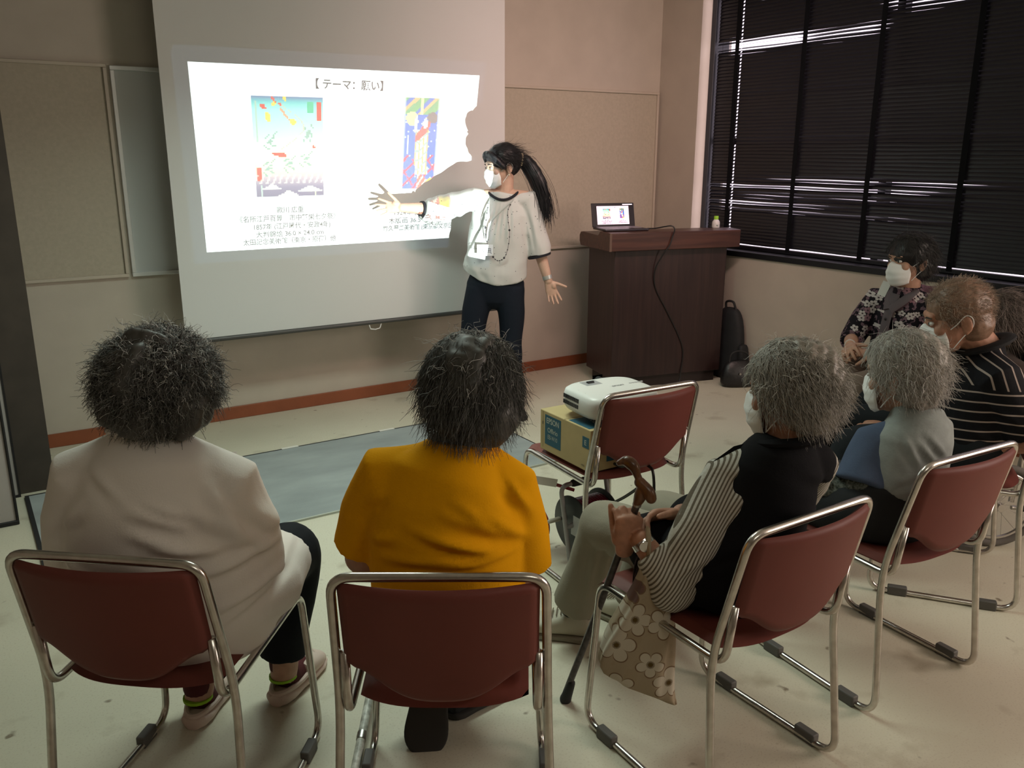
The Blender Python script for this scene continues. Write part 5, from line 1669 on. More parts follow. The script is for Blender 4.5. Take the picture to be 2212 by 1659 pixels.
        u_, so = MB(), MB()
        # open-backed slip-on: rim, toe box, sole
        def cl(t, wd, z0, z1, p=2.6, n=22):
            sv = np.cross(d, up); out = []
            for k in range(n):
                a = 2*math.pi*k/n; c, q = math.cos(a), math.sin(a)
                out.append(hl+d*(t*0.245)+sv*wd*math.copysign(abs(c)**(2/p), c)+up*((z0+z1)/2+(z1-z0)/2*math.copysign(abs(q)**(2/p), q)))
            return out
        u_.loft([cl(0.42, 0.030, 0.02, 0.060), cl(0.46, 0.046, 0.015, 0.074), cl(0.6, 0.050, 0.012, 0.070), cl(0.78, 0.049, 0.010, 0.060), cl(0.92, 0.038, 0.010, 0.046), cl(1.0, 0.018, 0.010, 0.032)])
        so.loft([cl(-0.03, 0.020, 0, 0.034), cl(0.02, 0.036, 0, 0.040), cl(0.15, 0.044, 0, 0.036), cl(0.35, 0.044, 0, 0.032), cl(0.6, 0.052, 0, 0.028), cl(0.8, 0.052, 0, 0.026), cl(0.95, 0.038, 0, 0.024), cl(1.02, 0.016, 0, 0.022)])
        rim = [hl+d*(0.10+math.cos(a)*0.105)+np.cross(d, up)*math.sin(a)*0.040+up*(0.040+0.012*max(0, math.cos(a))) for a in np.linspace(0, 6.283, 30)[:-1]]
        u_.tube(rim, 0.008, 8, closed=True)
        o_ = u_.build('slip_on_shoe', m_clog, root, origin=base); so.build('sole', m_clog, o_, origin=base)
    # folded handout on the lap, edge showing past the shoulder
    ho = thing('handout', 'white paper handout held in front of the person in the white shirt', 'handout', (0.47, 2.06, 0.70))
    hp = MB(); o = V3(0.47, 2.06, 0.70)
    ex, ey = unit(r*0.95+f*0.25), unit(up*0.86+f*0.5)
    nz = np.cross(ex, ey)
    for k in range(3):
        q = [V3(0.40, 2.055, 0.745)+ex*x+ey*y+nz*(0.0012*k)+ex*0.003*k for x, y in ((-0.10, -0.08), (0.095, -0.08), (0.095, 0.085), (-0.10, 0.085))]
        q2 = [p+nz*0.0009 for p in q]
        hp.add([p-o for p in q]+[p-o for p in q2], [(3, 2, 1, 0), (4, 5, 6, 7), (0, 1, 5, 4), (1, 2, 6, 5), (2, 3, 7, 6), (3, 0, 4, 7)])
    hp.build('sheet', mat('paper', (0.70, 0.71, 0.69), 0.7), ho, smooth=False)
person_white()

# ---------------------------------------------------------------- person in the mustard shirt
def person_yellow():
    f = unit((0.539, 0.842, 0)); r = V3(f[1], -f[0], 0); up = V3(0, 0, 1)
    base = V3(0.83, 1.53, 0)
    root = person('person', 'person with short grey hair in mustard yellow short-sleeved shirt, seen from behind', base)
    hips = V3(0.822, 1.515, 0.52); chest = V3(0.805, 1.485, 0.78); neck = V3(0.838, 1.478, 0.925)
    hd = V3(0.868, 1.490, 1.045); R = frame_of(unit(f+r*0.05), pitch=0.12)
    shl = V3(0.695, 1.565, 0.880); shr = V3(0.920, 1.420, 0.850)
    ell_ = V3(0.672, 1.640, 0.665); wrl = V3(0.76, 1.83, 0.60)
    elr = V3(0.950, 1.430, 0.630); wrr = V3(0.985, 1.68, 0.58)
    kl = V3(0.93, 1.93, 0.48); kr = V3(1.10, 1.84, 0.48)
    al = V3(0.90, 1.84, 0.12); ar = V3(1.00, 1.88, 0.10)
    b = MB(); seated_core(b, hips, chest, neck, hd, R, f, r, shl, shr)
    add_arm(b, shl, ell_, wrl); add_arm(b, shr, elr, wrr)
    add_hand(b, wrl, f*0.8+r*0.6, -up, r, (0.3,)*4); add_hand(b, wrr, f*0.8-r*0.6, -up, -r, (0.3,)*4)
    legs(b, hips, f, r, kl, kr, al, ar, (0.07, 0.052, 0.038))
    obj_from(fuse(b, 0.005, 4), 'body', m_skin, root, base)
    add_face(hd, R, root, base)
    s = MB()
    s.tube([V3(0.828, 1.528, 0.455), V3(0.823, 1.518, 0.55), V3(0.812, 1.502, 0.66), V3(0.805, 1.490, 0.76), V3(0.808, 1.482, 0.84), V3(0.818, 1.478, 0.892), V3(0.832, 1.478, 0.925), V3(0.836, 1.480, 0.945)],
           [(0.170, 0.140), (0.172, 0.142), (0.172, 0.142), (0.172, 0.132), (0.168, 0.115), (0.135, 0.100), (0.085, 0.078), (0.068, 0.068)], 36, upv=f)
    for sh, el, k in ((shl, ell_, -1), (shr, elr, 1)):
        s.tube([chest*0.3+neck*0.7+r*k*0.045, sh, sh*0.55+el*0.45+r*k*0.012, sh*0.12+el*0.88+r*k*0.016], [0.064, 0.062, 0.060, 0.060], 18)
    segs = SEG(((0.762, 1.377, 0.861), (0.849, 1.321, 0.786), 0.007, 0.011), ((0.743, 1.389, 0.841), (0.874, 1.304, 0.767), 0.009, 0.011), ((0.812, 1.344, 0.837), (0.877, 1.302, 0.767), 0.008, 0.009),
               ((0.714, 1.408, 0.79), (0.83, 1.333, 0.757), 0.009, 0.010), ((0.682, 1.429, 0.809), (0.801, 1.352, 0.762), 0.006, 0.010), ((0.607, 1.478, 0.761), (0.656, 1.446, 0.783), 0.009, 0.010),
               ((0.606, 1.478, 0.831), (0.633, 1.461, 0.871), 0.009, 0.010), ((0.843, 1.324, 0.891), (0.89, 1.294, 0.812), 0.012, 0.011), ((0.64, 1.456, 0.736), (0.773, 1.37, 0.746), 0.009, 0.010), ((0.70, 1.41, 0.725), (0.86, 1.31, 0.745), 0.008, 0.009))
    sh_ = obj_from(fuse(s, 0.0070, 5, fold_disp(G, segs, 0.0032, 13, 8)), 'shirt', m_yel, root, base)
    nk = [V3(0.838, 1.480, 0.942)+r*math.cos(a)*0.069+f*math.sin(a)*0.069+up*(-0.016*math.sin(a)) for a in np.linspace(0, 6.283, 36)[:-1]]
    MB().tube(nk, (0.009, 0.011), 8, closed=True).build('collar_band', m_yel, sh_, origin=base)
    nk = [V3(0.842, 1.483, 0.958)+r*math.cos(a)*0.060+f*math.sin(a)*0.060+up*(-0.012*math.sin(a)) for a in np.linspace(0, 6.283, 36)[:-1]]
    MB().tube(nk, (0.006, 0.013), 8, closed=True).build('undershirt_collar', mat('grey_undershirt', (0.22, 0.23, 0.24), 0.9), root, origin=base)
    cap = scalp_cap(hd, R, 1.0, 1.14, extra=(((0.02, -0.055, -0.03), (0.082, 0.062, 0.075)), ((0.0, 0.0, 0.055), (0.085, 0.09, 0.075))), voxel=0.006, disp=tufts(0.004, 70, 12))
    s1 = strands(hd, R, 4600, (0.100, 0.113, 0.108), -0.035, 0.060, 0.20, 0.0008, 31, (0, -0.6, -1.2), 0.04, 0.05, ((0.035, 0.034, 0.030), (0.17, 0.17, 0.155)), back_low=-0.085)
    s2 = strands(hd, R, 150, (0.102, 0.114, 0.110), 0.0, 0.05, 0.7, 0.0007, 32, (0, -0.2, -0.3), 0.5, 0.05, ((0.3, 0.3, 0.28), (0.55, 0.55, 0.52)))
    build_hair('hair', [s1, s2], cap, (0.062, 0.060, 0.053), root, base)
    t = MB(); legs(t, hips, f, r, kl, kr, al+up*0.03, ar+up*0.03, (0.092, 0.078, 0.066))
    t.tube([hips-r*0.09+f*-0.02, hips+r*0.09-f*0.02], 0.095, 16, round_caps=True)
    obj_from(fuse(t, 0.009, 5, fold_disp(G, [], 0.005, 12, 16)), 'trousers', m_black_cloth, root, base)
    # left foot tucked back under the chair, sole showing; right foot flat
    m_sh = mat('black_mesh_shoe', (0.010, 0.011, 0.014), 0.8, bump=0.4, bscale=250)
    m_sol = mat('dark_sole', (0.030, 0.028, 0.026), 0.75)
    m_sk = mat('black_sock', (0.012, 0.012, 0.014), 0.9)
    MB().tube([al+up*0.06, al+up*0.0+V3(0, 0, -0.02)], [0.042, 0.040], 16, round_caps=True).build('sock', m_sk, root, origin=base)
    u_, so = MB(), MB()
    toe = V3(0.868, 1.755, 0.022); hl = V3(0.915, 1.800, 0.190)
    shoe(u_, so, hl, hl+unit(toe-hl)*0.215, 0.056, 0.085, up=f*0.75+up*0.3)
    o_ = u_.build('shoe', m_sh, root, origin=base, sub=1); so.build('sole', m_sol, o_, origin=base, sub=1)
    MB().tube([ar+up*0.05, ar+V3(0, 0, -0.03)], [0.042, 0.040], 16, round_caps=True).build('sock', m_sk, root, origin=base)
    u_, so = MB(), MB()
    hl = V3(0.985, 1.845, 0); shoe(u_, so, hl, hl+unit(r*0.75+f*0.65)*0.25, 0.047, 0.075)
    o_ = u_.build('shoe', m_sh, root, origin=base, sub=1); so.build('sole', m_sol, o_, origin=base)
person_yellow()
# pale walking pole lying under that chair, its upper end resting on the seat rail of the chair
pl = thing('walking_pole', 'pale metal walking pole with worn speckles leaning under the yellow-shirted person\'s chair', 'walking pole', (0.70, 1.80, 0))
m_pole = mat('worn_pale_pole', (0.74, 0.75, 0.68), 0.45, col2=(0.30, 0.30, 0.26), nscale=55, detail=6, stretch=(1, 1, 1))
pa, pb = V3(0.66, 1.745, 0.014), V3(0.905, 2.12, 0.10)
o = V3(0.70, 1.80, 0)
MB().tube([pa-o, pb-o], 0.0115, 14, round_caps=True).build('shaft', m_pole, pl)
for t in (0.28, 0.62):
    q = pa*(1-t)+pb*t; d = unit(pb-pa)
    MB().tube([q-d*0.012-o, q+d*0.012-o], 0.0135, 14).build('joint_ring', m_steel, pl)
MB().tube([pb-unit(pb-pa)*0.01-o, pb+unit(pb-pa)*0.10-o], 0.015, 14, round_caps=True).build('grip', m_rubber, pl)

# ---------------------------------------------------------------- person with the cane and black vest
def person_vest():
    f = V3(0, 1, 0); r = V3(1, 0, 0); up = V3(0, 0, 1)
    base = V3(1.54, 1.38, 0)
    root = person('person', 'white-haired person in black vest and striped shirt, holding a wooden cane', base)
    hips = V3(1.540, 1.375, 0.52); chest = V3(1.605, 1.325, 0.70); neck = V3(1.650, 1.305, 0.845)
    hd = V3(1.660, 1.315, 0.972); R = frame_of(unit((-0.32, 0.95, 0)), pitch=0.14, roll=0.02)
    shl = V3(1.540, 1.375, 0.755); shr = V3(1.745, 1.285, 0.775)
    ell_ = V3(1.362, 1.372, 0.515); wrl = V3(1.325, 1.455, 0.610)
    elr = V3(1.820, 1.40, 0.60); wrr = V3(1.48, 1.480, 0.632)
    kl = V3(1.500, 1.815, 0.475); kr = V3(1.690, 1.79, 0.475)
    al = V3(1.535, 1.985, 0.115); ar = V3(1.74, 1.93, 0.10)
    b = MB(); seated_core(b, hips, chest, neck, hd, R, f, r, shl, shr)
    add_arm(b, shl, ell_, wrl, (0.045, 0.038, 0.034, 0.027)); add_arm(b, shr, elr, wrr, (0.045, 0.038, 0.034, 0.026))
    legs(b, hips, f, r, kl, kr, al, ar, (0.065, 0.05, 0.036))
    ct, cb = V3(1.338, 1.462, 0.760), V3(1.305, 1.722, 0.008)
    cd = unit(ct-cb)
    q = cb+cd*0.695                                   # where the left fist closes on the shaft
    side = unit(np.cross(cd, G)); away = unit(np.cross(side, cd)); away = away if away @ G > 0 else -away
    kd = unit(cd*0.85 - side*0.0 + away*0.35)
    # left hand: knuckles up, palm against the shaft, fingers closing round it
    add_hand(b, q-cd*0.085-away*0.032-G*0.0, unit(cd*0.93+away*0.10+side*0.12), away+side*0.25, -side if side @ V3(*RT) > 0 else side, (1.05, 1.1, 1.15, 1.2), 0.05, (0.22, 0.55), 1.0, 0.5)
    # right hand laid over the shaft from the other side
    q2 = cb+cd*0.650
    dr = unit(q2+away*0.03-wrr)
    add_hand(b, wrr, unit(dr+V3(0, 0, 0.05)), -away*0.8+V3(0, 0, -0.5), cd, (0.55, 0.6, 0.65, 0.7), 0.08, (0.6, 0.3), 0.95)
    obj_from(fuse(b, 0.0036, 4), 'body', m_skin_old, root, base)
    add_face(hd, R, root, base)
    # striped shirt: sleeves show
    armax = unit(np.cross(unit(ell_-shl), G))
    m_str = stripes_mat('seersucker_stripes', (0.50, 0.49, 0.44), (0.135, 0.115, 0.085), tuple(armax), 0.0078, 0.45, bump=0.5)
    s = MB()
    s.tube([neck*0.5+chest*0.5+V3(-0.07, 0.02, 0.01), shl, shl*0.5+ell_*0.5, ell_+V3(-0.004, 0, -0.006)], [0.058, 0.068, 0.070, 0.062], 20, round_caps=True)
    s.tube([ell_+V3(-0.004, 0, -0.006), ell_*0.55+wrl*0.45, wrl*0.72+ell_*0.28], [0.062, 0.054, 0.045], 18)
    s.tube([neck*0.5+chest*0.5+V3(0.07, 0.02, 0.01), shr, shr*0.5+elr*0.5, elr], [0.055, 0.056, 0.056, 0.052], 18, round_caps=True)
    s.tube([elr, elr*0.5+wrr*0.5, wrr*0.8+elr*0.2], [0.058, 0.050, 0.044], 16)
    s.tube([neck+V3(0, 0, 0.0), chest, hips+V3(0, 0.0, 0.05)], [(0.06, 0.055), (0.13, 0.085), (0.14, 0.10)], 20, upv=f)
    sg = SEG(((1.36, 1.37, 0.56), (1.42, 1.34, 0.60), 0.006, 0.008), ((1.37, 1.37, 0.53), (1.44, 1.33, 0.57), 0.006, 0.008), ((1.40, 1.35, 0.52), (1.47, 1.32, 0.58), 0.005, 0.008))
    sh_ = obj_from(fuse(s, 0.006, 4, fold_disp(G, sg, 0.004, 22, 18)), 'shirt', m_str, root, base)
    # vest with standing collar, long over the lap
    v = MB()
    v.tube([V3(1.535, 1.39, 0.452), V3(1.550, 1.378, 0.53), V3(1.580, 1.352, 0.62), V3(1.612, 1.325, 0.71), V3(1.628, 1.312, 0.78), V3(1.642, 1.306, 0.822), V3(1.652, 1.306, 0.858)],
           [(0.165, 0.150), (0.160, 0.145), (0.145, 0.132), (0.132, 0.118), (0.122, 0.100), (0.102, 0.086), (0.070, 0.068)], 34, upv=f)
    v.tube([neck*0.8+chest*0.2, shr*0.85+neck*0.15], [0.062, 0.058], 16, round_caps=True)
    v.tube([neck*0.8+chest*0.2, shl*0.62+neck*0.38], [0.060, 0.056], 16, round_caps=True)
    v.tube([hips+V3(-0.09, 0.0, 0.01), hips+V3(-0.085, 0.16, 0.02), hips+V3(-0.07, 0.24, 0.0)], [0.10, 0.09, 0.06], 16, round_caps=True)
    v.tube([hips+V3(0.09, 0.0, 0.01), hips+V3(0.10, 0.20, 0.01)], [0.10, 0.085], 16, round_caps=True)
    m_vest = mat('black_vest_cloth', (0.0085, 0.0085, 0.010), 0.9, spec=0.12, bump=0.3, bscale=220)
    ve = obj_from(fuse(v, 0.007, 5, fold_disp(G, SEG(((1.62, 1.22, 0.80), (1.72, 1.16, 0.74), 0.006, 0.014), ((1.56, 1.25, 0.72), (1.70, 1.17, 0.66), 0.007, 0.015)), 0.004, 10, 20)), 'vest', m_vest, root, base)
    c = MB()
    nk = [neck+V3(0, 0, 0.012)+r*math.cos(a)*0.070+f*math.sin(a)*0.068+up*(-0.014*math.sin(a)) for a in np.linspace(0, 6.283, 36)[:-1]]
    c.tube(nk, (0.012, 0.024), 10, closed=True)
    lap = [V3(1.600, 1.345, 0.852), V3(1.540, 1.372, 0.838), V3(1.495, 1.395, 0.800), V3(1.530, 1.360, 0.800), V3(1.590, 1.320, 0.825)]
    c.add([p for p in lap]+[p+V3(0, 0, -0.006) for p in lap], [(0, 1, 2, 3, 4), (9, 8, 7, 6, 5)]+[(k, (k+1) % 5, 5+(k+1) % 5, 5+k) for k in range(5)])
    c.build('collar', m_vest, ve, origin=base)
    # wrist watch
    ax_ = unit(wrl-ell_); c0 = wrl*0.93+ell_*0.07; e1 = unit(np.cross(ax_, up)); e2 = np.cross(ax_, e1)
    w_ = MB().tube([c0-ax_*0.008, c0+ax_*0.008], [(0.0305, 0.0305), (0.0300, 0.0300)], 20).build('watch_band', m_chrome, root, origin=base)
    MB().lathe([(0.001, 0), (0.014, 0), (0.015, 0.003), (0.014, 0.006), (0.001, 0.006)], c0-G*0.029+V3(0, 0, 0.006), 18, np.array(Vector(-G).to_track_quat('Z', 'Y').to_matrix())).build('watch_case', m_chrome, w_, origin=base)
    # hair
    cap = scalp_cap(hd, R, 1.0, 1.15, extra=(((0, 0.0, 0.045), (0.085, 0.095, 0.072)), ((0, -0.05, -0.02), (0.084, 0.064, 0.075))), voxel=0.006, disp=tufts(0.004, 70, 13))
    s1 = strands(hd, R, 4200, (0.102, 0.114, 0.108), -0.03, 0.055, 0.25, 0.0008, 41, (0, -0.5, -1.2), 0.05, 0.05, ((0.22, 0.205, 0.18), (0.50, 0.48, 0.43)), back_low=-0.075)
    s2 = strands(hd, R, 160, (0.103, 0.115, 0.110), 0.01, 0.045, 0.8, 0.0007, 42, (-0.1, -0.2, -0.2), 0.5, 0.07, ((0.55, 0.54, 0.5), (0.8, 0.78, 0.74)))
    build_hair('hair', [s1, s2], cap, (0.26, 0.235, 0.20), root, base)
    add_mask(hd, R, root, base)
    # trousers, striped sock, lace-up shoes
    m_tr = mat('beige_trouser_cloth', (0.30, 0.275, 0.215), 0.9, spec=0.1, bump=0.3, bscale=220)
    t = MB()
    for s_, kn, an in ((-1, kl, al), (1, kr, ar)):
        h = hips+r*s_*0.085+up*0.005
        t.tube([h, h*0.5+kn*0.5+up*0.01, kn+V3(0, -0.005, 0.0)], [0.088, 0.082, 0.072], 18, round_caps=True)
        t.tube([kn+V3(0, -0.005, 0), kn*0.55+an*0.45-f*0.012, kn*0.06+an*0.94+V3(-0.005, -0.015, 0.0)], [0.072, 0.070, 0.080], 18)
    obj_from(fuse(t, 0.0075, 5, fold_disp(G, SEG(((1.50, 1.76, 0.50), (1.50, 1.82, 0.25), 0.010, 0.012), ((1.46, 1.78, 0.44), (1.47, 1.84, 0.22), 0.008, 0.012), ((1.54, 1.74, 0.46), (1.52, 1.8, 0.3), 0.007, 0.012)), 0.004, 12, 22)), 'trousers', m_tr, root, base)
    m_sk = mat('black_sock_cloth', (0.014, 0.014, 0.016), 0.9); m_og = mat('ochre_stripe', (0.30, 0.13, 0.02), 0.9)
    m_snk = mat('cream_leather', (0.50, 0.46, 0.36), 0.5, bump=0.1, bscale=90); m_lace = mat('tan_lace', (0.20, 0.155, 0.10), 0.8)
    for an, hl, toe, on in ((al, V3(1.580, 1.940, 0), V3(1.400, 2.135, 0), True), (ar, V3(1.74, 1.89, 0), V3(1.72, 2.13, 0), False)):
        d = unit(toe-hl)
        so_ = MB().tube([an+up*0.10, an+up*0.02, an+V3(0, 0, -0.045)+d*0.01], [0.040, 0.037, 0.034], 16, round_caps=True).build('sock', m_sk, root, origin=base)
        for zz in (0.050, 0.072):
            MB().tube([an+up*zz*0.6, an+up*(zz*0.6+0.006)], [(0.0405, 0.0405), (0.0415, 0.0415)], 18).build('sock_stripe', m_og, so_, origin=base)
        u_, so = MB(), MB(); shoe(u_, so, hl, toe, 0.055, 0.105)
        o_ = u_.build('shoe', m_snk, root, origin=base, sub=1); so.build('sole', m_tr, o_, origin=base)
        L = np.linalg.norm(toe-hl); sv = np.cross(d, up)
        for k in range(5):
            tt = 0.40+0.055*k; zz = 0.105*(0.84-0.055*k)+0.004
            MB().tube([hl+d*tt*L-sv*0.026+up*(zz-0.004), hl+d*(tt+0.01)*L+up*(zz+0.002), hl+d*(tt+0.02)*L+sv*0.026+up*(zz-0.004)], 0.0022, 6, round_caps=True).build('lace', m_lace, o_, origin=base)
    # the cane
    cn = thing('walking_cane', 'dark patterned walking cane with carved wooden handle, held upright in both hands', 'cane', tuple(cb))
    m_shaft = mat('patterned_cane_shaft', (0.020, 0.014, 0.014), 0.4, col2=(0.075, 0.060, 0.058), nscale=75, detail=5)
    MB().tube([V3(0, 0, 0.02), (ct-cb)*0.5, (ct-cb)*0.93], [0.0095, 0.0095, 0.0095], 14).build('shaft', m_shaft, cn)
    MB().tube([V3(0, 0, 0)+V3(0, 0, 0.0), cd*0.012, cd*0.055, cd*0.068], [0.017, 0.0155, 0.0125, 0.011], 16, round_caps=True).build('ferrule', m_rubber, cn)
    MB().tube([(ct-cb)*0.905, (ct-cb)*0.93], 0.0115, 14).build('collar_ring', m_steel, cn)
    e = ct-cb
    hx = unit(V3(*RT)*0.2-side*0.0+G*1.0)                # handle points away over the lap
    hx = unit(G*0.55-V3(*RT)*0.80); hx = unit(hx-cd*(hx @ cd))
    hpts = bez([e*0.915, e*0.945+hx*0.000, e*0.975+hx*0.006, e*1.00+hx*0.022, e*1.025+hx*0.040, e*1.03+hx*0.062, e*1.012+hx*0.078], 5)
    hw = MB().tube(hpts, [(0.0115+0.004*math.sin(k*0.35), 0.0125+0.003*math.sin(k*0.35)) for k in range(len(hpts))], 14, round_caps=True)
    hw.tube(bez([e*0.985+hx*0.012, e*0.975-hx*0.012, e*0.955-hx*0.028], 5), [0.0145, 0.0142, 0.014, 0.014, 0.0142, 0.0145, 0.0150, 0.0155, 0.0155, 0.015, 0.014], 14, round_caps=True)
    me = fuse(hw, 0.0022, 4)
    me.materials.append(wood_mat('carved_walnut', (0.07, 0.028, 0.010), (0.16, 0.070, 0.028), 3.0, 0.3)); link('handle', me, cn)
    tl = MB()
    for k in range(7):
        p0 = (wrl-cb)+V3(0.03+0.004*k, 0.02, -0.03)
        tl.tube(bez([p0, p0+V3(0.012*math.sin(k*2.1), 0.02+0.004*k, -0.07), p0+V3(0.02*math.sin(k*1.3+1), 0.03, -0.16-0.015*k), p0+V3(0.02*math.sin(k*0.9), 0.05+0.01*math.cos(k), -0.20-0.02*k)], 5), 0.0026, 6)
    tl.build('wrist_strap', mat('dark_braid', (0.022, 0.010, 0.012), 0.8), cn)
    return wrl, ell_
WRL, ELL = person_vest()

# flowered cloth bag hanging from the forearm
bo_ = V3(1.312, 1.412, 0.21)
bag = thing('tote_bag', 'beige cloth tote bag printed with white flowers, hanging from the cane holder\'s wrist', 'bag', tuple(bo_))
exb = V3(*RT)*1.0; exb = unit(V3(exb[0], exb[1], 0)); eyb = V3(0, 0, 1); ezb = -G
m_bag = flower_mat('flower_print_cloth', (0.36, 0.295, 0.205), (0.52, 0.475, 0.38), (0.10, 0.065, 0.02), (0.19, 0.125, 0.075), 10.5, tuple(exb), (0, 0, 1), ground2=(0.345, 0.28, 0.19), leaf=(0.155, 0.095, 0.080), big=0.45)
rows = [(0.000, 0.030, 0.070, 0.020), (0.012, -0.005, 0.088, 0.032), (0.060, -0.020, 0.098, 0.042), (0.120, -0.018, 0.096, 0.045), (0.190, -0.006, 0.082, 0.042), (0.250, 0.006, 0.060, 0.034), (0.300, 0.010, 0.040, 0.026), (0.350, 0.012, 0.026, 0.018), (0.385, 0.012, 0.020, 0.014)]
def bag_row(z, cx, a, b_, n=56):
    out = []
    for k in range(n):
        t = 2*math.pi*k/n
        pl_ = 1+0.10*math.sin(5*t+z*14)*min(1, z/0.1)*(0.5+z*1.8)+0.05*math.sin(9*t+2+z*20)
        c, s_ = math.cos(t), math.sin(t)
        tilt = 0.05*(c)*(1-min(1, z/0.15))            # bottom hem hangs lower towards the right
        out.append(exb*(cx+a*pl_*math.copysign(abs(c)**0.8, c))+ezb*(b_*pl_*math.copysign(abs(s_)**0.8, s_))+eyb*(z-tilt*0.9))
    return out
b_ = MB(); b_.loft([bag_row(*q) for q in rows])
me = b_.mesh('bag_body'); me.materials.append(m_bag); bb_o = link('bag_body', me, bag)
md = bb_o.modifiers.new('sub', 'SUBSURF'); md.levels = 1; md.render_levels = 1
hc = (WRL*0.80+ELL*0.20)-bo_
MB().tube(bez([V3(0, 0, 0)+exb*0.014+eyb*0.37, hc-ezb*-0.030+V3(0, 0, -0.035), hc+V3(0, 0, 0.040)+ezb*0.004, hc-ezb*0.040+V3(0, 0, -0.02), exb*0.010+eyb*0.365-ezb*0.012], 7), [(0.021, 0.006)]*29, 12, upv=exb).build('bag_handle', m_bag, bag)
# ---------------------------------------------------------------- person in the grey vest
def person_grey():
    f = unit((0.055, 0.998, 0)); r = V3(f[1], -f[0], 0); up = V3(0, 0, 1)
    base = V3(2.23, 1.40, 0)
    root = person('person', 'small white-haired person in pale grey felt vest over a blue blouse, seen from behind', base)
    hips = V3(2.225, 1.395, 0.515); chest = V3(2.262, 1.372, 0.66); neck = V3(2.295, 1.360, 0.785)
    hd = V3(2.275, 1.412, 0.908); R = frame_of(unit((-0.15, 0.98, 0)), pitch=0.15, roll=0.05)
    shl = V3(2.188, 1.425, 0.705); shr = V3(2.368, 1.345, 0.725)
    ell_ = V3(2.140, 1.400, 0.515); wrl = V3(2.100, 1.500, 0.575)
    elr = V3(2.395, 1.420, 0.53); wrr = V3(2.32, 1.60, 0.53)
    kl = V3(2.14, 1.80, 0.465); kr = V3(2.33, 1.79, 0.465); al = V3(2.15, 1.78, 0.09); ar = V3(2.34, 1.77, 0.09)
    b = MB(); seated_core(b, hips, chest, neck, hd, R, f, r, shl, shr)
    add_arm(b, shl, ell_, wrl, (0.042, 0.036, 0.032, 0.024)); add_arm(b, shr, elr, wrr, (0.042, 0.036, 0.032, 0.024))
    add_hand(b, wrl, f*0.9+r*0.4+up*0.2, -up, r, (0.3,)*4); add_hand(b, wrr, f*0.7-r*0.7, -up, -r, (0.3,)*4)
    legs(b, hips, f, r, kl, kr, al, ar, (0.062, 0.048, 0.034))
    obj_from(fuse(b, 0.005, 4), 'body', m_skin, root, base); add_face(hd, R, root, base)
    add_mask(hd, R, root, base)
    m_blue_b = mat('slate_blue_cotton', (0.085, 0.115, 0.185), 0.9, spec=0.1, bump=0.3, bscale=200)
    s = MB()
    s.tube([hips+V3(0, 0, 0.02), chest, neck], [(0.135, 0.105), (0.125, 0.090), (0.060, 0.058)], 24, upv=f)
    for sh, el, k in ((shl, ell_, -1), (shr, elr, 1)):
        s.tube([chest*0.35+neck*0.65, sh, sh*0.70+el*0.30+r*k*0.012, sh*0.44+el*0.56+r*k*0.024], [0.055, 0.060, 0.068, 0.078] if k < 0 else [0.050, 0.052, 0.054, 0.056], 18)
    obj_from(fuse(s, 0.006, 4, fold_disp(G, [], 0.004, 16, 25)), 'blouse', m_blue_b, root, base)
    # dark lace lower sleeves
    m_lace2 = mat('dark_green_lace', (0.020, 0.028, 0.020), 0.9, col2=(0.16, 0.17, 0.145), nscale=150, detail=3, bump=0.8, bscale=150, bdist=0.004)
    for el, sh, wr, k in ((ell_, shl, wrl, -1), (elr, shr, wrr, 1)):
        l = MB(); l.tube([sh*0.45+el*0.55+r*k*0.012, el+r*k*0.008-up*0.005, el*0.5+wr*0.5, wr*0.85+el*0.15], [0.058, 0.060, 0.056, 0.052], 18, round_caps=True)
        obj_from(fuse(l, 0.006, 3, tufts(0.006, 90, 30+k)), 'lace_sleeve', m_lace2, root, base)
    m_felt = mat('grey_felt', (0.30, 0.33, 0.315), 0.95, spec=0.05, noise=0.10, nscale=25, bump=0.3, bscale=160)
    v = MB()
    v.tube([V3(2.262, 1.380, 0.575), V3(2.272, 1.372, 0.62), V3(2.284, 1.366, 0.68), V3(2.294, 1.360, 0.73), V3(2.296, 1.358, 0.768), V3(2.293, 1.362, 0.795), V3(2.297, 1.364, 0.820)],
           [(0.150, 0.122), (0.148, 0.115), (0.142, 0.104), (0.134, 0.094), (0.118, 0.082), (0.084, 0.072), (0.066, 0.064)], 32, upv=f)
    obj_from(fuse(v, 0.006, 4, fold_disp(G, SEG(((2.206, 1.286, 0.743), (2.258, 1.253, 0.674), 0.007, 0.010), ((2.226, 1.273, 0.764), (2.289, 1.232, 0.688), 0.008, 0.010), ((2.172, 1.308, 0.757), (2.208, 1.285, 0.674), 0.006, 0.010)), 0.0025, 14, 26)), 'vest', m_felt, root, base)
    m_char = mat('charcoal_cloth', (0.030, 0.032, 0.034), 0.9, spec=0.1, bump=0.2, bscale=200)
    t = MB(); t.tube([V3(2.225, 1.395, 0.452), V3(2.225, 1.395, 0.52), V3(2.235, 1.390, 0.60)], [(0.150, 0.140), (0.146, 0.132), (0.130, 0.11)], 28, upv=f)
    legs(t, hips, f, r, kl, kr, al, ar, (0.085, 0.075, 0.062))
    obj_from(fuse(t, 0.008, 4, fold_disp(G, [], 0.005, 12, 27)), 'trousers', m_char, root, base)
    for an in (al, ar):
        u_, so = MB(), MB(); hl = V3(an[0], an[1]-0.06, 0); shoe(u_, so, hl, hl+f*0.225, 0.042, 0.07)
        o_ = u_.build('shoe', m_black, root, origin=base, sub=1); so.build('sole', m_rubber, o_, origin=base)
    cap = scalp_cap(hd, R, 1.0, 1.15, extra=(((0, 0.0, 0.05), (0.088, 0.095, 0.078)), ((0, -0.04, -0.015), (0.088, 0.070, 0.080))), voxel=0.006, disp=tufts(0.004, 70, 33))
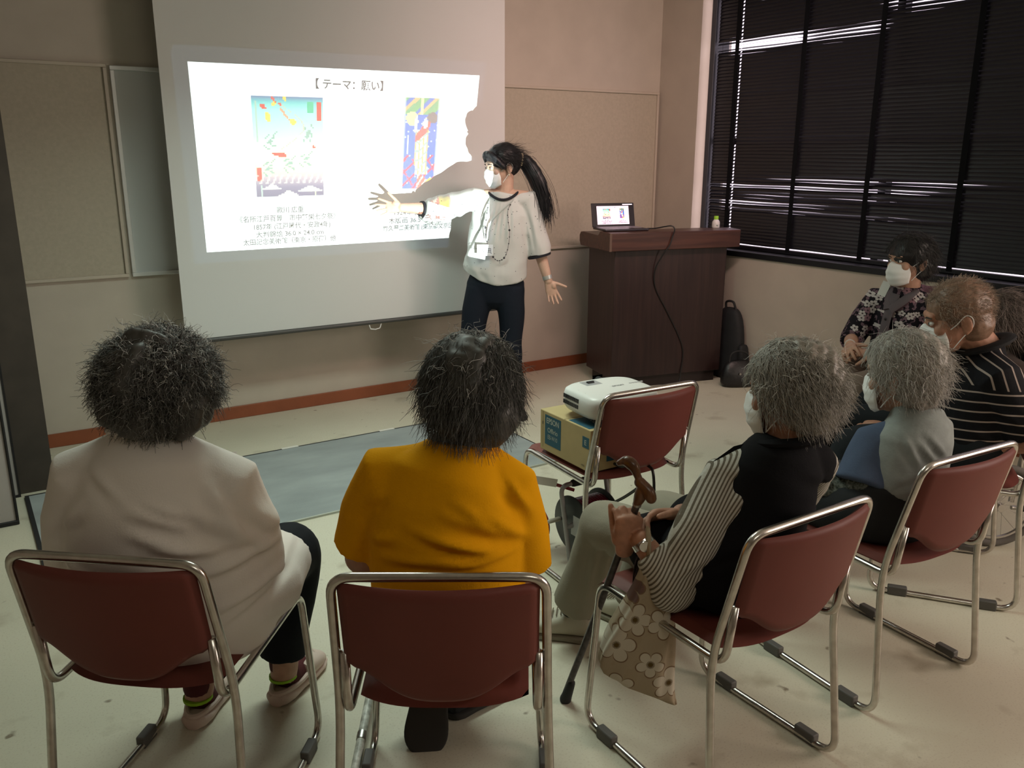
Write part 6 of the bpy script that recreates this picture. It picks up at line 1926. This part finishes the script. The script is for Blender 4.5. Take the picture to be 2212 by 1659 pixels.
    s1 = strands(hd, R, 2000, (0.104, 0.114, 0.112), -0.03, 0.05, 0.35, 0.0009, 51, (0, -0.3, -0.8), 0.2, 0.05, ((0.30, 0.285, 0.255), (0.60, 0.58, 0.54)), back_low=-0.07)
    build_hair('hair', [s1], cap, (0.33, 0.305, 0.265), root, base)
person_grey()

# ---------------------------------------------------------------- man in the striped polo shirt
def person_polo():
    f = unit((-0.609, 0.793, 0)); r = V3(f[1], -f[0], 0); up = V3(0, 0, 1)
    base = V3(2.96, 1.58, 0)
    root = person('person', 'man with cropped grey hair and white mask in black striped polo shirt, in profile', base)
    hips = V3(2.975, 1.570, 0.53); chest = V3(2.968, 1.572, 0.74); neck = V3(2.975, 1.560, 0.880)
    hd = V3(2.882, 1.618, 0.985); R = frame_of(unit((-0.70, 0.714, 0)), pitch=0.30)
    S_ = 1.06
    shl = V3(2.890, 1.440, 0.800); shr = V3(3.080, 1.680, 0.805)
    ell_ = V3(2.985, 1.365, 0.585); wrl = V3(2.830, 1.560, 0.545)
    elr = V3(3.05, 1.80, 0.60); wrr = V3(2.86, 1.82, 0.56)
    kl = V3(2.680, 1.810, 0.490); kr = V3(2.760, 1.985, 0.520); al = V3(2.60, 1.90, 0.10); ar = V3(2.66, 2.12, 0.10)
    b = MB(); add_head(b, hd, R, S_)
    b.tube([hd-R[:, 2]*0.055-R[:, 1]*0.030, neck, neck*0.7+chest*0.3], [0.058, 0.060, 0.085], 16, round_caps=True)
    b.tube([hips, chest, neck*0.5+chest*0.5], [(0.13, 0.10), (0.13, 0.09), (0.10, 0.07)], 16, round_caps=True, upv=f)
    for sh in (shl, shr): b.tube([neck*0.6+chest*0.4, sh], [0.06, 0.05], 12, round_caps=True)
    add_arm(b, shl, ell_, wrl); add_arm(b, shr, elr, wrr)
    add_hand(b, wrl, f*0.6+r*0.7, -up, f, (0.4,)*4); add_hand(b, wrr, f*0.6-r*0.7, -up, f, (0.4,)*4)
    legs(b, hips, f, r, kl, kr, al, ar, (0.07, 0.054, 0.038))
    obj_from(fuse(b, 0.0038, 4), 'body', m_skin_old, root, base)
    add_face(hd, R, root, base, S_); add_mask(hd, R, root, base, S_)
    m_polo = stripes_mat('striped_polo', (0.0085, 0.0085, 0.011), (0.36, 0.30, 0.265), tuple(unit(V3(0.10, 0, 1)+f*0.10)), 0.0335, 0.16, axis2=tuple(unit(V3(*RT)*0.95+V3(0, 0, 0.35))), split=0.775, bump=0.3)
    s = MB()
    s.tube([hips+V3(0, 0, -0.07), hips, hips*0.5+chest*0.5-f*0.005, chest-f*0.008, chest*0.45+neck*0.55, neck-up*0.01, neck+up*0.012],
           [(0.185, 0.145), (0.185, 0.142), (0.182, 0.138), (0.172, 0.122), (0.135, 0.102), (0.082, 0.075), (0.066, 0.066)], 32, upv=f)
    for sh, el, k in ((shl, ell_, -1), (shr, elr, 1)):
        s.tube([chest*0.4+neck*0.6, sh, sh*0.5+el*0.5, sh*0.15+el*0.85], [0.068, 0.075, 0.076, 0.074], 18)
    po_ = obj_from(fuse(s, 0.006, 5, fold_disp(G, SEG(((2.86, 1.46, 0.72), (2.93, 1.40, 0.66), 0.007, 0.010), ((2.84, 1.50, 0.62), (2.93, 1.42, 0.58), 0.006, 0.012)), 0.0035, 13, 36)), 'polo_shirt', m_polo, root, base)
    m_col = mat('black_knit', (0.008, 0.008, 0.010), 0.9, bump=0.3, bscale=300)
    nk = [neck+up*0.010+r*math.cos(a)*0.074+f*math.sin(a)*0.076+up*(-0.030*math.sin(a)) for a in np.linspace(0, 6.283, 36)[:-1]]
    MB().tube(nk, (0.012, 0.026), 10, closed=True).build('collar', m_col, po_, origin=base)
    fp = neck+f*0.086-up*0.040
    MB().add([fp+V3(0, 0, 0.0), fp-r*0.045+f*0.005-up*0.028, fp-r*0.058-f*0.02+up*0.010, fp+up*0.02, fp+f*0.004+V3(0, 0, 0.0), fp-r*0.045+f*0.010-up*0.026, fp-r*0.058-f*0.016+up*0.012, fp+f*0.004+up*0.02], [(0, 1, 2, 3), (7, 6, 5, 4), (0, 4, 5, 1), (1, 5, 6, 2), (2, 6, 7, 3), (3, 7, 4, 0)]).build('collar_point', m_col, po_, origin=base)
    t = MB(); legs(t, hips, f, r, kl, kr, al, ar, (0.098, 0.082, 0.068)); t.tube([hips-r*0.09, hips+r*0.09], 0.11, 16, round_caps=True)
    obj_from(fuse(t, 0.008, 5, fold_disp(G, [], 0.007, 12, 37)), 'trousers', mat('charcoal_trouser_cloth', (0.018, 0.021, 0.024), 0.9, spec=0.1), root, base)
    for an in (al, ar):
        u_, so = MB(), MB(); hl = V3(an[0], an[1], 0)-f*0.07; shoe(u_, so, hl, hl+f*0.26, 0.048, 0.08)
        o_ = u_.build('shoe', m_black, root, origin=base, sub=1); so.build('sole', m_rubber, o_, origin=base)
    # close-cropped hair
    capm = scalp_cap(hd, R, S_, 1.035, voxel=0.005, disp=tufts(0.0015, 90, 38))
    s1 = strands(hd, R, 3200, (0.0825, 0.1065, 0.0965), -0.015, 0.022, 0.15, 0.0008, 61, (0, -0.5, -0.3), 0.55, 0.058, ((0.20, 0.14, 0.10), (0.46, 0.36, 0.28)), segs=4, centre=(0, -0.018, 0.034), back_low=-0.065)
    build_hair('hair', [s1], capm, (0.22, 0.130, 0.085), root, base)
person_polo()

# ---------------------------------------------------------------- person in the floral blouse by the window wall
def person_floral():
    f = unit((-1.0, 0.06, 0)); r = V3(f[1], -f[0], 0); up = V3(0, 0, 1)
    base = V3(3.81, 2.40, 0)
    root = person('person', 'person in black, white and mauve floral blouse, sitting by the window wall', base)
    hips = V3(3.840, 2.395, 0.53); chest = V3(3.825, 2.392, 0.76); neck = V3(3.805, 2.385, 0.905)
    hd = V3(3.785, 2.385, 1.045); R = frame_of(unit((-0.96, 0.28, 0)), pitch=0.06, roll=-0.05)
    shl = V3(3.830, 2.225, 0.835); shr = V3(3.810, 2.550, 0.835)
    ell_ = V3(3.760, 2.215, 0.635); wrl = V3(3.575, 2.375, 0.625)
    elr = V3(3.720, 2.600, 0.640); wrr = V3(3.560, 2.495, 0.640)
    kl = V3(3.400, 2.330, 0.480); kr = V3(3.400, 2.470, 0.480); al = V3(3.40, 2.31, 0.09); ar = V3(3.42, 2.47, 0.09)
    b = MB(); seated_core(b, hips, chest, neck, hd, R, f, r, shl, shr)
    add_arm(b, shl, ell_, wrl, (0.042, 0.036, 0.034, 0.025)); add_arm(b, shr, elr, wrr, (0.042, 0.036, 0.034, 0.025))
    add_hand(b, wrl, f*0.75+r*0.65, -up*0.8+r*0.3, f+up*0.4, (0.45,)*4); add_hand(b, wrr, f*0.8-r*0.55, -up*0.6-r*0.5, f*0.3+up, (0.5,)*4)
    legs(b, hips, f, r, kl, kr, al, ar, (0.065, 0.05, 0.036))
    obj_from(fuse(b, 0.0042, 4), 'body', m_skin, root, base); add_face(hd, R, root, base); add_mask(hd, R, root, base)
    fx = unit(V3(*RT)); fx = unit(V3(fx[0], fx[1], 0))
    m_flo = flower_mat('floral_print', (0.012, 0.010, 0.014), (0.52, 0.47, 0.46), (0.05, 0.03, 0.04), (0.015, 0.012, 0.018), 25.0, tuple(fx), (0, 0, 1), ground2=(0.165, 0.105, 0.130), leaf=(0.26, 0.15, 0.18), big=0.42, rand=1.0)
    s = MB()
    s.tube([hips+V3(0, 0, -0.05)+f*0.02, hips+f*0.01, hips*0.5+chest*0.5, chest, chest*0.45+neck*0.55, neck, neck+up*0.02],
           [(0.165, 0.135), (0.165, 0.135), (0.160, 0.125), (0.150, 0.112), (0.125, 0.092), (0.072, 0.068), (0.060, 0.060)], 30, upv=f)
    for sh, el, wr in ((shl, ell_, wrl), (shr, elr, wrr)):
        s.tube([chest*0.35+neck*0.65, sh, sh*0.5+el*0.5, el, el*0.70+wr*0.30], [0.058, 0.064, 0.064, 0.060, 0.056], 18)
    s.tube([hips+f*0.08+up*0.02, hips+f*0.24+up*0.03], [(0.15, 0.085), (0.14, 0.07)], 20, upv=up)
    bl = obj_from(fuse(s, 0.0065, 4, fold_disp(f, SEG(((3.7, 2.42, 0.86), (3.66, 2.44, 0.62), 0.008, 0.012), ((3.7, 2.33, 0.82), (3.68, 2.30, 0.62), 0.007, 0.012)), 0.004, 13, 45)), 'blouse', m_flo, root, base)
    # open front edge, collar and small buttons
    m_mauve_g = mat('mauve_grey_lining', (0.105, 0.085, 0.095), 0.85)
    p0, p1, p2 = neck+f*0.072-up*0.015, chest+f*0.122+up*0.01, hips+f*0.150+up*0.06
    pk = MB(); pk.tube(bez([p0+r*0.01, p1+r*0.014, p2+r*0.02], 8), [(0.024, 0.006)]*17, 10, upv=f)
    pk.tube(bez([neck-r*0.060+f*0.02+up*0.01, neck-r*0.045+f*0.065-up*0.03, p1-r*0.0+up*0.045], 6), [(0.020, 0.006)]*13, 10, upv=f)
    pk.tube(bez([neck+r*0.060+f*0.02+up*0.01, neck+r*0.050+f*0.065-up*0.03, p1+r*0.02+up*0.045], 6), [(0.020, 0.006)]*13, 10, upv=f)
    pk.build('front_placket', m_mauve_g, bl, origin=base)
    for t in (0.42, 0.66, 0.88):
        q = (p0*(1-t)+p2*t)+f*0.016+r*0.014
        if t < 0.5: q = p1+f*0.008+r*0.014
        MB().ell(q, (0.006, 0.006, 0.006), None, 10, 8).build('button', m_rubber, bl, origin=base)
    tg = neck+r*0.095+f*0.045-up*0.005
    MB().box((-0.004, -0.022, -0.035), (0.004, 0.022, 0.035), Matrix.Translation(tuple(tg)) @ Matrix.Rotation(0.25, 4, 'X') @ Matrix.Rotation(0.2, 4, 'Y')).build('shoulder_tag', mat('white_tag', (0.62, 0.62, 0.58), 0.6), root, origin=base, smooth=False)
    MB().tube([wrr*0.95+elr*0.05-unit(wrr-elr)*0.006, wrr*0.95+elr*0.05+unit(wrr-elr)*0.006], [(0.029, 0.027), (0.029, 0.027)], 18).build('bracelet', mat('white_band', (0.66, 0.64, 0.62), 0.5), root, origin=base)
    t = MB(); legs(t, hips, f, r, kl, kr, al, ar, (0.085, 0.072, 0.060)); t.tube([hips-r*0.08, hips+r*0.08], 0.10, 16, round_caps=True)
    obj_from(fuse(t, 0.008, 4, fold_disp(f, [], 0.006, 14, 46)), 'trousers', mat('taupe_trouser_cloth', (0.21, 0.165, 0.135), 0.9, spec=0.1), root, base)
    for an in (al, ar):
        u_, so = MB(), MB(); hl = V3(an[0], an[1], 0)-f*0.06; shoe(u_, so, hl, hl+f*0.23, 0.042, 0.07)
        o_ = u_.build('shoe', m_black, root, origin=base, sub=1); so.build('sole', m_rubber, o_, origin=base)
    capm = scalp_cap(hd, R, 1.0, 1.15, extra=(((0, -0.03, 0.05), (0.086, 0.098, 0.080)), ((0, -0.06, -0.02), (0.088, 0.070, 0.085))), voxel=0.006, disp=tufts(0.003, 60, 47))
    s1 = strands(hd, R, 1600, (0.100, 0.114, 0.112), -0.02, 0.06, 0.15, 0.0010, 71, (0, -0.5, -0.9), 0.08, 0.045, ((0.010, 0.010, 0.011), (0.05, 0.045, 0.042)), back_low=-0.08)
    build_hair('hair', [s1], capm, (0.018, 0.017, 0.018), root, base)
person_floral()
# mauve cardigan over the back of that chair
co = V3(4.02, 2.40, 0.70)
c = MB()
for y, w_ in ((2.20, 1), (2.60, 1)):
    pass
c.tube([V3(3.995, 2.195, 0.60), V3(4.000, 2.190, 0.72), V3(4.010, 2.19, 0.86), V3(4.030, 2.20, 0.895)], [(0.05, 0.030), (0.055, 0.032), (0.055, 0.034), (0.03, 0.025)], 16, round_caps=True, upv=(1, 0, 0))
c.tube([V3(4.060, 2.19, 0.80), V3(4.062, 2.40, 0.805), V3(4.060, 2.60, 0.80)], [(0.03, 0.10), (0.034, 0.10), (0.03, 0.10)], 16, round_caps=True, upv=(0, 0, 1))
c.tube([V3(4.080, 2.20, 0.62), V3(4.080, 2.40, 0.60), V3(4.080, 2.60, 0.62)], [(0.026, 0.13), (0.028, 0.14), (0.026, 0.13)], 16, round_caps=True, upv=(0, 0, 1))
c.tube([V3(3.995, 2.605, 0.62), V3(4.010, 2.61, 0.80), V3(4.04, 2.60, 0.86)], [(0.05, 0.028), (0.05, 0.03), (0.03, 0.025)], 16, round_caps=True, upv=(1, 0, 0))
cr = thing('cardigan', 'mauve cardigan draped over the chair back behind the person in the floral blouse', 'cardigan', tuple(co))
obj_from(fuse(c, 0.007, 4, tufts(0.004, 25, 48)), 'knit', mat('mauve_knit', (0.235, 0.125, 0.165), 0.95, spec=0.05, bump=0.4, bscale=150), cr, co)

# ---------------------------------------------------------------- wheelchair and its user at the right edge
def wheelchair():
    F = unit((-0.839, 0.545, 0)); Nn = unit((0.545, 0.839, 0)); up = V3(0, 0, 1)
    base = V3(3.495, 1.815, 0)
    root = thing('wheelchair', 'attendant wheelchair with small spoked wheels behind the striped-polo man\'s chair', 'wheelchair', tuple(base))
    m_alu2 = mat('wheelchair_alloy', (0.55, 0.53, 0.50), 0.32, metal=0.9); m_tyre = mat('grey_tyre', (0.115, 0.105, 0.095), 0.85)
    P = lambda x, y, z: F*x+Nn*y+up*z            # x forward, y away from the room centre
    Rw = 0.176
    for s in (-1, 1):
        c = P(0.0, s*0.245, Rw)
        circ = lambda rad, n=40: [c+F*math.cos(a)*rad+up*math.sin(a)*rad for a in np.linspace(0, 2*math.pi, n+1)[:-1]]
        w_ = MB().tube(circ(Rw-0.0155), 0.0155, 12, closed=True).build('tyre', m_tyre, root)
        MB().tube(circ(Rw-0.036), (0.012, 0.008), 10, closed=True, upv=None).build('rim', m_alu2, w_)
        MB().tube([c-Nn*0.03, c+Nn*0.03], 0.016, 16).build('hub', m_alu2, w_)
        for k in range(14):
            a = 2*math.pi*k/14; b2 = a+(0.5 if k % 2 else -0.5)
            MB().tube([c+(F*math.cos(b2)+up*math.sin(b2))*0.014+Nn*0.016*(1 if k % 2 else -1), c+(F*math.cos(a)+up*math.sin(a))*(Rw-0.042)], 0.0011, 6).build('spoke', m_alu2, w_)
        # brake drum and bracket
        MB().tube([c+Nn*s*-0.022, c+Nn*s*-0.048], 0.038, 20).build('brake_drum', m_alu2, w_)
        # side frame: back post with push handle, seat rail, arm rail, lower rail
        fr = MB(); y = s*0.205
        fr.tube(fillet([P(-0.24, y, 0.86), P(-0.14, y, 0.84), P(-0.10, y, 0.46), P(-0.075, y, Rw)], 0.05), 0.011, 10)
        fr.tube(fillet([P(-0.10, y, 0.46), P(0.30, y, 0.47), P(0.38, y, 0.12)], 0.05), 0.011, 10)
        fr.tube(fillet([P(-0.11, y, 0.66), P(0.20, y, 0.67), P(0.24, y, 0.46)], 0.05), 0.011, 10)
        fr.tube(fillet([P(-0.085, y, 0.24), P(0.0, y, 0.23), P(0.30, y, 0.24), P(0.34, y, 0.26)], 0.03), 0.010, 10)
        fr.tube([P(0.0, y, Rw), P(0.0, y, 0.25)], 0.010, 10); fr.tube([P(0.0, y, Rw), P(0.0, s*0.245, Rw)], 0.009, 10)
        fr.build('side_frame', m_alu2, root)
        MB().tube([P(-0.30, y, 0.862), P(-0.20, y, 0.858)], 0.015, 12, round_caps=True).build('push_grip', m_rubber, root)
        MB().tube([P(-0.08, y, 0.150), P(-0.14, y, 0.146)], 0.009, 10).build('tipping_lever', m_alu2, root)
        MB().tube([P(-0.13, y, 0.146), P(-0.24, y, 0.142)], 0.0135, 12, round_caps=True).build('lever_grip', m_rubber, root)
        MB().box((-0.14, -0.022, 0), (0.14, 0.022, 0.022), Matrix.Translation(tuple(P(0.05, y, 0.672))) @ Matrix.Rotation(math.atan2(F[1], F[0]), 4, 'Z')).build('armrest_pad', m_rubber, root, bevel=0.006)
        MB().box((-0.035, -0.004, -0.06), (0.03, 0.004, 0.05), Matrix.Translation(tuple(P(-0.015, y-s*-0.012, 0.335))) @ Matrix.Rotation(math.atan2(F[1], F[0]), 4, 'Z') @ Matrix.Rotation(0.25, 4, 'Y')).build('brake_bracket', mat('pale_bracket', (0.50, 0.49, 0.46), 0.5), root, bevel=0.003)
        cc = P(0.33, s*0.205, 0.062)
        MB().tube([cc-Nn*0.012, cc+Nn*0.012], 0.062, 24).build('caster', m_tyre, root, bevel=0.004)
        MB().tube([cc, P(0.315, y, 0.14), P(0.32, y, 0.24)], 0.008, 8).build('caster_fork', m_alu2, root)
        MB().box((-0.07, -0.075, -0.006), (0.07, 0.075, 0.006), Matrix.Translation(tuple(P(0.43, s*0.11, 0.11))) @ Matrix.Rotation(math.atan2(F[1], F[0]), 4, 'Z')).build('footplate', m_rubber, root, bevel=0.004)
    m_sling = mat('dark_sling', (0.02, 0.02, 0.024), 0.9)
    rz = Matrix.Rotation(math.atan2(F[1], F[0]), 4, 'Z')
    MB().box((-0.10, -0.20, 0.452), (0.29, 0.20, 0.472), rz).build('seat', m_sling, root, bevel=0.006)
    MB().box((-0.012, -0.20, 0.48), (0.012, 0.20, 0.82), Matrix.Translation(tuple(P(-0.125, 0, 0))) @ rz).build('back_sling', m_sling, root, bevel=0.006)
    return base, F, Nn
wb, wF, wN = wheelchair()
def person_wheelchair():
    f, up = wF, V3(0, 0, 1); r = V3(f[1], -f[0], 0)
    base = V3(wb[0], wb[1], 0)
    root = person('person', 'person with long brown-grey hair in the wheelchair at the right edge', base)
    hips = wb+up*0.555+f*0.02; chest = wb+up*0.70-f*0.015; neck = wb+up*0.765-f*0.02
    hd = wb+up*0.868-f*0.035; R = frame_of(f, pitch=0.22)
    shl = neck-r*0.16-up*0.05; shr = neck+r*0.16-up*0.05
    ell_ = shl-up*0.17+f*0.03-r*0.0; elr = shr-up*0.17+f*0.03; wrl = hips+f*0.2-r*0.06+up*0.05; wrr = hips+f*0.2+r*0.06+up*0.05
    kl = wb+f*0.40-r*0.09+up*0.50; kr = wb+f*0.40+r*0.09+up*0.50; al = wb+f*0.42-r*0.10+up*0.20; ar = wb+f*0.42+r*0.10+up*0.20
    b = MB(); seated_core(b, hips, chest, neck, hd, R, f, r, shl, shr)
    add_arm(b, shl, ell_, wrl, (0.042, 0.036, 0.032, 0.024)); add_arm(b, shr, elr, wrr, (0.042, 0.036, 0.032, 0.024))
    add_hand(b, wrl, f*0.7+r*0.6, -up, f, (0.4,)*4); add_hand(b, wrr, f*0.7-r*0.6, -up, f, (0.4,)*4)
    legs(b, hips, f, r, kl, kr, al, ar, (0.06, 0.048, 0.034))
    obj_from(fuse(b, 0.005, 4), 'body', m_skin, root, base); add_face(hd, R, root, base)
    s = MB(); s.tube([hips-up*0.05, hips, chest, neck-up*0.02, neck+up*0.015], [(0.15, 0.12), (0.15, 0.12), (0.14, 0.11), (0.09, 0.075), (0.06, 0.06)], 26, upv=f)
    for sh, el, wr in ((shl, ell_, wrl), (shr, elr, wrr)):
        s.tube([chest*0.3+neck*0.7, sh, el, wr*0.8+el*0.2], [0.055, 0.060, 0.055, 0.045], 16)
    obj_from(fuse(s, 0.007, 4, tufts(0.003, 20, 55)), 'cardigan', mat('dark_brown_knit', (0.045, 0.030, 0.026), 0.95, bump=0.3, bscale=150), root, base)
    t = MB(); legs(t, hips, f, r, kl, kr, al, ar, (0.08, 0.07, 0.058)); t.tube([hips-r*0.08, hips+r*0.08], 0.09, 16, round_caps=True)
    obj_from(fuse(t, 0.009, 4), 'trousers', m_black_cloth, root, base)
    for an in (al, ar):
        u_, so = MB(), MB(); hl = V3(an[0], an[1], 0.118)-f*0.05; shoe(u_, so, hl, hl+f*0.21, 0.040, 0.065)
        o_ = u_.build('shoe', m_black, root, origin=base, sub=1); so.build('sole', m_rubber, o_, origin=base)
    cap = scalp_cap(hd, R, 1.0, 1.13, extra=(((0, -0.055, -0.06), (0.085, 0.055, 0.09)),), voxel=0.006, disp=tufts(0.003, 60, 57))
    s1 = strands(hd, R, 1500, (0.100, 0.112, 0.110), -0.03, 0.16, 0.10, 0.0010, 81, (0, -0.4, -1.0), 0.05, 0.045, ((0.075, 0.055, 0.045), (0.24, 0.19, 0.165)), back_low=-0.10)
    build_hair('hair', [s1], cap, (0.12, 0.092, 0.078), root, base)
person_wheelchair()
